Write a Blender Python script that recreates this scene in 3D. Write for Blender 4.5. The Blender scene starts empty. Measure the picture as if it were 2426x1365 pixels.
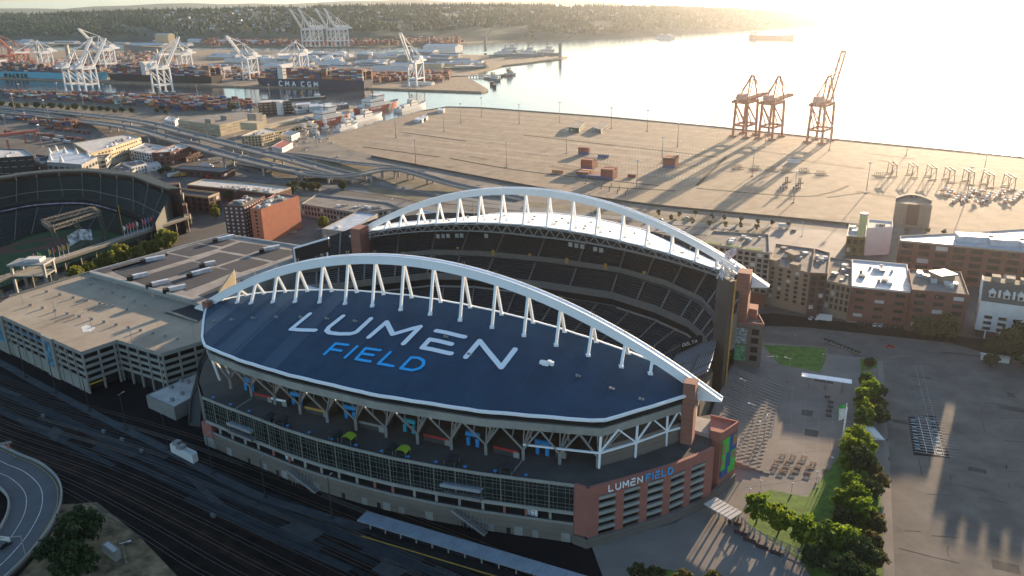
import bpy, math, random
from mathutils import Vector, Matrix
random.seed(7)
RAD = math.radians
sc = bpy.context.scene
# ---------------------------------------------------------------- camera
F, PITCH, ROLL, CAMH = 1920.0, RAD(20.25), RAD(-1.0), 175.0
W0, H0 = 2426.0, 1365.0
FW = Vector((0, math.cos(PITCH), -math.sin(PITCH)))
_r, _u = Vector((1, 0, 0)), Vector((0, math.sin(PITCH), math.cos(PITCH)))
RT = math.cos(ROLL) * _r + math.sin(ROLL) * _u
UP = -math.sin(ROLL) * _r + math.cos(ROLL) * _u
cam = bpy.data.objects.new('camera', bpy.data.cameras.new('camera'))
sc.collection.objects.link(cam); sc.camera = cam
cam.matrix_world = Matrix(((RT.x, UP.x, -FW.x, 0), (RT.y, UP.y, -FW.y, 0), (RT.z, UP.z, -FW.z, CAMH), (0, 0, 0, 1)))
cam.data.sensor_width = 36; cam.data.lens = F / W0 * 36
cam.data.clip_start = 1; cam.data.clip_end = 90000
# ---------------------------------------------------------------- light
SUN_AZ, SUN_EL = RAD(32), RAD(8.6)       # azimuth clockwise from +Y (the view direction)
wd = bpy.data.worlds.new('World'); sc.world = wd; wd.use_nodes = True
nt = wd.node_tree; bg = nt.nodes['Background']
sky = nt.nodes.new('ShaderNodeTexSky'); sky.sky_type = 'NISHITA'; sky.sun_disc = False
sky.sun_elevation = SUN_EL; sky.sun_rotation = SUN_AZ; sky.altitude = 100
sky.air_density = 1.0; sky.dust_density = 1.0; sky.ozone_density = 2.2
nt.links.new(sky.outputs[0], bg.inputs[0]); bg.inputs[1].default_value = 0.11
sl = bpy.data.lights.new('sun', 'SUN'); sl.energy = 5.0; sl.angle = RAD(0.6); sl.color = (1.0, 0.74, 0.48)
so = bpy.data.objects.new('sun', sl); sc.collection.objects.link(so)
sd = Vector((math.sin(SUN_AZ) * math.cos(SUN_EL), math.cos(SUN_AZ) * math.cos(SUN_EL), math.sin(SUN_EL)))
so.rotation_euler = sd.to_track_quat('Z', 'Y').to_euler(); so.location = (0, 0, 400)
sc.view_settings.view_transform = 'Standard'; sc.view_settings.look = 'None'
sc.view_settings.exposure = 1.65; sc.view_settings.gamma = 1.0
sc.cycles.max_bounces = 6; sc.cycles.diffuse_bounces = 2; sc.cycles.volume_bounces = 1
sc.cycles.transparent_max_bounces = 6; sc.cycles.sample_clamp_indirect = 3.0
sc.cycles.use_denoising = True

# ---------------------------------------------------------------- helpers
def G(px, py, z=0.0):                      # where the view ray of a photo pixel meets the level z
    d = RT * (px - W0 / 2) + UP * (H0 / 2 - py) + FW * F
    k = (CAMH - z) / -d.z
    return Vector((d.x * k, d.y * k, z))
col = sc.collection
ORG = {}
def M(name, c, rough=0.8, var=0.18, scale=0.15, metal=0.0, bump=0.0, c2=None, emit=None, spec=None, det=6.0):
    m = bpy.data.materials.new(name); m.use_nodes = True
    n = m.node_tree; b = n.nodes['Principled BSDF']
    b.inputs['Roughness'].default_value = rough; b.inputs['Metallic'].default_value = metal
    if spec is not None: b.inputs['Specular IOR Level'].default_value = spec
    c = tuple(c) + (1,)
    g = n.nodes.new('ShaderNodeNewGeometry')
    t = n.nodes.new('ShaderNodeTexNoise'); t.inputs['Scale'].default_value = scale; t.inputs['Detail'].default_value = det
    t.inputs['Roughness'].default_value = 0.65
    n.links.new(g.outputs['Position'], t.inputs['Vector'])
    r = n.nodes.new('ShaderNodeValToRGB'); e = r.color_ramp.elements
    e[0].position, e[1].position = 0.32, 0.68
    e[0].color = tuple(max(0, x * (1 - var)) for x in c[:3]) + (1,)
    e[1].color = tuple(min(1, x * (1 + var)) for x in (c2 or c)[:3]) + (1,)
    n.links.new(t.outputs['Fac'], r.inputs['Fac']); n.links.new(r.outputs[0], b.inputs['Base Color'])
    if bump:
        bp = n.nodes.new('ShaderNodeBump'); bp.inputs['Strength'].default_value = bump; bp.inputs['Distance'].default_value = 0.3
        n.links.new(t.outputs['Fac'], bp.inputs['Height']); n.links.new(bp.outputs[0], b.inputs['Normal'])
    if emit:
        b.inputs['Emission Color'].default_value = tuple(emit[:3]) + (1,); b.inputs['Emission Strength'].default_value = emit[3]
    m['nz'] = 1
    return m
def org(p):
    return ORG.get(p.name, Vector((0, 0, 0))) if p else Vector((0, 0, 0))
def tag(o, label=None, cat=None, group=None, kind=None):
    if label: o['label'] = label
    if cat: o['category'] = cat
    if group: o['group'] = group
    if kind: o['kind'] = kind
    return o
def thing(name, label, cat, loc=(0, 0, 0), group=None, rz=0.0):
    o = bpy.data.objects.new(name, None); col.objects.link(o); o.location = loc; o.rotation_euler.z = rz
    o.empty_display_size = 1
    ORG[o.name] = Vector(loc)
    return tag(o, label, cat, group)
class MB:
    k = 1.0
    def __init__(s): s.v = []; s.f = []; s.m = []
    def add(s, vs, fs, mi=0):
        k = len(s.v); s.v += [tuple(v) for v in vs]
        for f in fs: s.f.append(tuple(i + k for i in f)); s.m.append(mi)
        return s
    def hexa(s, a, mi=0):                  # a: 4 bottom then 4 top corners, same turn
        return s.add(a, [(3, 2, 1, 0), (4, 5, 6, 7), (0, 1, 5, 4), (1, 2, 6, 5), (2, 3, 7, 6), (3, 0, 4, 7)], mi)
    def box(s, c, d, rz=0.0, mi=0):        # c centre of the bottom
        cs, sn = math.cos(rz), math.sin(rz); x, y, z = c; a, b, h = d[0] / 2, d[1] / 2, d[2]
        q = [(x + u * a * cs - v * b * sn, y + u * a * sn + v * b * cs) for u, v in ((-1, -1), (1, -1), (1, 1), (-1, 1))]
        return s.hexa([(p[0], p[1], z) for p in q] + [(p[0], p[1], z + h) for p in q], mi)
    def prism(s, poly, z0, z1, mi=0, cap=True):
        n = len(poly); p = [(q[0], q[1]) for q in poly]
        if sum(p[i][0] * p[(i + 1) % n][1] - p[(i + 1) % n][0] * p[i][1] for i in range(n)) < 0: p = p[::-1]
        vs = [(x, y, z0) for x, y in p] + [(x, y, z1) for x, y in p]
        fs = [(i, (i + 1) % n, n + (i + 1) % n, n + i) for i in range(n)]
        if cap: fs += [tuple(range(n, 2 * n)), tuple(range(n - 1, -1, -1))]
        return s.add(vs, fs, mi)
    def beam(s, p, q, w, h=None, mi=0):
        p, q = Vector(p), Vector(q); h = (h or w) * s.k; w = w * s.k; d = q - p
        if d.length < 1e-4: return s
        d.normalize(); r = d.cross(Vector((0, 0, 1)))
        r = Vector((1, 0, 0)) if r.length < 1e-3 else r.normalized()
        u = r.cross(d).normalized(); r = r * w / 2; u = u * h / 2
        return s.hexa([p - r - u, p + r - u, p + r + u, p - r + u, q - r - u, q + r - u, q + r + u, q - r + u], mi)
    def tube(s, p, q, r0, r1=None, n=8, mi=0):
        p, q = Vector(p), Vector(q); r1 = r0 if r1 is None else r1; d = (q - p).normalized()
        a = d.cross(Vector((0, 0, 1))); a = Vector((1, 0, 0)) if a.length < 1e-3 else a.normalized(); b = d.cross(a)
        vs = []
        for c, r in ((p, r0), (q, r1)):
            for i in range(n):
                t = 2 * math.pi * i / n; vs.append(c + a * math.cos(t) * r + b * math.sin(t) * r)
        return s.add(vs, [(i, (i + 1) % n, n + (i + 1) % n, n + i) for i in range(n)] + [tuple(range(n - 1, -1, -1)), tuple(range(n, 2 * n))], mi)
    def strip(s, A, B, mi=0):              # quads between two equal-length point lists
        n = len(A); k = len(s.v); s.v += [tuple(a) for a in A] + [tuple(b) for b in B]
        for i in range(n - 1): s.f.append((k + i, k + i + 1, k + n + i + 1, k + n + i)); s.m.append(mi)
        return s
    def slab(s, A, B, h, mi=0):            # closed strip with thickness h downwards
        dn = lambda L: [(p[0], p[1], p[2] - h) for p in L]
        s.strip(A, B, mi); s.strip(dn(B), dn(A), mi); s.strip(dn(A), A, mi); s.strip(B, dn(B), mi)
        for P, Q in ((A[0], B[0]), (B[-1], A[-1])):
            s.add([P, Q, (Q[0], Q[1], Q[2] - h), (P[0], P[1], P[2] - h)], [(0, 1, 2, 3)], mi)
        return s
    def mesh(s, name, mat, o=Vector((0, 0, 0)), smooth=False):
        me = bpy.data.meshes.new(name)
        me.from_pydata([(v[0] - o.x, v[1] - o.y, v[2] - o.z) for v in s.v], [], s.f)
        mats = mat if isinstance(mat, (list, tuple)) else [mat]
        for m in mats: me.materials.append(m)
        if len(mats) > 1: me.polygons.foreach_set('material_index', s.m)
        if smooth: me.polygons.foreach_set('use_smooth', [True] * len(s.f))
        me.update(); return me
    def build(s, name, mat, parent=None, smooth=False, label=None):
        o = bpy.data.objects.new(name, s.mesh(name, mat, org(parent), smooth)); col.objects.link(o)
        if parent: o.parent = parent
        ORG[o.name] = org(parent)
        if label: o['label'] = label
        return o
def struct(name, mb, mat, kind='structure', smooth=False):
    return tag(mb.build(name, mat, None, smooth), kind=kind)
_uc = {}
def ucube(mat):
    if mat.name not in _uc: _uc[mat.name] = MB().box((0, 0, -0.5), (1, 1, 1)).mesh('box', mat)
    return _uc[mat.name]
def cub(name, c, d, rz, mat, parent):      # one box part sharing its mesh; c = centre
    o = bpy.data.objects.new(name, ucube(mat)); col.objects.link(o)
    o.parent = parent; o.location = Vector(c) - org(parent); o.rotation_euler.z = rz; o.scale = d
    return o
def clone(root, loc, rz=0.0, label=None, group=None, scale=None):
    r = root.copy(); col.objects.link(r); r.location = loc; r.rotation_euler.z = rz
    if scale: r.scale = (scale,) * 3
    if label: r['label'] = label
    if group: r['group'] = group
    for c in list(root.children):
        k = c.copy(); col.objects.link(k); k.parent = r
        for g in list(c.children):
            j = g.copy(); col.objects.link(j); j.parent = k
    return r
ORD = 'first second third fourth fifth sixth seventh eighth ninth tenth eleventh twelfth thirteenth fourteenth fifteenth sixteenth seventeenth eighteenth nineteenth twentieth'.split()
def lerp(a, b, t): return a + (b - a) * t
def interp(xs, ys, x):
    if x <= xs[0]: return ys[0]
    for i in range(len(xs) - 1):
        if x <= xs[i + 1]: return lerp(ys[i], ys[i + 1], (x - xs[i]) / (xs[i + 1] - xs[i]))
    return ys[-1]

def catmull(P, per=6):
    P = [Vector(p) for p in P]; out = []
    for i in range(len(P) - 1):
        a, b, c, d = P[max(i - 1, 0)], P[i], P[i + 1], P[min(i + 2, len(P) - 1)]
        for k in range(per):
            t = k / per; out.append(0.5 * ((2 * b) + (c - a) * t + (2 * a - 5 * b + 4 * c - d) * t * t + (3 * b - 3 * c + d - a) * t ** 3))
    out.append(P[-1]); return out
# ---------------------------------------------------------------- materials
asphalt = M('asphalt', (0.055, 0.052, 0.05), 0.9, 0.25, 0.05)
dockmat = M('dock_asphalt', (0.27, 0.21, 0.148), 0.9, 0.16, 0.08, c2=(0.31, 0.24, 0.17), spec=0.15)
conc = M('concrete', (0.32, 0.30, 0.27), 0.85, 0.15, 0.08)
white = M('white_paint', (0.86, 0.87, 0.88), 0.5, 0.04, 0.1)

# ---------------------------------------------------------------- water and land
def water_mat():
    m = bpy.data.materials.new('water'); m.use_nodes = True; n = m.node_tree; b = n.nodes['Principled BSDF']
    b.inputs['Base Color'].default_value = (0.05, 0.065, 0.07, 1); b.inputs['Roughness'].default_value = 0.13
    b.inputs['IOR'].default_value = 1.33
    g = n.nodes.new('ShaderNodeNewGeometry'); t = n.nodes.new('ShaderNodeTexNoise'); t.inputs['Scale'].default_value = 0.12
    t.inputs['Detail'].default_value = 8; bp = n.nodes.new('ShaderNodeBump'); bp.inputs['Strength'].default_value = 0.25; bp.inputs['Distance'].default_value = 1.0
    n.links.new(g.outputs['Position'], t.inputs['Vector']); n.links.new(t.outputs[0], bp.inputs['Height']); n.links.new(bp.outputs[0], b.inputs['Normal'])
    return m
struct('water', MB().add([(-30000, 100, -3), (30000, 100, -3), (30000, 45000, -3), (-30000, 45000, -3)], [(0, 1, 2, 3)]), water_mat())
def land(name, px, mat, z=0.0, extra=(), d=9):
    P = [G(x, y, z) for x, y in px] + [Vector((x, y, z)) for x, y in extra]
    return struct(name, MB().prism(P, z - d, z), mat)
groundm = M('ground_mixed', (0.12, 0.105, 0.09), .92, .4, .03, c2=(0.15, 0.13, 0.105))
land('ground', [(-700, 196), (-300, 205), (0, 213), (200, 219), (420, 222), (560, 236), (620, 243), (700, 246), (800, 245), (846, 252), (800, 275), (735, 303), (722, 322),
     (748, 330), (880, 295), (1000, 262), (1060, 252), (1140, 254), (1440, 276), (1700, 300), (2000, 331), (2426, 372), (2900, 430)], groundm,
     extra=[(1500, 300), (1500, -300), (-1800, -300)])
# T46 dock surface, one more sheet
P = [G(x, y, 0.02) for x, y in [(760, 331), (1000, 264), (1060, 254), (1140, 256), (1440, 278), (1700, 302), (2000, 333), (2426, 374), (2800, 420), (2800, 640), (2300, 545), (2000, 520), (1700, 510), (1500, 490), (1240, 440), (1000, 395), (850, 360)]]
struct('dock_pavement', MB().prism(P, -0.5, 0.02), dockmat)
# island with the container terminals
land('island_ground', [(-700, 170), (0, 184), (245, 194), (600, 205), (870, 208), (1140, 217), (1157, 212), (1120, 190), (1098, 178), (1190, 155), (1330, 139), (1345, 134), (1180, 131), (1000, 127), (700, 122), (600, 120), (470, 117), (380, 120), (-700, 112)], dockmat)
# far shore: low port land and wooded ridge
XS = [-900, -300, 0, 250, 450, 620, 900, 1200, 1400, 1600, 1800, 1900, 1935, 1950]
YSH = [100, 101, 104, 106, 111, 112, 113, 100, 90, 78, 67, 62, 59, 57.5]     # shoreline row
YSK = [48, 44, 40, 33, 27, 23, 19, 17, 20, 22, 30, 41, 52, 56.5]               # skyline row
def terr_pt(x, t):                         # t 0..1 from shore to the ridge and beyond
    a = G(x, interp(XS, YSH, x), 0); dirv = Vector((a.x, a.y, 0)); D = dirv.length; dirv.normalize()
    dep = interp([-900, 450, 1200, 1900, 1950], [1500, 1500, 1500, 500, 80], x)
    flat = interp([-900, 250, 600, 1200, 1300, 1950], [0.22, 0.22, 0.2, 0.1, 0.03, 0.02], x)
    ysk = interp(XS, YSK, x)
    d = RT * (x - W0 / 2) + UP * (H0 / 2 - ysk) + FW * F; hd = math.hypot(d.x, d.y)
    Zr = CAMH + d.z / hd * (D + dep)
    if t <= 1:
        k = max(0, (t - flat) / (1 - flat)); prof = k ** 0.55 if k < 1 else 1
        wob = 1 + 0.10 * math.sin(x * 0.021 + t * 9) * (1 - t) + 0.06 * math.sin(x * .053 + t * 21) * (1 - t)
        z = max(0.0, Zr * prof * wob * (1 if t > flat else 0))
    else: z = Zr * (1 - 0.25 * (t - 1) ** 2)
    p = dirv * (D + dep * t); return Vector((p.x, p.y, z if t > 0 else -4))
rows = [0, 0.02, 0.08, 0.14, 0.2, 0.24, 0.28, 0.33, 0.38, 0.44, 0.5, 0.6, 0.7, 0.8, 0.9, 1.0, 1.15, 1.4, 1.8, 2.6]
cols = [-900 + i * 25 for i in range(115)]
cols = [c for c in cols if c <= 1950] + [1940, 1950]; cols = sorted(set(cols))
mb = MB(); pts = [[terr_pt(x, t) for x in cols] for t in rows]
for i in range(len(rows) - 1): mb.strip(pts[i + 1], pts[i])
hillm = M('hill_ground', (0.03, 0.05, 0.025), 0.95, 0.4, 0.01, c2=(0.045, 0.06, 0.03))
struct('far_hillside', mb, hillm, smooth=True)
# distant ridge across the sound
mb = MB(); A, B, Cc = [], [], []
for i in range(60):
    x = -1200 + i * 75
    d = RT * (x - W0 / 2) + UP * (H0 / 2 - (interp([-1200, 0, 620, 1300, 3200], [10, 20, 7, -2, -34], x) + 3 * math.sin(x * 0.012) + 1.5 * math.sin(x * .05))) + FW * F
    hd = math.hypot(d.x, d.y); D = 11000; k = D / hd
    A.append((d.x * k * .86, d.y * k * .86, -4)); B.append((d.x * k, d.y * k, max(CAMH + d.z * k, 5))); Cc.append((d.x * k * 1.25, d.y * k * 1.25, -4))
mb.strip(B, A); mb.strip(Cc, B)
struct('distant_ridge', mb, hillm, smooth=True)
# ================================================================ the stadium
C0 = Vector((-11.4, 358.9)); UA = math.atan2(-.41, .912)
US = Vector((math.cos(UA), math.sin(UA))); VT = Vector((-math.sin(UA), math.cos(UA)))
def S(s, t, z=0.0): return (C0.x + US.x * s + VT.x * t, C0.y + US.y * s + VT.y * t, z)
def smooth_fn(pts): return lambda s: interp([p[0] for p in pts], [p[1] for p in pts], s)
def zbands(m, scale, mul):                 # thin horizontal board or row lines drawn by height
    n = m.node_tree; b = n.nodes['Principled BSDF']
    src = b.inputs['Base Color'].links[0].from_socket
    g = n.nodes.new('ShaderNodeNewGeometry'); sx = n.nodes.new('ShaderNodeSeparateXYZ'); n.links.new(g.outputs['Position'], sx.inputs[0])
    a = n.nodes.new('ShaderNodeMath'); a.operation = 'MULTIPLY'; a.inputs[1].default_value = scale; n.links.new(sx.outputs['Z'], a.inputs[0])
    c = n.nodes.new('ShaderNodeMath'); c.operation = 'FRACT'; n.links.new(a.outputs[0], c.inputs[0])
    d = n.nodes.new('ShaderNodeMath'); d.operation = 'GREATER_THAN'; d.inputs[1].default_value = 0.86; n.links.new(c.outputs[0], d.inputs[0])
    mx = n.nodes.new('ShaderNodeMix'); mx.data_type = 'RGBA'; mx.blend_type = 'MULTIPLY'
    n.links.new(d.outputs[0], mx.inputs['Factor']); n.links.new(src, mx.inputs['A']); mx.inputs['B'].default_value = (mul, mul, mul, 1)
    n.links.new(mx.outputs['Result'], b.inputs['Base Color']); return m
roofblue = M('roof_navy', (0.013, 0.044, 0.082), 0.62, 0.15, 0.12, c2=(0.015, 0.05, 0.092), spec=0.3)
roofblueA = M('roof_navy_faded', (0.0155, 0.049, 0.09), 0.5, 0.14, 0.06, spec=0.4)
roofwhite = M('roof_membrane', (0.8, 0.78, 0.74), 0.6, 0.06, 0.06)
letterw = M('letter_white', (0.88, 0.89, 0.9), 0.6, 0.02, 0.3)
letterb = M('letter_blue', (0.01, 0.42, 0.85), 0.6, 0.03, 0.3)
terra = M('terracotta_panel', (0.31, 0.115, 0.088), 0.85, 0.12, 0.25)
terrad = zbands(M('terracotta_blockwork', (0.27, 0.115, 0.08), 0.85, 0.1, 0.3), 0.5, 0.75)
steel = M('grey_steel', (0.24, 0.235, 0.225), 0.5, 0.1, 0.3)
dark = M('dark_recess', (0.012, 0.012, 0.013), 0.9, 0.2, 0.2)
glassm = M('dark_glass', (0.01, 0.018, 0.018), 0.12, 0.5, 0.2)
mull = M('mullion', (0.17, 0.17, 0.145), 0.5, 0.05, 0.3)
deckm = M('deck_concrete', (0.06, 0.058, 0.053), 0.9, 0.3, 0.06)
beige = zbands(M('beige_block', (0.17, 0.14, 0.115), 0.9, 0.12, 0.1), 0.4, 0.8)
lconc = M('pale_concrete', (0.29, 0.28, 0.25), 0.85, 0.18, 0.12)
seatm = M('seat_navy', (0.010, 0.014, 0.022), 0.6, 0.3, 0.6)
treadm = M('stand_tread', (0.11, 0.10, 0.09), 0.9, 0.2, 0.3)
aislem = M('aisle_concrete', (0.18, 0.165, 0.145), 0.9, 0.1, 0.3)
alum = M('bleacher_aluminium', (0.6, 0.62, 0.65), 0.35, 0.06, 0.4, metal=0.6)
turf = M('turf', (0.03, 0.07, 0.015), 0.95, 0.35, 0.15, c2=(0.04, 0.085, 0.02))
screenb = M('screen_back', (0.09, 0.075, 0.062), 0.6, 0.15, 0.2)
stad = thing('stadium', 'huge open-air stadium with navy lettered roof and two white arches', 'stadium', S(0, 0, 0))
AZT = lambda s: 76.6 - .00263 * s * s
AZB = lambda s: 73.3 - .00266 * s * s
def arch(t, w=2.9):
    ss = [-120.5, -115, -107.5, -107] + [-106 + i * 4 for i in range(54)] + [107, 107.5, 115, 120.5]
    top, bot = [], []
    for s in ss:
        a = abs(s); top.append(AZT(s) if a < 120 else 38.6)
        bot.append(AZB(s) if a <= 107 else interp([107.5, 120.5], [36.8, 38.2], a))
    mb = MB(); h = w / 2
    L = lambda zs, tt: [S(s, tt, z) for s, z in zip(ss, zs)]
    mb.strip(L(top, t - h), L(top, t + h)); mb.strip(L(bot, t + h), L(bot, t - h))
    mb.strip(L(bot, t - h), L(top, t - h)); mb.strip(L(top, t + h), L(bot, t + h))
    o = mb.build('arch', white, stad)
    mb = MB()                              # raised flange rails along both top edges and the fin edge
    for e in (-h, h):
        for i in range(len(ss) - 1): mb.beam(S(ss[i], t + e, top[i] + .15), S(ss[i + 1], t + e, top[i + 1] + .15), .3, .35)
    mb.build('flange', white, o)
    return o
archE = arch(-62); archW = arch(62)
SS = [-93.2, -83.3, -71, -58.9, -46, -33.1, -19.8, -6.4, 7, 20.2, 33.8, 47, 59.9, 72.4, 84.9, 95.1]
ZIN = lambda s: 58.0 - 12.3 * (min(abs(s), 108) / 97.0) ** 2
outE = [(-112, -64, 41), (-106, -72, 41), (-100, -79, 41), (-86.5, -94, 41), (-79, -100, 41.3), (-54, -107, 42.3), (-29, -111, 43), (9, -112.5, 43), (48, -108, 42.3), (86.8, -95.8, 40.3), (100, -80, 40.6), (112.5, -64, 41)]
outW = [(-112, 64, 42), (-100, 82, 43), (-75, 98, 44), (-41, 107, 48.5), (-10, 110, 50.5), (14, 109, 50.5), (48, 104, 47.5), (75, 94, 43), (100, 76, 41.5), (112, 64, 41)]
def roof_pt(side, s, q, lift=0.0):         # q 0 at the inner edge, 1 at the outer edge
    o = outE if side < 0 else outW
    X = [p[0] for p in o]; to = interp(X, [p[1] for p in o], s); zo = interp(X, [p[2] for p in o], s)
    a = abs(s); ti = side * (56.8 if a < 97 else lerp(56.8, 62, (a - 97) / 15.5)); zi = ZIN(s) if a < 108 else 42.5
    k = (s + 200) / 13.2; k -= math.floor(k)
    fold = 0.10 * (1 - 4 * abs(k - .5)) * (1 if a < 100 else 0)
    return S(s, lerp(ti, to, q), lerp(zi, zo, q) + lift + fold - .9 * (q * q - q) * 2)
def roof(side, mats, name):
    ss = [-112 + 4.0 * i for i in range(57)]; ss[-1] = 112
    qs = [i / 10 for i in range(11)]; mb = MB(); under = MB()
    for i in range(56):
        mi = 1 if side < 0 and (-74 < ss[i] < -61 or -101 < ss[i] < -88 or -48 < ss[i] < -36) else 0
        for j in range(10):
            a, b, c, d = (roof_pt(side, ss[i], qs[j]), roof_pt(side, ss[i + 1], qs[j]), roof_pt(side, ss[i + 1], qs[j + 1]), roof_pt(side, ss[i], qs[j + 1]))
            mb.add([a, b, c, d], [(0, 1, 2, 3)], mi)
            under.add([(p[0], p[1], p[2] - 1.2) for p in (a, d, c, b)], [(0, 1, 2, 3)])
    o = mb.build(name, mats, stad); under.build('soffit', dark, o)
    mb = MB()
    for q, w in ((0, .7), (1, .9)):
        for i in range(56): mb.beam(roof_pt(side, ss[i], q, .1), roof_pt(side, ss[i + 1], q, .1), w, 0.9 if q else .5)
    mb.build('gutter', white, o); return o
roofE = roof(-1, [roofblue, roofblueA], 'roof'); roofW = roof(1, [roofwhite, roofwhite], 'roof')
def plane_tz(side, s, t):                  # roof height at a plan point
    o = outE if side < 0 else outW; X = [p[0] for p in o]; to = interp(X, [p[1] for p in o], s)
    q = (t - side * 56.8) / (to - side * 56.8); return roof_pt(side, s, q)[2]
for side, A in ((-1, archE), (1, archW)):
    for s in SS:
        i_ = SS.index(s); top = S(s, side * 62, AZB(s) + .6)
        for t in ((side * 66.6) if abs(s) < 90 else side * 64.5, side * 57.6):
            mb = MB(); z = plane_tz(side, s, t); mb.beam(top, S(s, t, z), .95, .95); mb.beam(S(s, t, z + .5), S(s, t, z - .4), 1.7, 1.7); mb.build('strut', white, A)
        mb = MB(); mb.beam(S(s - .5, side * 62, AZT(s) + .1), S(s - .5, side * 62, AZT(s) + 2.2), .12); mb.beam(S(s + .5, side * 62, AZT(s) + .1), S(s + .5, side * 62, AZT(s) + 2.2), .12); mb.build('ladder', steel, A)
# roof lettering, laid on the sheet
def roof_hit(px, py, lift):
    z = 50.0
    for _ in range(12):
        p = G(px, py, z); r = Vector((p.x, p.y)) - C0; s, t = r.dot(US), r.dot(VT); z = plane_tz(-1, s, t)
    return s, t
def ribbon(mb, pts, w, lift=.26, closed=False):
    P = []
    n = len(pts)
    for i in range(n - 1):
        a, b = pts[i], pts[i + 1]; m = max(1, int(math.dist(a, b) / 1.2))
        for k in range(m): P.append((lerp(a[0], b[0], k / m), lerp(a[1], b[1], k / m)))
    P.append(pts[-1]); zf = lambda s, t: S(s, t, plane_tz(-1, s, t) + lift)
    def disc(c):
        k = 14; vs = [zf(*c)] + [zf(c[0] + math.cos(2 * math.pi * i / k) * w / 2, c[1] + math.sin(2 * math.pi * i / k) * w / 2) for i in range(k)]
        mb.add(vs, [(0, 1 + i, 1 + (i + 1) % k) for i in range(k)])
    for i in range(len(P) - 1):
        a, b = P[i], P[i + 1]; L = math.dist(a, b); nx, ny = -(b[1] - a[1]) / L * w / 2, (b[0] - a[0]) / L * w / 2
        l2 = .004 * (i % 2)
        mb.add([S(p[0], p[1], plane_tz(-1, *p) + lift + l2) for p in ((a[0] - nx, a[1] - ny), (b[0] - nx, b[1] - ny), (b[0] + nx, b[1] + ny), (a[0] + nx, a[1] + ny))], [(0, 1, 2, 3)])
    for i, c in enumerate(pts):
        lift += .011; disc(c)
mb = MB()
for k in range(-8, 9):
    s = k * 13.2 + 4
    if abs(s) > 104: continue
    pts_ = [Vector(roof_pt(-1, s, j / 10, .05)) for j in range(11)]
    for j in range(10): mb.beam(pts_[j], pts_[j + 1], .14, .06)
mb.build('roof_seam', M('seam', (0.03, 0.075, 0.125), .6, .2, .3), roofE)
def roofletters():
    z2 = lambda l: [roof_hit(450 + x / 3.413, 560 + y / 3.413, 0) for x, y in l]
    z3 = lambda l: [roof_hit(1000 + x / 2.625, 440 + y / 2.625, 0) for x, y in l]
    big = [[z2([(968, 632), (818, 755), (1013, 765)])], [z2([(1237, 650), (1125, 738), (1106, 765), (1130, 785), (1210, 794), (1300, 793), (1345, 780), (1462, 672)])],
           [z2([(1447, 820), (1590, 697), (1640, 797), (1862, 735), (1727, 873)])], [z2([(1992, 768), (2222, 818)]), z2([(2115, 876), (1938, 838), (1878, 905), (2112, 953)])],
           [z3([(272, 1070), (358, 968), (492, 1135), (578, 1022)])]]
    sm = [[z2([(1278, 883), (1178, 872), (1088, 958)]), z2([(1130, 916), (1222, 930)])], [z2([(1352, 895), (1255, 985)])],
          [z2([(1540, 926), (1420, 910), (1343, 997), (1458, 1017)]), z2([(1390, 952), (1482, 966)])], [z2([(1620, 942), (1525, 1034), (1642, 1055)])],
          [z2([(1705, 1072), (1790, 984), (1850, 988), (1890, 1012), (1888, 1045), (1858, 1072), (1800, 1088), (1705, 1072)])]]
    for grp, mat, w in ((big, letterw, 2.05), (sm, letterb, 1.25)):
        for strokes in grp:
            mb = MB()
            for k in strokes:
                if len(k) == 2 and w > 2: mc = MB(); ribbon(mc, k, w); mc.build('letter_bar', mat, roofE)
                else: ribbon(mb, k, w)
            mb.build('roof_letter', mat, roofE)
roofletters()
for px, py in [(507, 762), (548, 759), (598, 755), (653, 753), (711, 753), (773, 756), (839, 762), (1054, 799), (1110, 841), (1367, 892), (1446, 922), (1516, 947)]:
    s, t = roof_hit(px, py, 0); z = plane_tz(-1, s, t)
    mb = MB(); mb.box(S(s, t, z), (.9, .7, .8), UA); mb.box(S(s + 1.1, t, z), (.6, .6, .6), UA); mb.build('roof_vent', steel, roofE)
for px, py in [(1287, 862), (1293, 865)]:
    s, t = roof_hit(px, py, 0); z = plane_tz(-1, s, t); mb = MB()
    mb.box(S(s, t, z), (2.4, 1.6, 1.1), UA); mb.box(S(s + 2.2, t + .5, z), (1.2, 1.2, 1.5), UA); mb.build('roof_vent', white, roofE)
for i in range(26):
    s = random.uniform(-80, 80); t = random.uniform(66, 92); z = plane_tz(1, s, t)
    MB().box(S(s, t, z), (1.2, 1.0, .7), UA).build('roof_vent', steel, roofW)
# ring girder and dark gap under the east roof edge
def chain(o, inset, z0, z1, w, mat, name, parent, s0=-999, s1=999, sd=-1):
    P = [(p[0], p[1] - sd * inset, p[2]) for p in o if s0 <= p[0] <= s1]; mb = MB()
    Q = []
    for i in range(len(P) - 1):
        n = max(1, int(math.dist(P[i][:2], P[i + 1][:2]) / 6))
        for k in range(n): Q.append(tuple(lerp(P[i][j], P[i + 1][j], k / n) for j in range(3)))
    Q.append(P[-1])
    mb.slab([S(p[0], p[1], p[2] + z1) for p in Q], [S(p[0], p[1] - sd * w, p[2] + z1) for p in Q], z1 - z0)
    return mb.build(name, mat, parent), Q
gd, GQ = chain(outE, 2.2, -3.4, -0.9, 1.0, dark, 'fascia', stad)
gd, GQ = chain(outE, 1.2, -6.3, -3.4, 2.0, lconc, 'ring_girder', stad)
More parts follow.
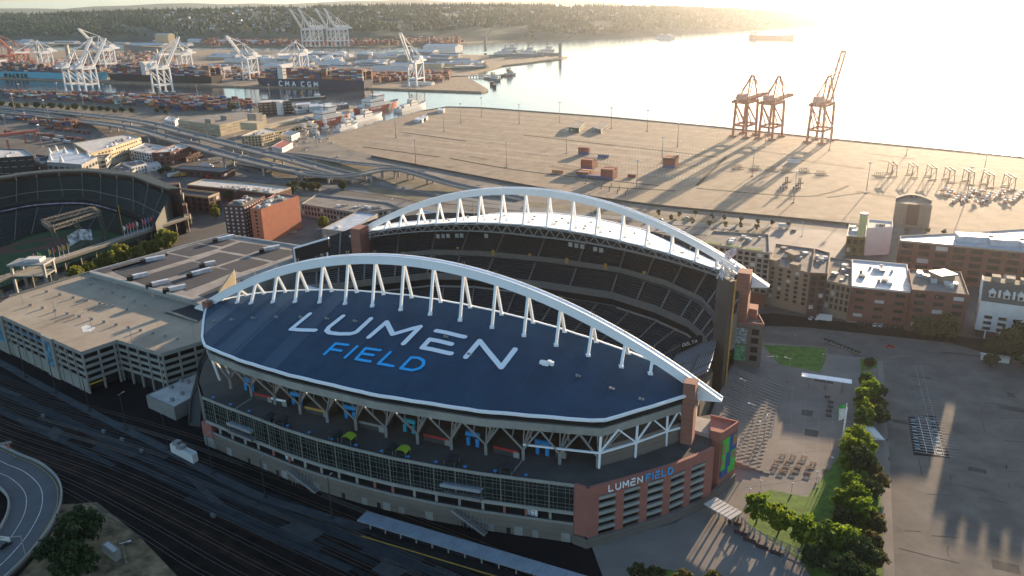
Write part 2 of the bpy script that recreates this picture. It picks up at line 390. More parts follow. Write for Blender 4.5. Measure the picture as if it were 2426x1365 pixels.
# tree columns on the deck
zd = 22.0
CS = [(-72, -96.5), (-59.5, -98.5), (-46, -100.5), (-31.8, -103), (-18.2, -104.3), (-4.8, -105), (8.4, -105.2), (21.4, -104.8), (34.4, -103.6), (47.2, -102), (60.6, -100), (73.2, -97.8), (85.8, -94.8)]
outz = lambda s: (interp([p[0] for p in outE], [p[1] for p in outE], s), interp([p[0] for p in outE], [p[2] for p in outE], s))
for i, (s, t) in enumerate(CS):
    mb = MB(); mb.beam(S(s, t, zd), S(s, t, zd + 4.2), 1.05, 1.05); b = S(s, t, zd + 4)
    for d in (-6.6, 6.6):
        to, zo = outz(s + d); mb.beam(b, S(s + d, to + 2.2, zo - 6), .6, .6); mb.beam(Vector(b).lerp(Vector(S(s + d, to + 2.2, zo - 6)), .5), S(s + d * .25, to + 2.4, zo - 6), .34)
    mb.beam(b, S(s, t + 14, zd + 17), .6, .6); mb.beam(b, S(s + 3.4, t + 10, zd + 15), .45); mb.beam(b, S(s - 3.4, t + 10, zd + 15), .45); mb.beam(S(s + 5, t + 7, zd + 11), S(s, t + 14, zd + 17), .35); mb.beam(S(s - 5, t + 7, zd + 11), S(s, t + 14, zd + 17), .35)
    mb.build('tree_column', steel, stad)
ct = [(-72, -96.5), (-82, -92), (-92, -82)]
mb = MB()
for s, t in ct[1:] + [(86.5, -95.3), (96, -84), (104, -72.5)]:
    to, zo = outz(s); mb.beam(S(s, t, zd - 1), S(s, to + 2, zo - 5), .7, .7)
P = [(86.5, -95.3), (96, -84), (104, -72.5), (110, -66)]
for i in range(3):
    a, b = P[i], P[i + 1]; mb.beam(S(*a, zd + 6), S(*b, zd + 6), .7); m = ((a[0] + b[0]) / 2, (a[1] + b[1]) / 2); mb.beam(S(*a, zd + 6), S(m[0], m[1], zd + 13), .5); mb.beam(S(*b, zd + 6), S(m[0], m[1], zd + 13), .5)
P = [(73.2, -97.8), (86.5, -95.3)]; mb.beam(S(*P[0], zd + 6), S(*P[1], zd + 6), .6); mb.beam(S(60.6, -100, zd + 6), S(*P[0], zd + 6), .6)
mb.beam(S(-92, -82, zd), S(-88, -82, zd + 10), .6); mb.beam(S(-92, -82, zd + 8), S(-72, -96.5, zd + 7), .6)
mb.build('edge_truss', white, stad)
# podium: plan of the facade line
FL = [(-112, -60), (-100, -84), (-90, -97), (-77, -107.6), (-62, -110.3), (-47, -112.5), (-30, -115.3), (-14, -116.8), (2, -117.3), (17, -117.2), (34, -116), (51, -114), (66, -111.5), (82.3, -108.6)]
TL = [(82.3, -108.6), (87.3, -109.2), (97.3, -98.8), (109, -85.4), (119, -71), (125.5, -52)]
inner = [(-112, -40), (-80, -56), (-30, -64), (20, -64), (80, -56), (114, -42)]
mb = MB(); A = [S(s, t, zd) for s, t in FL + [(87.3, -108.9), (97.3, -98.5), (109, -85.2), (118, -71), (118, -60)]]
B = [S(s, t, zd) for s, t in [(-111, -45), (-98, -55), (-88, -58), (-75, -60), (-60, -62), (-47, -63), (-30, -64), (-14, -64), (2, -64), (17, -64), (34, -64), (51, -63), (66, -62), (80, -60), (86, -58), (94, -56), (103, -50), (112, -46), (114, -44)]]
mb.slab(A, B, .5); mb.build('deck', deckm, stad)
def fl(k0, k1, z, off=0.0, L=FL): return [S(s, t - off, z) for s, t in L[k0:k1]]
def band(name, z0, z1, off, w, mat, k0=3, k1=14, L=FL):
    return MB().slab(fl(k0, k1, z1, off, L), fl(k0, k1, z1, off - w, L), z1 - z0).build(name, mat, stad)
band('side_wall', 0, zd, .1, 1.0, beige, 0, 4)
mb = MB(); RP = catmull([G(489, 823, 20), G(469, 870, 16), G(468, 914, 11), G(452, 950, 6), G(447, 1003, 1.2)], 6)
RW = [Vector((p.x + 5.5, p.y - 1.5, p.z)) for p in RP]; mb.slab(RP, RW, 1.2); mb.slab([p + Vector((0, 0, 1.2)) for p in RP], [p + Vector((.5, 0, 1.2)) for p in RP], 5); mb.build('spiral_ramp', deckm, stad)
band('glass_wall', 12.3, zd - .2, -.25, .4, glassm); band('parapet', zd - .2, zd + .9, 0.15, .35, lconc); band('sill_band', 11.0, 12.3, .35, 1.4, lconc)
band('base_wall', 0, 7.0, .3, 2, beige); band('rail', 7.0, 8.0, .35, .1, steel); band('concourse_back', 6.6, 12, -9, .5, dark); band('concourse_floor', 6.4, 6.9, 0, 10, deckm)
mb = MB()
for i in range(3, 13):                     # mullions of the glass wall
    (s0, t0), (s1, t1) = FL[i], FL[i + 1]; n = int(math.dist((s0, t0), (s1, t1)) / 1.3)
    for k in range(n + 1):
        f = k / n; s, t = lerp(s0, s1, f), lerp(t0, t1, f) - .05; w = .42 if k == 0 or k == n // 2 else (.12 if (k * 7 + i) % 5 else .02)
        if w > .1: mb.beam(S(s, t, 12.3), S(s, t, zd - .2), w, .35)
    for z in (13.6, 15.0, 17.2, 19.3, 20.6): mb.beam(S(s0, t0 - .05, z), S(s1, t1 - .05, z), .2, .09)
mb.build('mullions', mull, stad)
for (a, b) in ((4.1, 5.0), (10.2, 11.05)):
    pt = lambda x: (lerp(FL[int(x)][0], FL[int(x) + 1][0], x - int(x)), lerp(FL[int(x)][1], FL[int(x) + 1][1], x - int(x)))
    p, q = pt(a), pt(b)
    for z in (13.2, 16.8):
        mb = MB(); mb.slab([S(p[0], p[1] - 2.6, z), S(q[0], q[1] - 2.6, z)], [S(p[0], p[1], z), S(q[0], q[1], z)], .5)
        mb.slab([S(p[0], p[1] - 2.7, z + .8), S(q[0], q[1] - 2.7, z + .8)], [S(p[0], p[1] - 2.45, z + .8), S(q[0], q[1] - 2.45, z + .8)], .9)
        mb.build('balcony', alum if z > 15 else steel, stad)
for i in range(3, 13):
    (s0, t0), (s1, t1) = FL[i], FL[i + 1]
    for f in (0, .5):
        s, t = lerp(s0, s1, f), lerp(t0, t1, f); MB().beam(S(s, t + .9, 6.5), S(s, t + .9, 11.1), .9).build('column', lconc if (i + int(f * 2)) % 3 else terra, stad)
MB().hexa([S(-79.5, -107.8, 0), S(-73.5, -108.8, 0), S(-73.5, -103, 0), S(-79.5, -101, 0), S(-79.5, -107.8, 4.6), S(-73.5, -108.8, 4.6), S(-73.5, -103, 4.6), S(-79.5, -101, 4.6)]).build('corner_pier', lconc, stad)
MB().hexa([S(-79.6, -107.9, 4.6), S(-73.4, -108.9, 4.6), S(-73.4, -103, 4.6), S(-79.6, -101, 4.6), S(-79.6, -107.9, 11), S(-73.4, -108.9, 11), S(-73.4, -103, 11), S(-79.6, -101, 11)]).build('corner_pier', terra, stad)
# stairs on the base wall
for s0 in (-27.5, 41.5):
    tt = interp([p[0] for p in FL], [p[1] for p in FL], s0 + 6); mb = MB()
    for k in range(14): mb.box(S(s0 + k * .9, tt - 2.2, 6.6 - k * .47), (.9, 2.4, .25), UA)
    for k in range(14): mb.box(S(s0 + k * .9, tt - 3.4, 6.6 - k * .47), (.9, .08, 1.1), UA)
    for z in (2.5, 4.4): mb.beam(S(s0, tt - 1, z), S(s0 + 12, tt - 1.2, z), .1)
    for k in range(9): mb.beam(S(s0 + k * 1.5, tt - 1.1, 0), S(s0 + k * 1.5, tt - 1.1, 6.5), .15)
    mb.build('stair', steel, stad)
# openings in the base wall: doors and pale panels
for i in range(3, 13):
    (s0, t0), (s1, t1) = FL[i], FL[i + 1]; a = math.atan2(t1 - t0, s1 - s0)
    for f, w, h, z, mt in ((.22, 2.2, 3.0, 0, steel), (.62, 1.4, 2.4, 0, dark), (.85, 3.0, 3.4, 0, lconc)):
        if (i + int(f * 10)) % 3 == 0: continue
        s, t = lerp(s0, s1, f), lerp(t0, t1, f) - .36
        p = S(s, t, z + h / 2); cub('door', p, (w, .12, h), UA + a, mt, stad)
for s in (-32.5, 66.5):
    t = interp([p[0] for p in FL], [p[1] for p in FL], s); mb = MB()
    for a in range(3):
        for b in range(5): mb.box(S(s + a * 1.3, t + 2, 7.2 + b * .95), (1.1, .1, .8), UA)
    mb.build('banner', white, stad)
# terracotta north-east wing with louvre bays
mt_ = MB(); top = 22.8
def wallseg(mb, a, b, z0, z1, th=1.2):
    dx, dy = b[0] - a[0], b[1] - a[1]; L = math.hypot(dx, dy); nx, ny = -dy / L * th, dx / L * th
    mb.hexa([S(*a, z0), S(*b, z0), S(b[0] + nx, b[1] + ny, z0), S(a[0] + nx, a[1] + ny, z0), S(*a, z1), S(*b, z1), S(b[0] + nx, b[1] + ny, z1), S(a[0] + nx, a[1] + ny, z1)])
def along(L, d):
    for i in range(len(L) - 1):
        l = math.dist(L[i], L[i + 1])
        if d <= l or i == len(L) - 2: return (lerp(L[i][0], L[i + 1][0], d / l), lerp(L[i][1], L[i + 1][1], d / l))
        d -= l
LT = TL[1:5] + [(120.2, -68.5)]; tot = sum(math.dist(LT[i], LT[i + 1]) for i in range(len(LT) - 1)); bw, gap = 5.0, 3.1
wallseg(mt_, TL[0], TL[1], 4, top)
wallseg(mt_, TL[0], (88.0, -108.6), 0, 4)
step = (tot - 2.5 - gap) / 5; lou = MB()
for k in range(5):
    d0 = gap * .35 + k * step; a, b, c = along(LT, d0), along(LT, d0 + gap), along(LT, d0 + step)
    if k == 0: wallseg(mt_, LT[0], a, 3.4, top)
    wallseg(mt_, b, c, 19.0, top); wallseg(mt_, a, b, 3.4, top) if k else wallseg(mt_, a, b, 3.4, top)
    for z in (5.2, 8.2, 11.2, 14.2, 17.2): wallseg(lou, (b[0], b[1]), c, z, z + 1.25, .9)
    off = lambda p: (p[0] - 4, p[1] + 4.5)
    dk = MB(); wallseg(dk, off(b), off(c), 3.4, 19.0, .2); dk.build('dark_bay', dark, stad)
    fl_ = MB()
    for z in (5.3, 8.3, 11.3, 14.3, 17.3): fl_.slab([S(*b, z), S(*c, z)], [S(*off(b), z), S(*off(c), z)], .2)
    fl_.build('bay_floor', deckm, stad)
e = along(LT, gap * .35 + 5 * step); wallseg(mt_, e, LT[-1], 3.4, top)
wing = mt_.build('brick_wing', terra, stad); lou.build('louvres', lconc, stad)
mb = MB()
LB = [(82.3, -109.4), (87.5, -110.2), (97.8, -99.6), (109.6, -86), (119.8, -71.4), (126.3, -52)]
for i in range(5): wallseg(mb, LB[i], LB[i + 1], 0, 3.5, 1.6)
mb.build('plinth', beige, stad)
# corner tower with the mural
TW = [(120.2, -68.5), (121.6, -62.4), (125.6, -51.5), (115.4, -50.5), (114.5, -62)]
mb = MB(); mb.prism([S(*p)[:2] for p in [(121.3, -62.2), (125.6, -51.5), (115.4, -50.5), (117.3, -61.8)]], 0, 24.5); mb.build('corner_tower', terra, stad)
mb = MB()
for a, b in (((117.3, -61.9), (121.4, -62.3)), ((121.4, -62.3), (125.8, -51.4)), ((125.8, -51.4), (115.3, -50.3))): wallseg(mb, a, b, 24.5, 25.5, .5)
mb.build('parapet', terra, stad)
MB().prism([S(*p)[:2] for p in [(109, -60), (117, -61.5), (115.4, -50.5), (108, -50)]], 0, 23.5).build('corner_block', lconc, stad)
MB().prism([S(*p)[:2] for p in [(104, -52), (110, -52), (109, -44), (103, -44)]], 0, 28).build('corner_block', lconc, stad)
mural = M('mural_green', (0.06, 0.42, 0.05), 0.7, 0.1, 0.5); muralb = M('mural_blue', (0.015, 0.07, 0.24), 0.7, 0.1, 0.5); murals = M('mural_tan', (0.3, 0.17, 0.1), 0.7, 0.3, 1.5)
def onface(a, b, u, v, off):               # point at fraction u along wall a-b, height v, pushed out
    dx, dy = b[0] - a[0], b[1] - a[1]; L = math.hypot(dx, dy); return S(lerp(a[0], b[0], u) + dy / L * off, lerp(a[1], b[1], u) - dx / L * off, v)
ma, mbb = (121.4, -62.3), (125.8, -51.4)
def mpanel(name, u0, u1, z0, z1, off, mat):
    MB().add([onface(ma, mbb, u0, z0, off), onface(ma, mbb, u1, z0, off), onface(ma, mbb, u1, z1, off), onface(ma, mbb, u0, z1, off)], [(0, 1, 2, 3)]).build(name, mat, stad)
mpanel('mural', .08, .92, 6, 22, .1, mural); mpanel('mural', .5, .92, 15, 22, .14, muralb); mpanel('mural', .08, .5, 6, 9, .14, muralb); mpanel('mural', .35, .62, 9, 15.5, .16, muralb)
for u0, u1, z0, z1 in ((.68, .9, 17, 21.5), (.12, .28, 15.5, 20), (.7, .88, 11.5, 14.3), (.1, .22, 11, 13.8)): mpanel('mural', u0, u1, z0, z1, .2, murals)
# pylons
def pylon(s, t, side, w=5.4, d=7.0):
    z1 = 46.3; k = 1 if s > 0 else -1; t2 = t - side * 4.6
    mb = MB(); mb.hexa([S(s - w / 2, t2 - d / 2, 0), S(s + w / 2, t2 - d / 2, 0), S(s + w / 2, t2 + d / 2, 0), S(s - w / 2, t2 + d / 2, 0), S(s - w / 2, t2 - d / 2, z1), S(s + w / 2, t2 - d / 2, z1), S(s + w / 2, t2 + d / 2, z1), S(s - w / 2, t2 + d / 2, z1)])
    mb.build('pylon', terrad, stad)
pylon(110.3, -62, -1, 5, 4.4) if False else None
def pyl(s0, s1, t0, t1, z1=46.0):
    mb = MB(); mb.hexa([S(s0, t0, 0), S(s1, t0, 0), S(s1, t1, 0), S(s0, t1, 0), S(s0, t0, z1), S(s1, t0, z1), S(s1, t1, z1), S(s0, t1, z1)]); mb.build('pylon', terrad, stad)
pyl(108, 112.2, -69, -64.1); pyl(106.5, 112.5, 52, 59.7, 47); pyl(-111.4, -108.2, -67.4, -64.2, 44.4); pyl(-112, -105.5, 50.5, 59.8, 47)
MB().prism([S(*p)[:2] for p in [(86, -62), (110, -66), (110, -60), (88, -56)]], 22, 36).build('brick_wall', terrad, stad)
# deck furniture of the building itself: parapet ramp wall at the north end
mb = MB()
for a, b, z0, z1 in (((86, -94.6), (98.5, -80.5), 22, 29.5), ((98.5, -80.5), (109.3, -65.3), 22, 29.5)): wallseg(mb, a, b, z0, z1, .5)
mb.build('ramp_wall', beige, stad)
mb = MB(); mb.slab([S(86, -94, 29.2), S(98.3, -80, 29.2), S(109, -65, 29.2)], [S(80, -84, 30.5), S(92, -72, 30.5), S(106, -60, 30.5)], .4); mb.build('upper_floor', deckm, stad)
# dark back of the east stand above the deck and its floor
mb = MB(); mb.slab([S(s, t + 15, 38) for s, t in CS], [S(s, t + 42, 22) for s, t in CS], .8); mb.build('stand', deckm, stad)
MB().slab([S(s, t + 15, 38) for s, t in CS], [S(s, t + 15.4, 38) for s, t in CS], 4).build('stand_back', lconc, stad)
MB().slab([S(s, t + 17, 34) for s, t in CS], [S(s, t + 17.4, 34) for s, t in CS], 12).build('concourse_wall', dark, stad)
# concession stands built into the deck
kb, kr, ky, kg = M('kiosk_blue', (0.02, 0.25, 0.6), .6, .1, .5), M('kiosk_red', (0.35, 0.03, 0.03), .6, .1, .5), M('kiosk_yellow', (0.45, 0.27, 0.06), .6, .15, .5), M('kiosk_teal', (0.02, 0.3, 0.4), .6, .1, .5)
for s, t, m_ in ((-63.5, -95, kb), (-37.5, -97.5, kb), (-11.7, -98.6, kb), (14.5, -99, kg), (40.5, -98.5, kb), (65.6, -94.5, kb)):
    mb = MB(); mb.box(S(s - 1.8, t, zd), (1.3, .8, 3.2), UA); mb.box(S(s + 1.8, t, zd), (1.3, .8, 3.2), UA); mb.box(S(s, t, zd + 4), (5.6, .9, 1.5), UA)
    mb.build('gate_portal', m_, stad)
for i, (s0, s1, t, m_) in enumerate(((-57, -48, -100, kr), (-48, -40.5, -100.5, white), (-31, -20, -101.5, ky), (-5, 6, -103, steel), (22, 33, -102, kr), (49, 59, -100, kr), (70, 74, -94, ky))):
    mb = MB(); mb.box(S((s0 + s1) / 2, t + 3.5, zd), (s1 - s0, 6.5, 2.8), UA); k = mb.build('concession_stand', deckm, stad)
    MB().box(S((s0 + s1) / 2, t + .1, zd + 1.9), (s1 - s0 - .4, .3, .9), UA).build('sign_board', m_, k)
    MB().box(S(s1 - 1, t + .05, zd), (2.2, .3, 2.2), UA).build('hatch', lconc, k)
# joint lines of the deck
mb = MB()
for s in (-58.5, 60.5): mb.beam(S(s, -112 if s < 0 else -110, zd + .02), S(s, -100, zd + .02), .5, .04)
mb.build('deck_joint', lconc, stad)
# ---- west truss, bowl
mb = MB(); n = 34
for i in range(n):
    a, b = -104 + i * 208 / n, -104 + (i + 1) * 208 / n; dz = lambda s: lerp(5.6, 3.0, min(1, abs(s) / 104))
    pa, pb = S(a, 56.6, ZIN(a) - .8), S(b, 56.6, ZIN(b) - .8); qa, qb = S(a, 56.6, ZIN(a) - dz(a)), S(b, 56.6, ZIN(b) - dz(b))
    mb.beam(pa, pb, .6); mb.beam(qa, qb, .55); m = lambda u, v: tuple((u[j] + v[j]) / 2 for j in range(3))
    mb.beam(qa, m(pa, pb), .4); mb.beam(m(pa, pb), qb, .4)
    a2, b2 = S(a, 61, ZIN(a) - dz(a) - 1), S(b, 61, ZIN(b) - dz(b) - 1); mb.beam(a2, b2, .4); mb.beam(qa, a2, .3)
mb.build('roof_truss', steel, stad)
for s in (-58, -54.6, -51.5, -46, -43, -28, 20.5, 23.8, 27, 34, 37.2):
    MB().box(S(s, 57.2, ZIN(s) - 8.6), (2.1, .3, 2.3), UA).build('banner', lconc, stad)
uF = [(-126, 16), (-110, 24), (-92, 40), (-68, 60), (-43, 68), (0, 70.5), (40, 68.5), (66, 58), (86, 45), (95, 33), (100.5, 22)]
uB = [(-158, 54), (-140, 70), (-118, 86), (-80, 100), (-43, 106), (0, 108), (40, 106), (72, 96), (97, 75), (107, 58), (110, 38)]
ZB = [29, 34, 43, 47, 48, 48.5, 48, 47, 45, 40, 33]
def resample(Pn, per):
    out = []
    for i in range(len(Pn) - 1):
        for k in range(per): out.append(tuple(lerp(Pn[i][j], Pn[i + 1][j], k / per) for j in range(len(Pn[i]))))
    out.append(tuple(Pn[-1])); return out
def stand(name, Fp, Bp, z0, zB, rows, per=5, f0=0.0, f1=1.0, mats=None, aisle=None):
    A = resample(Fp, per); B = resample([(b[0], b[1], z) for b, z in zip(Bp, zB)], per); mb = MB()
    def row(f, dz=0): return [S(lerp(a[0], b[0], f), lerp(a[1], b[1], f), lerp(z0, b[2], f) + dz) for a, b in zip(A, B)]
    for k in range(rows):
        fa = lerp(f0, f1, k / rows); fb = lerp(f0, f1, (k + 1) / rows); fm = fb - (fb - fa) * .35
        hb = [z for z in row(fb)]
        lo = row(fa); mid = [(p[0], p[1], l[2]) for p, l in zip(row(fm), lo)]; hi = [(p[0], p[1], h[2] + .25) for p, h in zip(row(fm), hb)]; end = [(p[0], p[1], p[2]) for p in hb]
        mb.strip(mid, lo, 1); mb.strip(hi, mid, 0); mb.strip(end, hi, 0)
    o = mb.build(name, mats or [seatm, treadm], stad)
    n = len(A)
    for i in range(0, n, aisle or 3):
        a, b = A[i], B[i]; p = Vector(S(lerp(a[0], b[0], f0), lerp(a[1], b[1], f0), lerp(z0, b[2], f0) + .3)); q = Vector(S(lerp(a[0], b[0], f1), lerp(a[1], b[1], f1), lerp(z0, b[2], f1) + .3)); MB().beam(p, q, .9, .45).build('aisle', aislem, o)
    return o
def wallband(name, Pn, z0, z1, w, mat, per=5):
    A = resample(Pn, per); MB().slab([S(*a, z1) for a in A], [S(a[0], a[1] + w, z1) for a in A], z1 - z0).build(name, mat, stad)
stand('upper_stand', uF, uB, 22, ZB, 19, f0=.36); stand('upper_stand', uF, uB, 22, ZB, 7, f0=0, f1=.27)
mid = lambda f: [(lerp(a[0], b[0], f), lerp(a[1], b[1], f)) for a, b in zip(uF, uB)]
mb = MB(); A = resample(mid(.265), 5); B = resample(mid(.362), 5); mb.slab([S(*a, 28.2) for a in A], [S(*b, 28.6) for b in B], .6)
mb.build('cross_aisle', treadm, stad)
mb = MB(); Bz = resample([(b[0], b[1], z) for b, z in zip(mid(.36), [lerp(22, z, .36) for z in ZB])], 5); mb.slab([S(b[0], b[1], b[2] + .6) for b in Bz], [S(b[0], b[1] + .4, b[2] + .6) for b in Bz], 3); mb.build('cross_wall', aislem, stad)
for s, t in ((-58, 80), (-36, 82), (-13.5, 83.5), (9, 83.5), (32, 82), (55, 77)): MB().box(S(s, t, 30), (1.8, .3, 3.2), UA).build('vomitory_sign', ky, stad)
wallband('deck_front', uF, 18.4, 22.3, .6, aislem); wallband('club_glass', [(a, b + 2.5) for a, b in uF], 11, 18.4, .4, dark)
wallband('club_rail', [(a, b + 1) for a, b in uF], 13.4, 14.4, .4, lconc)
lF = [(-74, 12), (-70, 26), (-56, 33), (-30, 36), (0, 36), (30, 36), (56, 33), (68, 28), (74, 16), (74, 6)]
lB = [(-112, 16), (-104, 40), (-72, 62), (-43, 70), (0, 72), (40, 70), (68, 60), (88, 48), (99, 30), (101, 14)]
stand('lower_stand', lF, lB, 2, [14] * 10, 20)
stand('lower_stand', [(-70, -26), (-56, -33), (0, -36), (56, -33), (70, -26)], [(-100, -46), (-72, -60), (0, -63), (70, -60), (96, -46)], 2, [14] * 5, 30)
MB().prism([S(*p)[:2] for p in [(-74, 36), (74, 36), (74, -36), (-74, -36)]], -.5, .15).build('field', turf, stad)
mb = MB()
for k in range(21):
    s = -45.7 + 4.57 * k; mb.box(S(s, 0, .16), (.25, 48, .02), UA)
mb.build('yard_lines', white, stad)
# backs and flanks of the west and south stands
mb = MB(); P = [S(*b, z) for b, z in zip(uB, ZB)]; mb.strip([(p[0], p[1], 0) for p in P], P); mb.build('stand_back', beige, stad)
MB().add([S(-126, 16, 18), S(-158, 54, 18), S(-158, 54, 30), S(-126, 16, 22.5)], [(0, 1, 2, 3)]).build('stand_flank', beige, stad)
MB().add([S(100.5, 22, 14), S(110, 38, 14), S(110, 38, 33.5), S(100.5, 22, 22.5)], [(0, 1, 2, 3)]).build('stand_flank', beige, stad)
# north bleachers and their base
stand('bleachers', [(84, 30), (84.5, 0), (85, -14)], [(104, 24), (106.5, -2), (107, -14)], 9, [25, 25, 25], 26, mats=[alum, treadm])
MB().prism([S(*p)[:2] for p in [(98, 22), (107.5, -4), (107.5, -30), (98, -30)]], 0, 20).build('bleacher_base', screenb, stad)
mb = MB(); mb.slab([S(86, 31, 16), S(102, 31, 24)], [S(86, 34, 16), S(102, 34, 24)], 5); mb.build('sign_wall', dark, stad)
# north tower screen
tw = MB(); tw.hexa([S(103.4, 23.6, 0), S(109.6, 19.5, 0), S(108.4, 16, 0), S(102.4, 20.6, 0), S(103.4, 23.6, 55.8), S(111, 15, 56), S(109.4, 12.6, 56), S(102.4, 20.6, 55.8)])
tw.build('tower_screen', screenb, stad)
mb = MB()
for i in range(26):
    a = S(random.uniform(103, 110.5), random.uniform(13, 23), 56 + random.random() * 1); b = S(random.uniform(103, 110.5), random.uniform(13, 23), 59.5 + random.random() * 3); mb.beam(a, b, .3)
for z in (57, 60, 62.5): mb.beam(S(103, 23, z), S(110.5, 14, z), .35)
mb.beam(S(106, 19, 56), S(100, 26, 59), .3); mb.build('tower_crown', alum, stad)
mb = MB()
for k in range(3): mb.beam(S(110.0 + .2 * k, 19 - 2.0 * k, 0), S(111.2, 16 - 1.0 * k, 56), .35)
mb.build('tower_lit_edge', ky, stad)  # yellow bars: low sun's gold on the tower's right edge, put into colour
# north-west corner block with two posters
mb = MB(); mb.prism([S(*p)[:2] for p in [(105.5, 50.6), (121, 51.5), (117, 63.5), (104, 64)]], 0, 22); mb.build('corner_block', beige, stad)
mb = MB()
for a, b in (((105.5, 50.5), (121.2, 51.4)), ((121.2, 51.4), (117, 63.7)), ((117, 63.7), (112.5, 62.5))): wallseg(mb, a, b, 22, 23, .5)
mb.build('parapet', terra, stad)
for z in (3.4, 8, 12.6, 17): cub('opening', S(117.4, 51.2, z + 1.2), (3.4, .5, 2.8), UA + .05, dark, stad)
pg = M('poster_dark', (0.03, 0.06, 0.06), .6, .9, .8, c2=(0.25, 0.3, 0.32)); pg2 = M('poster_green', (0.02, 0.06, 0.035), .6, .9, .8, c2=(0.1, 0.3, 0.15))
cub('poster', S(109.8, 50.55, 15.6), (7.6, .2, 8), UA + .05, pg, stad); cub('poster', S(109.8, 50.55, 6.6), (7.6, .2, 8), UA + .05, pg2, stad)
MB().prism([S(*p)[:2] for p in [(112, 59), (116.5, 58.5), (116, 66), (111.5, 66)]], 22, 27).build('corner_block', terra, stad)
# flag on the west arch
fm = M('flag_red', (0.45, 0.12, 0.12), .8, .5, 1.2, c2=(0.7, 0.6, 0.6))
mb = MB(); mb.beam(S(104, 62, 46), S(104, 62, 57), .25); mb.build('flagpole', steel, stad)
mb = MB(); mb.strip([S(104 - k * .8, 62 + .4 * math.sin(k), 57 - .5 * k) for k in range(8)], [S(104 - k * .8, 62 + .4 * math.sin(k), 53 - .9 * k) for k in range(8)]); mb.build('flag', fm, stad)
# south video board and service structure
mb = MB(); mb.hexa([S(-141.8, 36, 27.5), S(-122.5, 43, 34), S(-122.5, 44, 34), S(-141.8, 37, 27.5), S(-141.8, 36, 35.5), S(-122.5, 43, 42), S(-122.5, 44, 42), S(-141.8, 37, 35.5)]); mb.build('video_board', dark, stad)
mb = MB(); mb.beam(S(-142, 36, 36), S(-122, 43.2, 42.3), .9); mb.beam(S(-142, 36, 0), S(-142, 36, 36), .8); mb.beam(S(-124, 43, 0), S(-124, 43, 40), .8); mb.build('board_frame', white, stad)
mb = MB(); mb.prism([S(*p)[:2] for p in [(-138, 36), (-106, 18), (-104, 0), (-128, 6)]], 0, 14); mb.prism([S(*p)[:2] for p in [(-118, -8), (-104, -8), (-104, -40), (-118, -40)]], 0, 12)
mb.build('service_block', lconc, stad)
mb = MB(); mb.slab([S(-134, 30, 22), S(-110, 8, 22)], [S(-128, 36, 19), S(-106, 16, 19)], .5); mb.build('canopy', white, stad)
# wall lettering over the louvre bays
GL = {'L': [[(0, 1), (0, 0), (.7, 0)]], 'U': [[(0, 1), (0, .25), (.15, 0), (.6, 0), (.75, .25), (.75, 1)]], 'M': [[(0, 0), (.05, 1), (.45, .3), (.85, 1), (.9, 0)]],
      'E': [[(.1, 1), (.75, 1)], [(.7, .55), (0, .55), (0, 0), (.75, 0)]], 'N': [[(0, 0), (0, 1), (.75, 0), (.75, 1)]], 'F': [[(.75, 1), (0, 1), (0, 0)], [(0, .5), (.6, .5)]],
      'I': [[(0, 0), (0, 1)]], 'D': [[(0, 0), (0, 1), (.45, 1), (.75, .7), (.75, .3), (.45, 0), (0, 0)]], 'C': [[(.75, .9), (.5, 1), (.2, 1), (0, .75), (0, .25), (.2, 0), (.5, 0), (.75, .1)]],
      'G': [[(.7, .8), (.5, 1), (.2, 1), (0, .75), (0, .25), (.2, 0), (.75, 0), (.75, .42), (.42, .42)]], 'A': [[(0, 0), (.38, 1), (.76, 0)], [(.15, .35), (.6, .35)]],
      'R': [[(0, 0), (0, 1), (.5, 1), (.7, .8), (.5, .55), (0, .55)], [(.4, .55), (.75, 0)]], 'S': [[(.7, .9), (.5, 1), (.15, 1), (0, .8), (.15, .55), (.55, .45), (.7, .25), (.55, 0), (.15, 0), (0, .1)]],
      'K': [[(0, 0), (0, 1)], [(.7, 1), (0, .45)], [(.2, .6), (.75, 0)]], 'T': [[(0, 1), (.8, 1)], [(.4, 1), (.4, 0)]], 'O': [[(.2, 0), (0, .3), (0, .7), (.2, 1), (.55, 1), (.75, .7), (.75, .3), (.55, 0), (.2, 0)]]}
def lettering(text, posf, size, w, mat, parent, name='letter', gap=.3):
    d = 0.0
    for ch in text:
        if ch == ' ': d += size * .7; continue
        mb = MB(); wd_ = max(p[0] for st in GL[ch] for p in st)
        for st in GL[ch]:
            for i in range(len(st) - 1): mb.beam(posf(d + st[i][0] * size, st[i][1] * size), posf(d + st[i + 1][0] * size, st[i + 1][1] * size), w, w)
        mb.build(name, mat, parent); d += (wd_ + gap) * size
    return d
def wp(d, z):
    L = [(LT[0][0] + .2, LT[0][1] - .2)] + [(p[0] + .2, p[1] - .2) for p in LT[1:]]; a = along(L, d + 7.6); return S(a[0], a[1], 19.9 + z)
d_ = lettering('LUMEN', wp, 2.3, .34, letterw, stad, 'wall_letter', .42)
lettering('FIELD', lambda d, z: wp(d + d_ + .6, z), 2.3, .34, letterb, stad, 'wall_letter', .42)
lettering('DELTA', lambda d, z: S(87 + d * .9, 30.9, 14.2 + d * .45 + z), 1.5, .22, white, stad, 'wall_letter', .3)
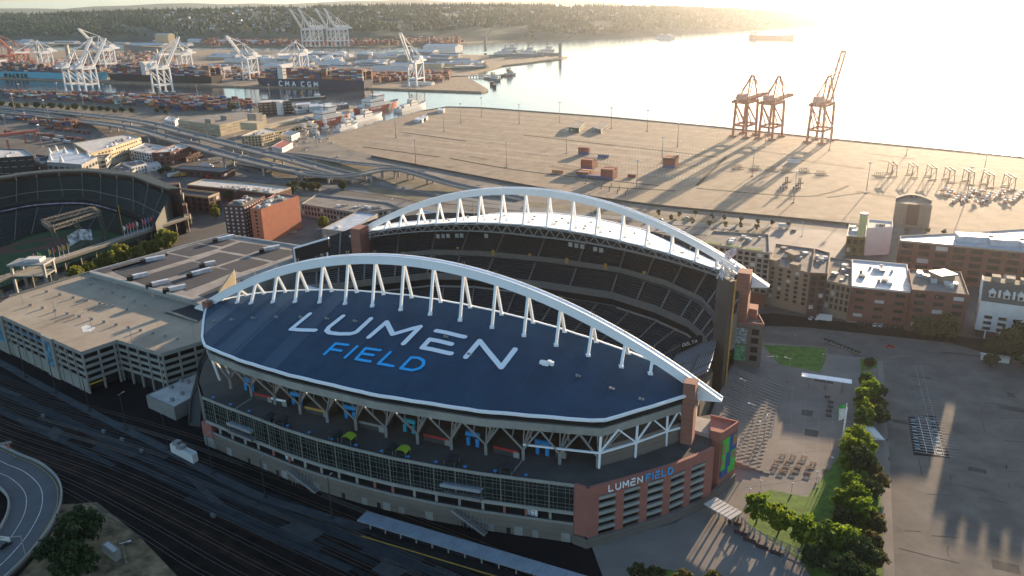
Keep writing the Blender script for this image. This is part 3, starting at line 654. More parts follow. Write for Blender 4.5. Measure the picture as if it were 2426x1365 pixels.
# ================================================================ ground sheets, roads
lotm = M('lot_asphalt', (0.135, 0.12, 0.103), 0.9, 0.2, 0.08, c2=(0.155, 0.136, 0.115), spec=0.12)
plazam = M('plaza_concrete', (0.215, 0.19, 0.165), 0.9, 0.18, 0.05, spec=0.12)
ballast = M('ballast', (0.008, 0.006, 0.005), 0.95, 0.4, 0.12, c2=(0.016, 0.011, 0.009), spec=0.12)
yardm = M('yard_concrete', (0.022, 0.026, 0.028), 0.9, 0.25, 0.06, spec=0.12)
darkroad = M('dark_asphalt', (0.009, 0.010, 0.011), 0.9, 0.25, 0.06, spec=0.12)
roadm = M('road_concrete', (0.135, 0.135, 0.13), 0.85, 0.15, 0.05)
grass = M('grass', (0.055, 0.13, 0.008), 0.95, 0.35, 0.3, c2=(0.09, 0.17, 0.015))
drygrass = M('dry_grass', (0.09, 0.06, 0.028), 0.95, 0.6, 0.15, c2=(0.20, 0.14, 0.07))
dirt = M('verge', (0.085, 0.08, 0.04), 0.95, 0.5, 0.05, c2=(0.12, 0.1, 0.06))
line = M('line_white', (0.6, 0.6, 0.58), 0.8, 0.25, 0.8)
linef = M('line_faded', (0.26, 0.25, 0.23), 0.85, 0.3, 0.5)
liney = M('line_yellow', (0.5, 0.3, 0.05), 0.8, 0.2, 0.8)
railm = M('rail_steel', (0.12, 0.10, 0.09), 0.45, 0.2, 0.5, metal=0.6)
tiem = M('rail_tie', (0.1, 0.092, 0.083), 0.9, 0.3, 0.6)
def sheet(name, px, z, mat, d=0.4):
    return struct(name, MB().prism([G(x, y, z)[:2] for x, y in px], z - d, z), mat)
def ribbonroad(mb, P, w, th=.4, mi=0):     # P list of world points
    P = [Vector(p) for p in P]; A, B = [], []
    for i, p in enumerate(P):
        d = (P[min(i + 1, len(P) - 1)] - P[max(i - 1, 0)]); d.z = 0; d.normalize(); n = Vector((-d.y, d.x, 0)) * w / 2
        A.append(p + n); B.append(p - n)
    mb.slab(B, A, th, mi); return A, B
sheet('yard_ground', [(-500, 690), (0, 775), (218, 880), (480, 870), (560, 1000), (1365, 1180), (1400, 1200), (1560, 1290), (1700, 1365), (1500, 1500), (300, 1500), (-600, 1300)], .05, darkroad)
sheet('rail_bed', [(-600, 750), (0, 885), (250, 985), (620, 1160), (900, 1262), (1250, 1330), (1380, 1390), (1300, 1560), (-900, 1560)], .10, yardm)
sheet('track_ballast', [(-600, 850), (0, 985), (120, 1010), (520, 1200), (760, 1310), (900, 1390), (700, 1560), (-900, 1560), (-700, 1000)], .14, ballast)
sheet('north_plaza', [(1740, 1000), (1700, 900), (1735, 860), (1800, 790), (1830, 760), (2090, 800), (2150, 838), (2075, 850), (2085, 1000), (2100, 1400), (2110, 1560), (1500, 1560), (1400, 1290), (1600, 1240), (1735, 1140)], .06, plazam)
sheet('parking_lot', [(2080, 853), (2240, 836), (2426, 852), (2900, 900), (3100, 1500), (2122, 1500), (2102, 1200), (2092, 1000)], .08, lotm)
sheet('street', [(1790, 745), (1830, 742), (2300, 800), (2900, 880), (2900, 900), (2426, 856), (2240, 836), (2010, 800), (1800, 778)], .10, darkroad)
sheet('street', [(1800, 772), (1900, 775), (2250, 812), (2380, 850), (2240, 834), (2140, 838), (2075, 850), (1960, 838), (1960, 822), (1810, 812)], .12, lotm)
sheet('pavement', [(2078, 856), (2092, 855), (2108, 1100), (2126, 1500), (2096, 1500), (2090, 1200), (2084, 1000)], .13, plazam)
sheet('lawn', [(1808, 817), (1880, 820), (1955, 824), (1957, 850), (1943, 882), (1900, 873), (1848, 864), (1825, 840)], .10, grass)
sheet('lawn', [(2036, 850), (2078, 849), (2079, 870), (2040, 880)], .10, grass)
sheet('lawn', [(1799, 1172), (1825, 1160), (1912, 1178), (1985, 1085), (2000, 1040), (2060, 1010), (2075, 1100), (2080, 1500), (2000, 1500), (1900, 1330), (1770, 1240)], .10, grass)
sheet('lawn', [(2072, 1160), (2086, 1158), (2096, 1500), (2066, 1500)], .11, grass)
sheet('lawn', [(1500, 1345), (1590, 1350), (1700, 1400), (1500, 1440)], .12, grass)
sheet('dry_verge', [(148, 1195), (230, 1190), (330, 1270), (420, 1365), (470, 1500), (-50, 1500), (40, 1370), (110, 1290)], .22, drygrass)
# stair slope north of the stadium
mb = MB()
for i in range(11):
    a, b = S(112 + i * 1.1, 38, 0), S(112 + i * 1.1, -38, 0)
    mb.slab([S(109 + i * 2.6, 40 - i * .9, 4.4 - i * .4), S(109 + i * 2.6, -40 - i * .2, 4.4 - i * .4)], [S(111.6 + i * 2.6, 40 - i * .9, 4.4 - i * .4), S(111.6 + i * 2.6, -40 - i * .2, 4.4 - i * .4)], 4.3 - i * .38)
struct('stair_terrace', mb, plazam)
mb = MB()
for i in range(30):
    t = 36 - i * 2.5; mb.beam(S(112 + (i % 3), t, 4.6), S(121, t - 1.4, 3.3), .25, .2)
for i in range(24):
    t = 34 - i * 3; mb.beam(S(124, t, 2.9), S(134, t - 1.4, 1.2), .25, .2)
struct('stair_edging', mb, conc)
# parking bay lines
def bays(name, px0, px1, n, L, mat, z=.14, w=.13, side=(1, -1)):
    a, b = G(*px0), G(*px1); d = (b - a); d.z = 0; L0 = d.length; d.normalize(); nn = Vector((-d.y, d.x, 0)); mb = MB()
    for i in range(n):
        p = a + d * (L0 * i / (n - 1))
        for s in side: mb.beam((p.x, p.y, z), tuple((p + nn * s * L)[:2]) + (z,), w, .03)
    mb.beam((a.x, a.y, z), (b.x, b.y, z), w * 1.5, .035); struct(name, mb, mat)
bays('lot_markings', (2168, 868), (2220, 1078), 36, 6, linef)
bays('lot_markings', (2182, 868), (2236, 1080), 36, 6, linef)
sheet('bay_patch', [(2150, 985), (2216, 985), (2250, 1085), (2165, 1078)], .12, darkroad)
bays('bay_lines', (2176, 990), (2196, 1075), 15, 4.5, line); bays('bay_lines', (2194, 990), (2216, 1078), 15, 4.5, line)
bluep = M('bay_blue', (0.2, 0.33, 0.42), .8, .15, .8)
mb = MB()
for i in range(9):
    for x0, y0, x1, y1 in ((2163, 996, 2174, 1063), (2210, 1000, 2226, 1075)):
        p = G(lerp(x0, x1, i / 8), lerp(y0, y1, i / 8)); mb.box((p.x, p.y, .155), (1.7, .9, .02), UA)
struct('blue_bays', mb, bluep)
# plaza joints
mb = MB()
for i in range(9):
    a = G(1815 + i * 32, 900 + i * 4); b = G(1790 + i * 34, 1330); mb.beam((a.x, a.y, .075), (b.x, b.y, .075), .12, .03)
for i in range(12):
    a = G(1760, 940 + i * 36); b = G(2030 - i * 8, 935 + i * 32); mb.beam((a.x, a.y, .078), (b.x, b.y, .078), .12, .03)
struct('plaza_joints', mb, linef)
# railway tracks
for i in range(11):
    yl = 902 + i * 19; xb = 1335 - i * 84
    P = catmull([G(-260, yl - 118, .2), G(0, yl, .2), G(xb * .32, lerp(yl, 1365, .27) - 2, .2), G(xb * .66, lerp(yl, 1365, .62) + 1, .2), G(xb, 1366, .2), G(xb + 300, 1500, .2)], 7)
    mb = MB(); ribbonroad(mb, P, 3.4, .1, 0)
    Q = []
    for p in P: Q.append(Vector((p.x, p.y, .32)))
    for k in range(len(Q) - 1):
        d = (Q[k + 1] - Q[k]).normalized(); n = Vector((-d.y, d.x, 0)) * .75
        mb.beam(Q[k] + n, Q[k + 1] + n, .12, .16, 1); mb.beam(Q[k] - n, Q[k + 1] - n, .12, .16, 1)
        if i in (1, 3, 4) and 6 < k < 28 and (k + i) % 9 > 2:
            m = int((Q[k + 1] - Q[k]).length / .9)
            for j in range(m):
                c = Q[k] + (Q[k + 1] - Q[k]) * (j / m); mb.beam(Vector((c.x, c.y, .22)) + n * 1.6, Vector((c.x, c.y, .22)) - n * 1.6, .3, .08, 2)
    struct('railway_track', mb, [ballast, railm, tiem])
panelm = M('panel_concrete', (0.06, 0.065, 0.066), .9, .25, .3, spec=0.12)
for px in ([(430, 1120), (470, 1140), (540, 1200), (500, 1190)], [(700, 1235), (770, 1262), (735, 1285), (660, 1250)], [(130, 1010), (150, 1020), (130, 1045), (110, 1030)], [(905, 1330), (965, 1352), (930, 1375), (880, 1350)]):
    sheet('crossing_panel', px, .36, panelm, .1)
# kerb wall strip with the yard lamps on it
CURB = [(-260, 722), (0, 858), (61, 893), (133, 932), (212, 974), (300, 1019), (399, 1067), (504, 1123), (560, 1150), (629, 1181), (787, 1229), (900, 1262), (1100, 1310), (1300, 1350)]
P = catmull([G(x, y, .3) for x, y in CURB], 4); mb = MB(); ribbonroad(mb, P, 3.6, .3); struct('kerb_strip', mb, M('kerb_concrete', (0.042, 0.05, 0.056), .9, .35, .2))
strip = M('walkway_gravel', (0.035, 0.042, 0.046), .95, .3, .15, spec=0.12)
for k, (seg, w) in enumerate([([(-150, 850), (82, 962), (300, 1062), (462, 1140), (726, 1238), (1000, 1330)], 4.5), ([(-100, 930), (7, 975), (158, 1043)], 4), ([(225, 1058), (370, 1125), (560, 1215), (760, 1300)], 3.2), ([(440, 1180), (640, 1270), (830, 1350)], 3), ([(60, 1005), (200, 1070), (270, 1105)], 2.4), ([(860, 1300), (1000, 1345), (1120, 1385)], 4)]):
    mb = MB(); ribbonroad(mb, catmull([G(x, y, .215 + .007 * k) for x, y in seg], 5), w, .1); struct('trackside_strip', mb, strip)
rust = M('ballast_rusty', (0.022, 0.012, 0.008), .95, .5, .15, c2=(0.03, 0.017, 0.011), spec=0.12)
for seg, w in (([(150, 1010), (230, 1050), (330, 1090), (420, 1130)], 3), ([(480, 1205), (640, 1275), (700, 1300)], 3.4), ([(0, 1040), (160, 1110), (330, 1190), (520, 1290), (650, 1365)], 5)):
    mb = MB(); ribbonroad(mb, catmull([G(x, y, .209) for x, y in seg], 5), w, .1); struct('rusty_ballast', mb, rust)
tar = M('tar_seam', (0.02, 0.019, 0.018), .9, .3, .5, spec=0.1); rs = random.Random(3); mb = MB()
for k in range(20):
    x, y = rs.uniform(2110, 2420), rs.uniform(860, 1350); p = G(x, y); a = rs.choice([UA, UA + 1.57, UA + .3]) + rs.uniform(-.08, .08); L = rs.uniform(3, 22); q = p + Vector((math.cos(a), math.sin(a), 0)) * L; m = p.lerp(q, .5) + Vector((rs.uniform(-.6, .6), rs.uniform(-.6, .6), 0))
    for u, v in ((p, m), (m, q)): mb.beam((u.x, u.y, .10), (v.x, v.y, .10), rs.uniform(.06, .2), .03)
struct('tar_seams', mb, tar)
patchm = M('asphalt_patch', (0.085, 0.077, 0.068), .95, .35, .1, spec=0.1); mb = MB()
for k in range(7):
    p = G(rs.uniform(2110, 2420), rs.uniform(860, 1350)); mb.box((p.x, p.y, .075), (rs.uniform(3, 14), rs.uniform(2, 5), .012 + .0005 * k), UA)
for k in range(5):
    p = G(rs.uniform(1790, 1990), rs.uniform(890, 1150)); mb.box((p.x, p.y, .055), (rs.uniform(3, 9), rs.uniform(2, 6), .012 + .0005 * k), UA)
struct('asphalt_patches', mb, patchm)
stain = M('dock_stain', (0.21, 0.16, 0.115), .95, .3, .05, spec=0.1); stain2 = M('dock_worn', (0.34, 0.265, 0.19), .9, .2, .05, spec=0.1)
for m_, n_, z_ in ((stain, 26, .026), (stain2, 26, .03)):
    mb = MB()
    for k in range(n_):
        p = G(rs.uniform(900, 2350), rs.uniform(0, 1) * 40 + 330)
        p = A_ = Vector((rs.uniform(-150, 520), 0, 0)); p.y = lerp(960, 700, (p.x + 150) / 670) + rs.uniform(-110, 130)
        mb.box((p.x, p.y, z_), (rs.uniform(10, 70), rs.uniform(2, 9), .003 + .0004 * k), UA - .33 + rs.uniform(-.03, .03))
    struct('dock_stains', mb, m_)
# off ramp
P = catmull([G(-60, 1075, 1.5), G(0, 1105, 1.5), G(45, 1125, 1.5), G(80, 1160, 1.5), G(82, 1205, 1.5), G(55, 1260, 1.5), G(10, 1315, 1.5), G(-50, 1370, 1.5), G(-120, 1430, 1.5)], 8)
rampm = M('ramp_concrete', (0.085, 0.088, 0.09), .85, .15, .1)
mb = MB(); A, B = ribbonroad(mb, P, 17, 1.4); struct('ramp_road', mb, rampm)
for off, m_, w in ((7.2, liney, .25), (2.2, line, .25), (-3.0, line, .2)):
    mb = MB(); Q = []
    for i, p in enumerate(P):
        d = P[min(i + 1, len(P) - 1)] - P[max(i - 1, 0)]; d.z = 0; d.normalize(); Q.append(p + Vector((-d.y, d.x, 0)) * off)
    ribbonroad(mb, [q + Vector((0, 0, .04)) for q in Q], w, .03); struct('ramp_line', mb, m_)
mb = MB()
for L_ in (A, B):
    for i in range(len(L_) - 1): mb.beam(L_[i] + Vector((0, 0, .5)), L_[i + 1] + Vector((0, 0, .5)), .6, 1.1)
struct('ramp_barrier', mb, lconc)
# waterfront roads, the viaduct and its ramps
def road(name, px, w, z=.16, mat=roadm, th=.25, per=5, lines=True, rails=False, zs=None, piers=False):
    P = catmull([G(x, y, (zs[i] if zs else z)) for i, (x, y) in enumerate(px)], per)
    mb = MB(); A, B = ribbonroad(mb, P, w, th); o = struct(name, mb, mat)
    if lines:
        ml = MB(); ribbonroad(ml, [p + Vector((0, 0, .03)) for p in P], .25, .02)
        for s in (-.3, .3):
            for i in range(len(P) - 1):
                d = (P[i + 1] - P[i]); n = Vector((-d.y, d.x, 0)).normalized() * w * s
                m = int(d.length / 12)
                for j in range(m): ml.beam(P[i] + d * (j / m) + n + Vector((0, 0, .03)), P[i] + d * ((j + .4) / m) + n + Vector((0, 0, .03)), .2, .03)
        struct('lane_lines', ml, linef)
    if rails:
        mr = MB()
        for L_ in (A, B):
            for i in range(len(L_) - 1): mr.beam(L_[i] + Vector((0, 0, .3)), L_[i + 1] + Vector((0, 0, .3)), .5, 1.6)
        struct('road_parapet', mr, conc)
    if piers:
        for i in range(2, len(P) - 1, 3):
            p = P[i]
            if p.z > 4:
                mp = MB(); d = (P[i + 1] - P[i]); n = Vector((-d.y, d.x, 0)).normalized() * w * .36
                mp.beam((p.x + n.x, p.y + n.y, 0), (p.x + n.x, p.y + n.y, p.z - th), 1.6); mp.beam((p.x - n.x, p.y - n.y, 0), (p.x - n.x, p.y - n.y, p.z - th), 1.6)
                mp.beam((p.x + n.x * 1.2, p.y + n.y * 1.2, p.z - th - .8), (p.x - n.x * 1.2, p.y - n.y * 1.2, p.z - th - .8), 1.8); struct('road_pier', mp, conc)
    return P
VA = road('viaduct', [(-200, 235), (60, 258), (200, 272), (330, 288), (430, 312), (560, 345), (690, 378), (800, 408), (880, 424)], 15, per=4, th=1.6, rails=True, zs=[1, 1, 4, 11, 14, 14, 10, 4, .5], piers=True)
VB = road('viaduct', [(-200, 248), (40, 268), (170, 284), (300, 301), (420, 333), (540, 367), (660, 396), (760, 414), (860, 428)], 15, per=4, th=1.6, rails=True, zs=[1, 1, 4, 11, 14, 14, 10, 4, .5], piers=True)
RA = road('ramp_road', [(560, 385), (640, 398), (720, 412), (800, 418), (860, 412), (905, 402), (950, 402), (1000, 415), (1080, 438), (1160, 455), (1240, 472)], 10, per=4, th=1.2, rails=True, zs=[1, 3, 6, 7, 8, 8, 8, 7, 4, 1.5, .4], piers=True)
RB = road('waterfront_road', [(560, 360), (700, 367), (820, 385), (920, 395), (1000, 408)], 9, zs=[.3, .3, 2, 5, 7], rails=True)
RC = road('waterfront_road', [(900, 432), (1000, 452), (1150, 476), (1300, 492), (1500, 508), (1700, 527), (1850, 540), (1950, 550), (2010, 558)], 12)
RD = road('waterfront_road', [(560, 410), (700, 430), (860, 452), (1000, 470), (1200, 492), (1400, 510), (1600, 528), (1760, 541), (1880, 551), (1950, 560)], 12, z=.18)
RE = road('waterfront_road', [(700, 455), (900, 478), (1100, 505), (1300, 524), (1500, 540), (1700, 553), (1900, 568), (2000, 580)], 13, z=.2)
sheet('plaza_paving', [(1820, 545), (1950, 545), (2005, 560), (2010, 600), (1960, 640), (1830, 600), (1790, 575)], .24, M('pale_paving', (0.22, 0.19, 0.17), .85, .2, .08))
road('street', [(360, 400), (420, 385), (520, 375), (620, 370)], 14, z=.2); road('street', [(520, 470), (600, 440), (640, 425), (730, 420)], 12, z=.14)
road('street', [(560, 600), (640, 578), (700, 560), (760, 535), (860, 500)], 14, z=.14, mat=lotm)
for px, m_ in (([(545, 385), (600, 372), (690, 382), (640, 398), (580, 396)], drygrass), ([(700, 372), (800, 385), (900, 398), (880, 410), (800, 412), (740, 395)], dirt), ([(900, 425), (1000, 428), (1110, 462), (1000, 455), (930, 440)], dirt),
               ([(1240, 476), (1420, 494), (1560, 506), (1780, 530), (1780, 535), (1540, 518), (1240, 488)], dirt), ([(1720, 548), (1840, 538), (1902, 547), (1895, 552), (1780, 553)], dirt), ([(540, 430), (700, 440), (760, 452), (700, 460), (540, 445)], dirt),
               ([(-100, 232), (60, 240), (250, 252), (330, 262), (330, 268), (200, 262), (-100, 246)], dirt), ([(860, 438), (980, 462), (1080, 484), (1000, 480), (880, 458)], dirt)):
    sheet('verge', px, .21, m_)
# dark ground under the rail terminal, left middle
sheet('terminal_paving', [(-300, 205), (0, 213), (200, 219), (420, 222), (560, 236), (620, 246), (640, 262), (420, 275), (330, 270), (0, 250), (-300, 238)], .06, lotm)
sheet('intermodal_yard', [(-300, 255), (0, 275), (250, 305), (420, 340), (400, 356), (250, 352), (0, 360), (-300, 350)], .06, lotm)
sheet('lot', [(630, 560), (720, 545), (770, 535), (860, 505), (900, 540), (760, 590), (600, 600)], .1, lotm)
sheet('lot', [(400, 395), (600, 395), (700, 420), (760, 440), (640, 440), (440, 430)], .1, lotm)
sheet('district_ground', [(-500, 360), (0, 360), (300, 345), (450, 345), (560, 380), (900, 440), (1250, 490), (2000, 590), (2426, 560), (2900, 560), (2900, 900), (1790, 760), (1500, 700), (500, 900), (-500, 700)], .03, M('city_ground', (0.075, 0.07, 0.065), .9, .35, .03))
# dock markings: long rows of bay lines, dark seams
mb = MB(); mk = MB()
A0, A1, B0, B1 = G(880, 335), G(1660, 430), G(1060, 258), G(1720, 306)
for i in range(9):
    f = i / 8; p = A0.lerp(B0, f); q = A1.lerp(B1, f)
    mb.beam((p.x, p.y, .05), (q.x, q.y, .05), .35, .04); n = int((q - p).length / 3.6); w = (B0 - A0).normalized() * 9
    for k in range(n):
        c = p.lerp(q, k / n)
        if (k // 14 + i) % 7 < 6: mk.add([(c.x, c.y, .045), (c.x + .55, c.y, .045), (c.x + w.x + .55, c.y + w.y, .045), (c.x + w.x, c.y + w.y, .045)], [(0, 1, 2, 3)])
dl = M('line_dock', (0.62, 0.53, 0.41), .9, .35, .3); struct('dock_lines', mb, dl); struct('dock_bay_lines', mk, dl)
for seg in ([(945, 312), (1105, 335)], [(1640, 370), (1700, 372)], [(1240, 320), (1700, 372)], [(1065, 375), (1240, 405), (1560, 440)], [(860, 348), (1040, 372)], [(1650, 446), (1880, 465), (1960, 458), (2010, 440)], [(1960, 468), (2060, 455)], [(1720, 372), (1650, 440)], [(1420, 442), (1600, 452)]):
    P = catmull([G(x, y, .1) for x, y in seg], 6); m2 = MB(); ribbonroad(m2, P, 3.0, .1)
    struct('dock_drain', m2, darkroad)
for seg in ([(880, 372), (1240, 440), (1500, 482), (1880, 520), (2080, 540)],):
    P = catmull([G(x, y, .1) for x, y in seg], 8); m2 = MB()
    for i in range(len(P) - 1): m2.beam(P[i] + Vector((0, 0, .8)), P[i + 1] + Vector((0, 0, .8)), .15, 1.8)
    o = tag(m2.build('fence', M('fence_mesh', (0.07, 0.06, 0.045), .8, .2, .3), None), 'long dark mesh fence between the container dock and the waterfront road', 'fence')
# quay edge fender line
P = [G(x, y, .5) for x, y in [(1000, 263), (1060, 253), (1140, 255), (1440, 277), (1700, 301), (2000, 332), (2426, 373), (2850, 424)]]; m2 = MB()
for i in range(len(P) - 1): m2.beam(P[i], P[i + 1], 1.2, 1.2)
struct('quay_kerb', m2, M('fender_dark', (0.04, 0.035, 0.03), .9, .3, .5))
# ================================================================ buildings
def HT(b, t):                              # height of the point seen at row t above the ground point b
    q = G(*b) - Vector((0, 0, CAMH)); k = H0 / 2 - t[1]
    return (k * q.dot(FW) - F * q.dot(UP)) / (F * UP.z - k * FW.z)
winm = M('window_dark', (0.02, 0.022, 0.024), 0.25, 0.5, 0.3); winw = M('window_frame', (0.45, 0.43, 0.4), .6, .1, .5)
brick = zbands(M('brick', (0.155, 0.06, 0.045), .9, .18, .3), 1.2, .85); brickd = M('brick_dark', (0.085, 0.04, 0.033), .9, .2, .3)
orange = zbands(M('brick_orange', (0.36, 0.125, 0.07), .9, .1, .2), .8, .9); tanw = M('stucco_tan', (0.24, 0.19, 0.14), .9, .12, .2)
creamw = M('cream_wall', (0.42, 0.34, 0.22), .9, .12, .15); greyw = M('grey_wall', (0.22, 0.21, 0.19), .9, .15, .2); whitew = M('white_wall', (0.6, 0.58, 0.55), .85, .08, .2)
roofg = M('roof_gravel', (0.17, 0.155, 0.14), .95, .3, .12); roofl = M('roof_light', (0.5, 0.47, 0.43), .9, .18, .15); roofd = M('roof_dark', (0.045, 0.045, 0.05), .85, .2, .1); roofs = M('roof_silver', (0.45, 0.47, 0.5), .5, .3, .25)
def poly4(px, h):
    P = [G(x, y, h) for x, y in px]
    if len(P) == 3: P.append(P[0] + P[2] - P[1])
    return P
def bld(name, label, cat, px, h, wall, roof, fl=0, sp=4.0, ww=1.6, wh=1.7, z0=1.2, wm=None, par=.9, units=0, base=None, group=None, fh=None, maxw=96, cornice=None, blank=None):
    if isinstance(h, tuple): h = HT(*h)
    P = poly4(px, h); n = len(P)
    if sum(P[i].x * P[(i + 1) % n].y - P[(i + 1) % n].x * P[i].y for i in range(n)) < 0: P = P[::-1]
    c = sum((Vector((p.x, p.y, 0)) for p in P), Vector()) / n
    t = thing(name, label, cat, c, group)
    MB().prism(P, 0, h - .02, cap=True).build('wall', wall, t)
    ins = [p + (Vector((c.x, c.y, h)) - p).normalized() * .5 for p in P]
    MB().prism(ins, h - .3, h + .06).build('roof', roof, t)
    if par:
        mb = MB()
        for i in range(n):
            a, b = ins[i], ins[(i + 1) % n]; mb.beam(Vector((a.x, a.y, h + par / 2 - .1)), Vector((b.x, b.y, h + par / 2 - .1)), .45, par + .2)
        mb.build('parapet', cornice or wall, t)
    if base:
        mb = MB(); mb.prism([p + (p - Vector((c.x, c.y, h))).normalized() * .15 for p in P], 0, base[0], cap=True); mb.build('ground_floor', base[1], t)
    cnt = 0
    if fl:
        fh_ = fh or (h - z0) / fl
        for i in range(n):
            a, b = P[i], P[(i + 1) % n]; e = b - a; e.z = 0; L = e.length; d = e.normalized(); nr = Vector((d.y, -d.x, 0)); mid_ = (a + b) / 2
            if blank and (mid_ - (G(*blank[0], h) + G(*blank[1], h)) / 2).length < 3: continue
            if L < 6 or nr.dot(Vector((0, 0, 0)) - Vector((mid_.x, mid_.y, 0))) < -L * .1: continue
            m = max(1, int((L - 1.5) / sp)); rz = math.atan2(d.y, d.x)
            for k in range(m):
                for f in range(fl):
                    if cnt >= maxw: break
                    p = a + d * (L * (k + .5) / m); z = z0 + fh_ * (f + .5)
                    cub('window', (p.x + nr.x * .03, p.y + nr.y * .03, z), (ww, .22, min(wh, fh_ * .75)), rz, (wm or winm) if (k * 5 + f * 3) % 11 else winw, t); cnt += 1
    rnd = random.Random(name + label)
    for k in range(int(units * 1.7)):
        f, g = rnd.uniform(.15, .85), rnd.uniform(.15, .85); p = P[0].lerp(P[1], f).lerp(P[3 % n].lerp(P[2], f), g)
        s = rnd.uniform(1.4, 3.6); e = P[1] - P[0]
        MB().box((p.x, p.y, h + .06), (s, s * rnd.uniform(.6, 1.2), rnd.uniform(.8, 2.2)), math.atan2(e.y, e.x)).build('roof_unit', rnd.choice([steel, roofs, whitew, greyw]), t)
    return t, P, h
# --- the brick row north of the stadium
t, P, h = bld('apartment_building', 'apartment block with pale gridded facade and planted roof beds behind the arch tip', 'building', [(1660, 578), (1824, 603), (1822, 558), (1688, 550)], ((1816, 728), (1824, 603)), greyw, roofg, 8, 3.4, 2.4, 1.9, 8, units=5, base=(8, brick), wm=winm)
for k in range(3):
    p = P[0].lerp(P[1], .2 + .3 * k); e = P[1] - P[0]
    cub('roof_bed', (p.x, p.y + 3, h + .5), (9, 3, .9), math.atan2(e.y, e.x), grass, t); cub('facade_strip', (p.x + 5.4, p.y + .2, h / 2 + 4), (2.6, .5, h - 8), math.atan2(e.y, e.x), brickd, t)
t, P, h = bld('apartment_building', 'tan stucco apartment block with two raised towers, left of the brown brick building', 'building', [(1822, 628), (1920, 650), (1930, 592), (1837, 580)], ((1914, 745), (1920, 650)), tanw, roofg, 7, 4.2, 2.0, 1.7, 4.5, units=6)
for f in (.1, .62):
    p = P[0].lerp(P[1], f) if P[0].y < P[2].y else P[2].lerp(P[3], f)
    e = P[1] - P[0]; MB().box((p.x + 1, p.y + 2.4, h - .1), (5, 4.6, 3.6), math.atan2(e.y, e.x)).build('tower', tanw, t)
MB().box((sum(p.x for p in P) / 4, sum(p.y for p in P) / 4, h), (5, 9, 3.4), .3).build('stair_house', tanw, t)
t, P, h = bld('apartment_building', 'narrow brown brick building with glassy middle bay next to the tan block', 'building', [(1920, 650), (1960, 652), (1966, 602), (1930, 592)], ((1951, 752), (1960, 652)), brickd, roofg, 6, 3.2, 2.2, 2.2, 4, units=3)
t, P, h = bld('office_building', 'low grey brick building with close-set windows beside the white-roofed warehouse', 'building', [(1958, 668), (2016, 681), (2017, 618), (1966, 612)], ((2007, 759), (2016, 681)), tanw, roofg, 4, 2.4, 1.5, 2.6, 4, units=5)
t, P, h = bld('brick_warehouse', 'red brick warehouse with worn white roof facing the street', 'building', [(2017, 681), (2159, 695), (2149, 629), (2018, 617)], ((2146, 778), (2159, 695)), brick, roofs, 4, 7.5, 4.6, 1.7, 2.5, units=6, cornice=whitew, base=(.6, lconc))
t, P, h = bld('brick_office', 'brown brick building with roof terrace and glass penthouse behind the two street trees', 'building', [(2160, 690), (2296, 702), (2276, 647), (2151, 640)], ((2284, 797), (2296, 702)), brick, roofg, 5, 7.0, 4.8, 2.0, 2, units=7)
MB().box((P[0].x * .4 + P[2].x * .6, P[0].y * .4 + P[2].y * .6, h), (9, 8, 4), .25).build('penthouse', tanw, t); MB().box((P[0].x * .4 + P[2].x * .6, P[0].y * .4 + P[2].y * .6, h + 4), (10.5, 9.5, .4), .25).build('penthouse_roof', roofs, t)
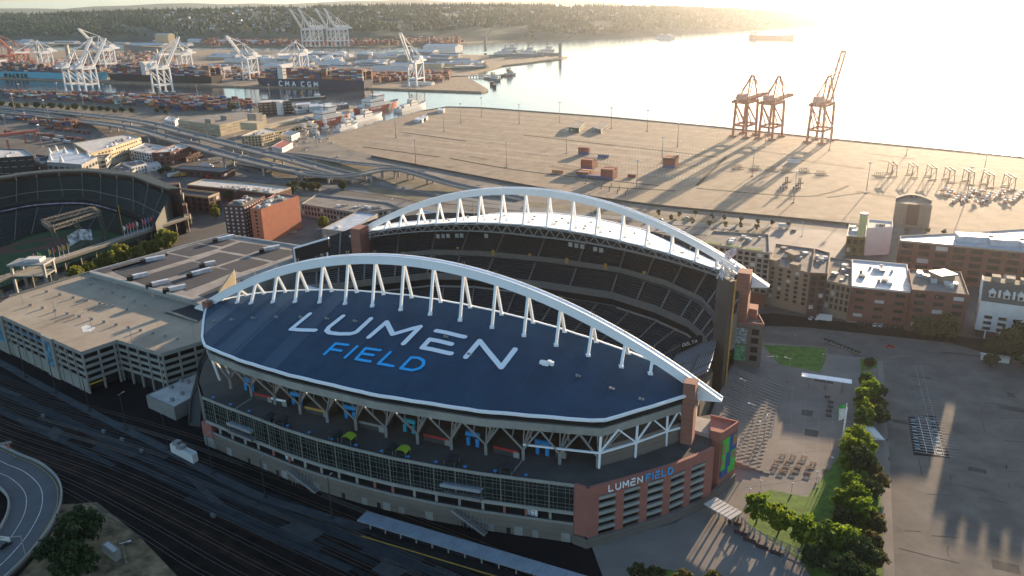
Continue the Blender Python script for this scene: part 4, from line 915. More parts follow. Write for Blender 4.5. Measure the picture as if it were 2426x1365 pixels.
# white gabled terrace on the right
def terrace():
    h = HT((2312, 795), (2322, 711)); a, b = G(2322, 713, h), G(2560, 745, h); e = b - a; e.z = 0; d = e.normalized(); n = Vector((-d.y, d.x, 0)); L = e.length; rz = math.atan2(d.y, d.x)
    t = thing('terraced_house', 'white townhouse terrace with grey mansard roof, dormers and chimneys at right', 'house', a + e / 2 - Vector((0, 0, h)))
    q = lambda u, v, z: Vector((a.x + d.x * u + n.x * v, a.y + d.y * u + n.y * v, z)); D = 16
    MB().hexa([q(0, 0, 4), q(L, 0, 4), q(L, D, 4), q(0, D, 4), q(0, 0, h), q(L, 0, h), q(L, D, h), q(0, D, h)]).build('wall', whitew, t)
    MB().hexa([q(1, 2, 0), q(L, 2, 0), q(L, D, 0), q(1, D, 0), q(1, 2, 4), q(L, 2, 4), q(L, D, 4), q(1, D, 4)]).build('ground_floor', brickd, t)
    MB().hexa([q(0, .5, h), q(L, .5, h), q(L, D, h), q(0, D, h), q(0, 8, h + 8.5), q(L, 8, h + 8.5), q(L, D, h + 8.5), q(0, D, h + 8.5)]).build('roof', M('roof_slate', (0.075, 0.08, 0.07), .9, .15, .3), t)
    MB().hexa([q(-.3, .3, h), q(.3, .3, h), q(.3, D, h), q(-.3, D, h), q(-.3, 7.8, h + 9), q(.3, 7.8, h + 9), q(.3, D, h + 9), q(-.3, D, h + 9)]).build('gable', whitew, t)
    for k in range(7):
        u = 5 + k * 6.4
        for f in range(3): cub('window', q(u, -.02, 5.6 + f * 3.1), (3.6, .25, 1.6), rz, winm, t)
        MB().box(q(u, 0, 0), (.7, .7, 4), rz).build('column', whitew, t)
        dm = MB(); dm.hexa([q(u - 1.4, 2.2, h + 2), q(u + 1.4, 2.2, h + 2), q(u + 1.4, 7, h + 2), q(u - 1.4, 7, h + 2), q(u - 1.4, 2.2, h + 4.4), q(u + 1.4, 2.2, h + 4.4), q(u + 1.4, 7, h + 4.6), q(u - 1.4, 7, h + 4.6)]); dd = dm.build('dormer', whitew, t)
        MB().add([q(u - 1.8, 1.9, h + 4.4), q(u + 1.8, 1.9, h + 4.4), q(u, 1.9, h + 5.9), q(u - 1.8, 8, h + 4.6), q(u + 1.8, 8, h + 4.6), q(u, 8, h + 6.1)], [(0, 1, 2), (0, 2, 5, 3), (1, 4, 5, 2), (3, 5, 4)]).build('dormer_roof', t.children[2].data.materials[0], dd)
        cub('dormer_window', q(u, 2.1, h + 3.2), (1.5, .3, 1.5), rz, winm, dd)
        MB().box(q(u + 3.2, 3, h + 1), (1.1, 1.2, 5), rz).build('chimney', whitew, t); MB().box(q(u + 1, 12, h + 8.5), (4, 5, 2.4), rz).build('stair_house', tanw, t)
terrace()
t, P, h = bld('brick_office', 'long brick office building with big window bays, pillars and white roof plant', 'building', [(2131, 572), (2426, 600), (2700, 630), (2700, 560), (2426, 545), (2267, 555), (2131, 562)], 24, brick, roofs, 5, 8.6, 6.4, 2.7, 2, units=0, cornice=lconc)
for k in range(5):
    p = P[0]; MB().box((G(2300 + 75 * k, 568 + 8 * k, h).x, G(2300 + 75 * k, 572 + 8 * k, h).y, h), (20, 9, 4.2), -.25).build('roof_plant', roofs, t)
t, P, h = bld('office_building', 'plain white boxy building with ribbed walls behind the brick warehouse', 'building', [(2055, 543), (2115, 540), (2115, 527), (2057, 522)], ((2050, 606), (2055, 543)), whitew, roofl, 0, units=2)
t, P, h = bld('glass_annex', 'low glass-fronted annex with a cluttered roof attached beside the white box', 'building', [(2006, 562), (2050, 565), (2054, 536), (2012, 533)], ((2003, 604), (2006, 562)), M('glass_olive', (0.12, 0.11, 0.04), .3, .5, .3), roofl, 2, 3, 2.2, 3, 1, units=9)
t = thing('vent_stack', 'tall pale green cylindrical vent stack on the annex roof', 'vent stack', G(2040, 560, 16)); mb = MB(); p = G(2040, 560, 16); mb.tube(p, p + Vector((0, 0, 15)), 2.4, 2.4, 14); mb.build('shaft', M('stack_green', (0.4, 0.45, 0.22), .7, .1, .2), t); mb = MB(); mb.tube(p + Vector((0, 0, 15)), p + Vector((0, 0, 16)), 2.7, 2.7, 14); mb.build('cap', steel, t)
# port building with curved wall
t = thing('port_office', 'tan port building with a curved blue rear wall at the dock edge', 'building', G(2165, 505))
h = 18; a, b = G(2123, 481, h), G(2209, 487, h); e = b - a; n = Vector((-e.y, e.x, 0)).normalized(); pp = [a + e * f + n * (16 * math.sin(math.pi * f)) for f in [i / 12 for i in range(13)]]
MB().prism([a, b] + [p + n * 6 + Vector((0, 0, 0)) for p in pp[::-1]], 0, h).build('wall', tanw, t)
mb = MB(); mb.slab([Vector((p.x, p.y, h + 2)) + n * 7 for p in pp], [Vector((p.x, p.y, h + 2)) + n * 8 for p in pp], 18); mb.build('curved_wall', M('wall_blue', (0.07, 0.09, 0.14), .8, .1, .2), t)
mb = MB(); mb.slab([Vector((p.x, p.y, h + 2.5)) + n * 5 for p in pp], [Vector((p.x, p.y, h + 2.5)) + n * 9 for p in pp], .4); mb.build('canopy', creamw, t)
cub('entrance', a + e * .5 - n * .2 - Vector((0, 0, h / 2 - 1)), (8, 1.4, h - 2), math.atan2(e.y, e.x), brickd, t)
# --- south side of the stadium
t, P, h = bld('brick_apartment', 'tall orange brick apartment block with a blank sunlit side wall', 'building', [(592, 497), (618, 499), (708, 466), (655, 460)], ((717, 541), (708, 466)), orange, roofg, 8, 4.0, 1.6, 1.4, 2, units=9, maxw=40, blank=((618, 499), (708, 466)))
t, P, h2 = bld('brick_apartment', 'darker brick apartment wing with stacked white-framed windows left of the blank wall', 'building', [(529, 489), (577, 491), (628, 466), (585, 465)], h, brickd, roofg, 8, 3.2, 1.6, 1.4, 2, units=7, wm=winw)
t, P, h = bld('parking_structure', 'brown brick garage block with cream cornice beside the ballpark', 'building', [(405, 460), (494, 470), (521, 460), (420, 449)], ((496, 508), (494, 470)), brickd, roofd, 3, 6, 4, 3.4, 2, cornice=creamw, par=1.6)
t, P, h = bld('brick_warehouse', 'long low dark brick warehouse with cream flat roof', 'building', [(443, 439), (560, 451), (651, 461), (690, 446), (600, 436), (482, 426)], 11, brickd, roofl, 0, units=16, cornice=creamw)
t, P, h = bld('loading_depot', 'low brown depot with grey roof and trailers parked along its front', 'building', [(413, 400), (526, 409), (556, 400), (431, 393)], 7, brickd, roofg, 1, 8, 4, 2.6, .3, par=.5)
t, P, h = bld('office_building', 'white five-bay office block with rows of dark windows near the ballpark', 'building', [(305, 356), (359, 366), (400, 350), (345, 340)], ((363, 389), (359, 366)), whitew, roofl, 3, 5, 3, 2.2, 1, units=4)
t, P, h = bld('brick_office', 'long red brick office block with deep arched window rows joined to the white one', 'building', [(359, 364), (403, 362), (472, 343), (428, 338)], 14, brick, roofl, 3, 4.5, 2.8, 2.4, 1, units=4)
t, P, h = bld('office_building', 'cream and orange stepped office block behind the silver-roofed hall', 'building', [(214, 365), (262, 352), (334, 327), (300, 319), (173, 340)], 18, creamw, roofl, 3, 4.5, 2.6, 1.6, 4, units=10)
t, P, h = bld('exhibition_hall', 'silver-roofed hall with white cone vents behind the ballpark stand', 'building', [(111, 386), (193, 392), (230, 374), (160, 352), (120, 362)], 20, greyw, roofs, 2, 7, 5, 3, 2, units=0)
for x, y in ((118, 358), (134, 352), (154, 356), (182, 359), (120, 373), (146, 378), (210, 366)):
    p = G(x, y + 6, h); MB().tube(p, p + Vector((0, 0, 6)), 2.4, .6, 8).build('cone_vent', whitew, t)
t, P, h = bld('office_building', 'dark glass office block with white roof at the left edge above the ballpark', 'building', [(-140, 366), (0, 376), (79, 371), (58, 356), (-100, 350)], 26, winm, roofl, 4, 6, 5, .5, 2, units=4, wm=steel)
t, P, h = bld('office_building', 'dark low block with mixed rooftop machinery between the glass office and the silver hall', 'building', [(80, 392), (112, 395), (118, 372), (85, 368)], 16, brickd, roofd, 3, 4, 2.5, 2, 2, units=6)
t, P, h = bld('office_building', 'concrete framed car park block right of the silver hall', 'building', [(193, 390), (250, 378), (262, 366), (215, 372)], 14, greyw, roofg, 3, 6, 4.6, 2.6, 1, units=2)
t, P, h = bld('workshop', 'small white two-storey building with yard in front of the brick offices', 'building', [(311, 398), (347, 389), (335, 380), (290, 388)], 8, whitew, roofg, 2, 3.5, 1.4, 1.8, .5, units=2)
t, P, h = bld('workshop', 'low white shed joined to the small two-storey building', 'building', [(347, 397), (381, 391), (372, 384), (340, 390)], 5, whitew, roofl, 1, 4, 1.4, 1.6, .5)
t, P, h = bld('workshop', 'low grey workshop with flat roof between ballpark and white shed', 'building', [(262, 402), (310, 412), (330, 392), (290, 385)], 6, greyw, roofg, 1, 5, 2, 2, .5, units=3)
t, P, h = bld('pier_warehouse', 'huge cream warehouse with sunlit end wall beside the container yard', 'building', [(421, 285), (520, 298), (630, 273), (586, 263), (500, 272)], ((524, 322), (520, 297)), creamw, roofg, 3, 11, 9, 1.0, 3, wm=greyw, units=0, maxw=60)
for x, y in ((498, 292), (535, 284)):
    p = G(x, y, h); MB().box(p, (10, 8, 6), -.4).build('stair_house', greyw, t)
t, P, h = bld('office_building', 'cream stepped office building with dark paired windows beside the viaduct', 'building', [(571, 324), (618, 322), (660, 311), (625, 303)], ((619, 347), (618, 321)), creamw, roofl, 4, 3.2, 1.9, 1.9, 1, units=3)
MB().box(G(600, 306, h), (26, 16, 9), -.4).build('tower', creamw, t); MB().box(G(606, 298, h), (14, 12, 16), -.4).build('tower', greyw, t)
t, P, h = bld('office_building', 'dark glass office block with a pale stair tower near the waterway', 'building', [(611, 245), (658, 243), (690, 241), (680, 236), (620, 236)], ((672, 272), (672, 243)), winm, roofl, 4, 6, 4.6, 1.2, 2, wm=greyw, units=4)
MB().box(G(662, 243, h) - Vector((0, 0, h)), (7, 7, h + 2), -.4).build('tower', whitew, t)
t, P, h = bld('pier_shed', 'long narrow pier shed with sunlit side running to the coast guard ships', 'building', [(612, 300), (790, 258), (795, 262), (622, 306)], 8, creamw, creamw, 0, par=.3)
t, P, h = bld('pier_shed', 'wide low brown-roofed pier shed behind the red-hulled ship', 'building', [(640, 316), (735, 293), (760, 272), (640, 301)], 6, creamw, M('roof_brown', (0.12, 0.09, 0.065), .9, .3, .05), 1, 8, 5, 3, .5, par=.4)
t, P, h = bld('boathouse', 'white boathouse with blue roof at the head of the slip', 'building', [(664, 318), (690, 322), (710, 314), (686, 309)], 7, whitew, M('roof_blue', (0.06, 0.12, 0.2), .7, .15, .2), 1, 4, 1.5, 1.6, 1, par=.3)
t, P, h = bld('boathouse', 'long white shed with red roof beside the viaduct', 'building', [(644, 347), (668, 352), (693, 338), (672, 332)], 6, whitew, M('roof_red', (0.35, 0.08, 0.06), .8, .15, .2), 1, 4, 1.5, 1.6, 1, par=.3)
t, P, h = bld('storage_shed', 'grey metal shed near the dark office block', 'building', [(732, 254), (790, 248), (786, 243), (730, 247)], 8, roofs, roofs, 0, par=.3)
t, P, h = bld('storage_shed', 'pale long shed among trees behind the pier', 'building', [(700, 250), (735, 246), (735, 242), (702, 245)], 6, whitew, roofs, 0, par=.3)
t, P, h = bld('brick_office', 'long grey industrial building with two rows of windows beyond the stadium', 'building', [(713, 485), (852, 507), (950, 494), (920, 482), (749, 463)], ((717, 511), (713, 485)), greyw, roofg, 2, 3.4, 2.0, 2.6, 1, units=9)
t, P, h = bld('storage_shed', 'flat warehouse with pale grey roof left of the west arch', 'building', [(762, 545), (825, 552), (895, 508), (848, 502)], 10, greyw, roofs, 1, 5, 2, 2, 1, units=1)
t, P, h = bld('storage_shed', 'pale blue curved-roof shed seen through the struts of the west arch', 'building', [(955, 535), (1060, 540), (1075, 508), (1000, 500)], 9, whitew, roofs, 0, units=3)
# small T46 sheds
for lab, pxs, h_, m_ in (('green metal shed alone near the quay edge', [(1348, 302), (1372, 304), (1386, 290), (1362, 286)], 6, M('wall_green', (0.07, 0.09, 0.055), .8, .1, .2)), ('low blue-grey shed right of the green one on the dock', [(1402, 302), (1424, 308), (1445, 292), (1424, 288)], 5, greyw),
                         ('tiny white site cabin with red end on the dock corner', [(1036, 261), (1050, 262), (1054, 257), (1040, 256)], 4, whitew), ('long white site cabin at the dock corner', [(982, 283), (1000, 285), (1006, 279), (990, 277)], 4, whitew), ('short white site cabin behind the long one', [(998, 278), (1010, 280), (1014, 275), (1003, 273)], 4, whitew)):
    bld('dock_shed', lab, 'shed', pxs, h_, m_, roofg if h_ > 4.5 else roofs, 1, 6, 2.6, 2.6, 0, par=.2)
# --- parking garage
def garage():
    h = HT((217, 932), (197, 838)); px = [(-60, 742), (0, 749), (193, 838), (278, 809), (384, 841), (500, 806), (505, 745), (458, 716), (213, 646), (22, 705)]
    px[0] = (-30, 735)
    P = [G(x, y, h) for x, y in px]; c = sum((Vector((p.x, p.y, 0)) for p in P), Vector()) / len(P)
    t = thing('parking_garage', 'concrete multi-storey parking garage with rooftop bays lit by low sun', 'parking garage', c)
    gm = M('garage_concrete', (0.27, 0.255, 0.225), .9, .15, .15); gr = M('garage_deck', (0.32, 0.25, 0.175), .9, .16, .05, c2=(0.32, 0.27, 0.2))
    inn = [p + (Vector((c.x, c.y, h)) - p).normalized() * 4 for p in P]
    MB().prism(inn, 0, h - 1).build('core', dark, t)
    MB().prism(P, h - .6, h).build('roof_deck', gr, t)
    faces = [(1, 2, 1), (2, 3, 0), (3, 4, 0), (4, 5, 0), (0, 1, 1)]
    for i, j, solid in faces:
        a, b = P[i], P[j]; e = b - a; e.z = 0; L = e.length; d = e.normalized(); rz = math.atan2(d.y, d.x); n = Vector((d.y, -d.x, 0))
        if n.dot(Vector((c.x, c.y, 0)) - a) > 0: n = -n
        lv = 4; fh = 3.3; zb = h - lv * fh
        for k in range(lv):
            z = h - k * fh; m = (a + b) / 2; o_ = n * .15
            cub('spandrel', (m.x + o_.x, m.y + o_.y, z - .55 + (.6 if k == 0 else 0)), (L, .4, 1.5 if k else 1.8), rz, gm, t)
        cub('spandrel', ((a.x + b.x) / 2 + n.x * .1, (a.y + b.y) / 2 + n.y * .1, zb - (zb / 2 if solid else .6)), (L, .5, zb if solid else 1.4), rz, gm, t)
        for k in range(int(L / 7.5) + 1):
            p = a + d * min(L, k * 7.5); cub('column', (p.x + n.x * .3, p.y + n.y * .3, h / 2 - .4), (.8, .8, h - .8), rz, gm, t)
    # stair towers with banners
    a, b = P[1], P[2]; e = b - a; e.z = 0; L = e.length; d = e.normalized(); rz = math.atan2(d.y, d.x); n = Vector((d.y, -d.x, 0)); n = n if n.dot(Vector((c.x, c.y, 0)) - a) < 0 else -n
    ban = M('banner_navy', (0.01, 0.04, 0.09), .7, .8, .4, c2=(0.05, 0.22, 0.34))
    for f in (-.02, .62):
        p = a + d * L * f + n * .6; cub('stair_tower', (p.x, p.y, h / 2 + .6), (11, 1.2, h + 1.2), rz, gm, t); cub('tower_banner', (p.x + n.x * .7, p.y + n.y * .7, h / 2 + 2.6), (4.5, .2, 13), rz, ban, t)
    bl2 = M('banner_blue', (0.02, 0.13, 0.26), .7, .3, .5)
    for k in range(5):
        p = a + d * L * (.16 + .085 * k) + n * .45; cub('spandrel_banner', (p.x, p.y, h - 3.3), (5, .12, 1.5), rz, bl2, t)
    # rooftop: planters, ramp walls, stall lines
    U1 = (P[2] - P[1]).normalized(); V1 = (P[8] - P[2]); V1.z = 0
    st = MB(); q0, q1, q2, q3 = P[1], P[2], P[8], P[9]
    def rp(x, y): return G(x, y, h)
    lines_ = [((60, 735), (395, 822)), ((110, 715), (450, 800)), ((150, 700), (300, 745)), ((205, 672), (410, 735)), ((40, 760), (190, 828))]
    for (x0, y0), (x1, y1) in lines_:
        a_, b_ = rp(x0, y0), rp(x1, y1); dd = (b_ - a_); m = int(dd.length / 2.7); dd.normalize(); nn = Vector((-dd.y, dd.x, 0))
        for k in range(m):
            for s_ in (1, -1): st.beam(a_ + dd * (2.7 * k) + Vector((0, 0, .04)), a_ + dd * (2.7 * k) + nn * 5 * s_ + Vector((0, 0, .04)), .12, .03)
    st.build('bay_markings', M('line_worn', (0.40, 0.34, 0.27), .9, .3, .5), t)
    for (x0, y0), (x1, y1) in (((131, 765), (177, 748)), ((208, 738), (251, 723)), ((390, 738), (468, 765))):
        MB().beam(rp(x0, y0) + Vector((0, 0, .6)), rp(x1, y1) + Vector((0, 0, .6)), .35, 1.3).build('ramp_wall', gm, t)
    for x0, y0, x1, y1, m in ((72, 725, 420, 805, 13), (110, 693, 300, 735, 7), (215, 675, 345, 725, 6)):
        for k in range(m):
            p = rp(lerp(x0, x1, k / (m - 1)), lerp(y0, y1, k / (m - 1))); MB().box(p, (1.1, 1.1, 1.3), rz).build('planter', steel, t)
    for x, y in ((133, 752), (220, 788), (366, 733), (196, 672), (276, 703), (315, 822), (460, 805), (55, 720)):
        p = rp(x, y); mb = MB(); mb.tube(p, p + Vector((0, 0, 8)), .12, .1, 6); mb.beam(p + Vector((-.7, 0, 8)), p + Vector((.7, 0, 8)), .35, .15); mb.build('roof_lamp', steel, t)
    MB().prism([rp(192, 775)[:2], rp(204, 770)[:2], rp(225, 776)[:2], rp(218, 785)[:2], rp(196, 787)[:2]], h, h + .03).build('helipad_mark', line, t)
    MB().prism([rp(390, 742)[:2], rp(462, 720)[:2], rp(500, 735)[:2], rp(468, 766)[:2]], h, h + .05).build('ramp_well', dark, t)
    for (x0, y0), (x1, y1) in (((0, 749), (193, 838)), ((193, 838), (278, 809)), ((278, 809), (384, 841)), ((384, 841), (500, 806)), ((213, 646), (458, 716)), ((22, 705), (213, 646))): MB().beam(rp(x0, y0) + Vector((0, 0, .5)), rp(x1, y1) + Vector((0, 0, .5)), .4, 1.1).build('parapet', gm, t)
    p = a + d * L * .93 - n * 14; cub('gate_sign', (P[2].x * .75 + P[3].x * .25, P[2].y * .75 + P[3].y * .25 - .6, 4.5), (9, .3, .7), math.atan2((P[3] - P[2]).y, (P[3] - P[2]).x), liney, t)
    return t, h
gar, GH = garage()
# --- exhibition centre with dark roof panels
def centre():
    h = GH + 2.5; px = [(213, 646), (535, 557), (760, 592), (720, 625), (640, 640), (560, 700), (500, 735), (455, 712)]
    P = [G(x, y, h) for x, y in px]; c = sum((Vector((p.x, p.y, 0)) for p in P), Vector()) / len(P)
    t = thing('exhibition_centre', 'wide flat exhibition centre with dark panelled roof and long white air ducts', 'exhibition centre', c)
    MB().prism(P, 0, h - .02).build('wall', lconc, t); MB().prism(P, h - .3, h + .02).build('roof', M('hall_roof', (0.26, 0.235, 0.205), .9, .3, .12), t)
    pan = M('roof_panel', (0.036, 0.036, 0.042), .85, .2, .15)
    for q in ([(228, 642), (262, 634), (395, 598), (398, 606), (250, 648)], [(262, 640), (398, 601), (450, 612), (300, 658)], [(400, 598), (468, 578), (520, 588), (452, 608)], [(474, 576), (510, 565), (560, 571), (526, 584)], [(312, 662), (455, 620), (500, 628), (345, 675)], [(520, 592), (570, 574), (640, 584), (585, 603)], [(462, 618), (520, 598), (578, 608), (512, 630)],
              [(400, 668), (510, 635), (560, 642), (500, 668), (440, 690)], [(590, 606), (650, 588), (712, 597), (652, 618)], [(520, 632), (585, 611), (640, 622), (570, 645)], [(470, 700), (560, 660), (590, 668), (500, 712)]):
        MB().prism([G(x, y, h)[:2] for x, y in q], h + .02, h + .1).build('roof_panel', pan, t)
    for x0, y0, x1, y1 in ((345, 622, 392, 612), (315, 662, 350, 653), (455, 655, 500, 642), (515, 573, 555, 563), (360, 680, 400, 670), (400, 692, 440, 682), (625, 597, 662, 588), (485, 632, 510, 626)):
        o = MB().beam(G(x0, y0, h) + Vector((0, 0, 1.5)), G(x1, y1, h) + Vector((0, 0, 1.2)), 2.4, 2.2).build('air_duct', roofs, t); p = G(x0, y0, h)
        MB().box((p.x - 1, p.y - 1, h), (3, 3.6, 2.4), .3).build('louvre', dark, t)
    mb = MB(); mb.hexa([G(517, 692, h), G(560, 672, h), G(560, 676, h), G(519, 697, h), G(517, 692, h) + Vector((0, 0, 1)), G(560, 672, h) + Vector((0, 0, 9)), G(560, 676, h) + Vector((0, 0, 9)), G(519, 697, h) + Vector((0, 0, 1))]); mb.build('fin_wall', creamw, t)
    for a, b in (((213, 646), (455, 712)), ((535, 557), (213, 646)), ((535, 557), (760, 592))): MB().beam(G(*a, h) + Vector((0, 0, .4)), G(*b, h) + Vector((0, 0, .4)), .5, 1.0).build('parapet', roofl, t)
centre()
t, P, h = bld('service_building', 'small windowless grey service building with roof fans beside the stadium', 'building', [(346, 937), (412, 967), (453, 945), (468, 884)], ((416, 996), (412, 966)), greyw, roofl, 0, par=.3)
for x, y in ((408, 950), (432, 935), (430, 905), (406, 920), (446, 908)):
    p = G(x, y, h); MB().tube(p, p + Vector((0, 0, 1.4)), 1.1, 1.0, 10).build('roof_fan', steel, t)
t, P, h = bld('equipment_shed', 'long white equipment container beside the kerb strip', 'shed', [(402, 1052), (410, 1046), (467, 1072), (455, 1080)], 4, whitew, roofl, 0, par=.2, units=2)
t, P, h = bld('equipment_shed', 'small pale hut on the dry verge beside the dark tree', 'shed', [(240, 1290), (270, 1313), (284, 1302), (256, 1280)], 3.5, greyw, roofl, 0, par=.1)
# platform canopy along the tracks
def canopy(name, label, pa, pb, w, h, n, mat, cat='canopy'):
    a, b = G(*pa, h), G(*pb, h); e = b - a; e.z = 0; d = e.normalized(); nn = Vector((-d.y, d.x, 0)); t = thing(name, label, cat, (a + b) / 2 - Vector((0, 0, h)))
    mb = MB(); mb.slab([a - nn * w / 2, b - nn * w / 2], [a + nn * w / 2, b + nn * w / 2], .3); o = mb.build('roof', mat, t)
    rb = MB(); m = int(e.length / 1.6)
    for k in range(m): rb.beam(a + d * 1.6 * k - nn * w / 2 + Vector((0, 0, .06)), a + d * 1.6 * k + nn * w / 2 + Vector((0, 0, .06)), .1, .12)
    rb.build('seams', mat, o)
    for k in range(n):
        p = a + d * (e.length * (k + .5) / n); MB().beam((p.x, p.y, 0), (p.x, p.y, h - .3), .5).build('post', steel, t)
    return t
canopy('platform_canopy', 'long ribbed metal platform canopy beside the railway tracks', (858, 1222), (1420, 1390), 6, 5, 14, M('canopy_metal', (0.24, 0.27, 0.30), .6, .15, .3))
sheet('platform', [(850, 1255), (880, 1250), (1420, 1420), (1330, 1420)], .5, yardm)
P = [G(857, 1270, .56), G(1130, 1352, .56), G(1400, 1432, .56)]; mb = MB(); ribbonroad(mb, P, .5, .04); struct('platform_line', mb, liney)
canopy('entrance_canopy', 'flat white gate canopy on tall posts at the plaza edge near the lawn', (1900, 887), (2018, 904), 4, 6, 3, white)
canopy('entrance_canopy', 'flat grey gate canopy at the north-east corner of the stadium', (1682, 1186), (1745, 1222), 6.5, 5, 4, roofl)
# ================================================================ ballpark at the left edge
trm = M('truss_steel', (0.10, 0.09, 0.07), .7, .2, .3)
def Lst(p): r = Vector((p[0], p[1])) - C0; return r.dot(US), r.dot(VT)
def rowstand(name, A, B, rows, mats, parent, aisle=4, per=4, acol=None):
    A = catmull(A, per); B = catmull(B, per); mb = MB()
    for k in range(rows):
        fa, fb = k / rows, (k + 1) / rows; fm = fb - (fb - fa) * .35
        lo = [a.lerp(b, fa) for a, b in zip(A, B)]; hi = [a.lerp(b, fb) for a, b in zip(A, B)]; m = [a.lerp(b, fm) for a, b in zip(A, B)]
        mid_ = [Vector((p.x, p.y, l.z)) for p, l in zip(m, lo)]; up = [Vector((p.x, p.y, h_.z + .25)) for p, h_ in zip(m, hi)]
        mb.strip(mid_, lo, 1); mb.strip(up, mid_, 0); mb.strip(hi, up, 0)
    o = mb.build(name, mats, parent)
    for i in range(0, len(A), aisle): MB().beam(A[i] + Vector((0, 0, .3)), B[i] + Vector((0, 0, .3)), 0.7, .45).build('aisle', acol or trm, o)
    return o
seatg = M('seat_green', (0.003, 0.014, 0.015), 0.6, 0.3, 0.6); treadg = M('tread_green', (0.022, 0.045, 0.045), .9, .2, .4); darkg = M('steel_green', (0.02, 0.03, 0.028), .7, .2, .3)
bp = thing('ballpark', 'dark green baseball stadium with curved upper deck and flag-lined roof rail', 'stadium', G(120, 560))
rim = [G(x, y, 31) for x, y in [(-150, 455), (0, 436), (70, 425), (141, 419), (211, 418), (264, 424), (316, 430), (362, 448), (403, 462)]]
uf = [G(x, y, 18.5) for x, y in [(-150, 515), (0, 488), (70, 473), (150, 466), (211, 469), (264, 483), (316, 499), (345, 514), (368, 528)]]
rowstand('upper_stand', uf, rim, 16, [seatg, treadg], bp, 3)
bf = [u.lerp(r, .30) for u, r in zip(catmull(uf, 4), catmull(rim, 4))]; mb = MB(); mb.slab([p + Vector((0, 0, .9)) for p in bf], [p + Vector((0, .5, .9)) for p in bf], .8); mb.build('cross_wall', aislem, bp)
mb = MB(); U_ = catmull(uf, 4); mb.slab(U_, [p + Vector((0, .6, 0)) for p in U_], 3.5); mb.build('deck_front', darkg, bp)
lf = [G(x, y, 1) for x, y in [(-150, 640), (0, 585), (60, 560), (120, 545), (180, 540), (240, 545), (290, 556), (330, 570), (350, 575)]]
lb = [G(x, y, 13) for x, y in [(-150, 535), (0, 508), (70, 494), (150, 488), (211, 490), (264, 503), (310, 518), (335, 530), (352, 540)]]
rowstand('lower_stand', lf, lb, 14, [seatg, treadg], bp, 3)
mb = MB(); Q = catmull([p for p in lb], 4); mb.slab([p + Vector((0, 2, 4.6)) for p in Q], [p + Vector((0, 2.4, 4.6)) for p in Q], 5); mb.build('suite_level', winm, bp)
mb = MB(); mb.slab([p + Vector((0, 1.2, 2.4)) for p in Q[4:22]], [p + Vector((0, 1.4, 2.4)) for p in Q[4:22]], .8); mb.build('ribbon_board', M('ribbon', (0.1, 0.08, 0.14), .6, .8, .3, c2=(0.35, 0.3, 0.4)), bp)
R_ = catmull(rim, 4); mb = MB(); mb.slab([p + Vector((0, 0, 5)) for p in R_], [p + (p - Vector((G(120, 560).x, G(120, 560).y, 31))).normalized() * 9 + Vector((0, 0, 5)) for p in R_], 1.2); mb.build('rim_roof', darkg, bp)
mb = MB(); mb.slab([p + Vector((0, 0, 5)) for p in R_], [p + Vector((0, -.5, 5)) for p in R_], 1.6); mb.build('rim_fascia', trm, bp)
mb = MB(); mb.strip([p + (p - Vector((G(120, 560).x, G(120, 560).y, 31))).normalized() * 8 + Vector((0, 0, 4)) for p in R_], [Vector((p.x, p.y, 0)) + (p - Vector((G(120, 560).x, G(120, 560).y, 31))).normalized() * 8 for p in R_]); mb.build('outer_wall', brickd, bp)
MB().add([G(368, 528, 18), G(403, 462, 31), Vector((G(403, 462, 31).x, G(403, 462, 31).y, 0)), Vector((G(368, 528, 18).x, G(368, 528, 18).y, 0))], [(0, 1, 2, 3)]).build('end_wall', darkg, bp)
for k in range(4):
    p = G(418 + k * 6, 500 + k * 12, 0); MB().box(p, (12, 9, 24 - k * 5), .3).build('end_block', trm if k % 2 else brickd, bp)
for i in range(0, len(R_), 3): MB().beam(R_[i], R_[i] + Vector((0, 0, 5)), .6).build('rim_post', steel, bp)
MB().prism([G(x, y, 0)[:2] for x, y in [(-150, 640), (0, 585), (60, 560), (120, 545), (240, 545), (290, 556), (350, 575), (250, 610), (120, 650), (0, 690), (-150, 740)]], -.3, .25).build('field', M('field_green', (0.015, 0.05, 0.008), .95, .2, .1), bp)
MB().prism([G(x, y, 0)[:2] for x, y in [(-20, 590), (60, 572), (120, 562), (165, 566), (160, 580), (110, 592), (40, 600), (-20, 604)]], .25, .3).build('infield', M('infield_clay', (0.09, 0.035, 0.02), .95, .2, .1), bp)
MB().prism([G(x, y, 0)[:2] for x, y in [(20, 588), (90, 573), (125, 571), (100, 584), (50, 594)]], .3, .34).build('infield_grass', M('field_green2', (0.015, 0.05, 0.008), .95, .2, .1), bp)
a, b = G(-60, 683, 12), G(443, 515, 12); e = b - a; d = e.normalized(); nn = Vector((-d.y, d.x, 0))
mb = MB(); mb.beam(a, b, 5.5, 1.6); mb.build('roof_rail', M('rail_beam', (0.2, 0.175, 0.14), .9, .15, .1), bp)
mb = MB(); mb.beam(a + nn * 2.4 + Vector((0, 0, 1)), b + nn * 2.4 + Vector((0, 0, 1)), .3, .9); mb.beam(a - nn * 2.4 + Vector((0, 0, 1)), b - nn * 2.4 + Vector((0, 0, 1)), .3, .9); mb.beam(a + Vector((0, 0, .9)), b + Vector((0, 0, .9)), .8, .3); mb.build('rail_edge', lconc, bp)
for k in range(15):
    p = a + e * (k / 14); mb = MB(); mb.beam((p.x, p.y, 0), (p.x, p.y, 11.4), .8); q = a + e * ((k + .5) / 14); mb.beam((p.x, p.y, 5), (q.x, q.y, 11.2), .35); mb.build('rail_column', trm, bp)
mb = MB()
for i in range(0, 60):
    p = a + e * (i / 60) + nn * 4; mb.beam((p.x, p.y, 0), (p.x, p.y, 8), .3)
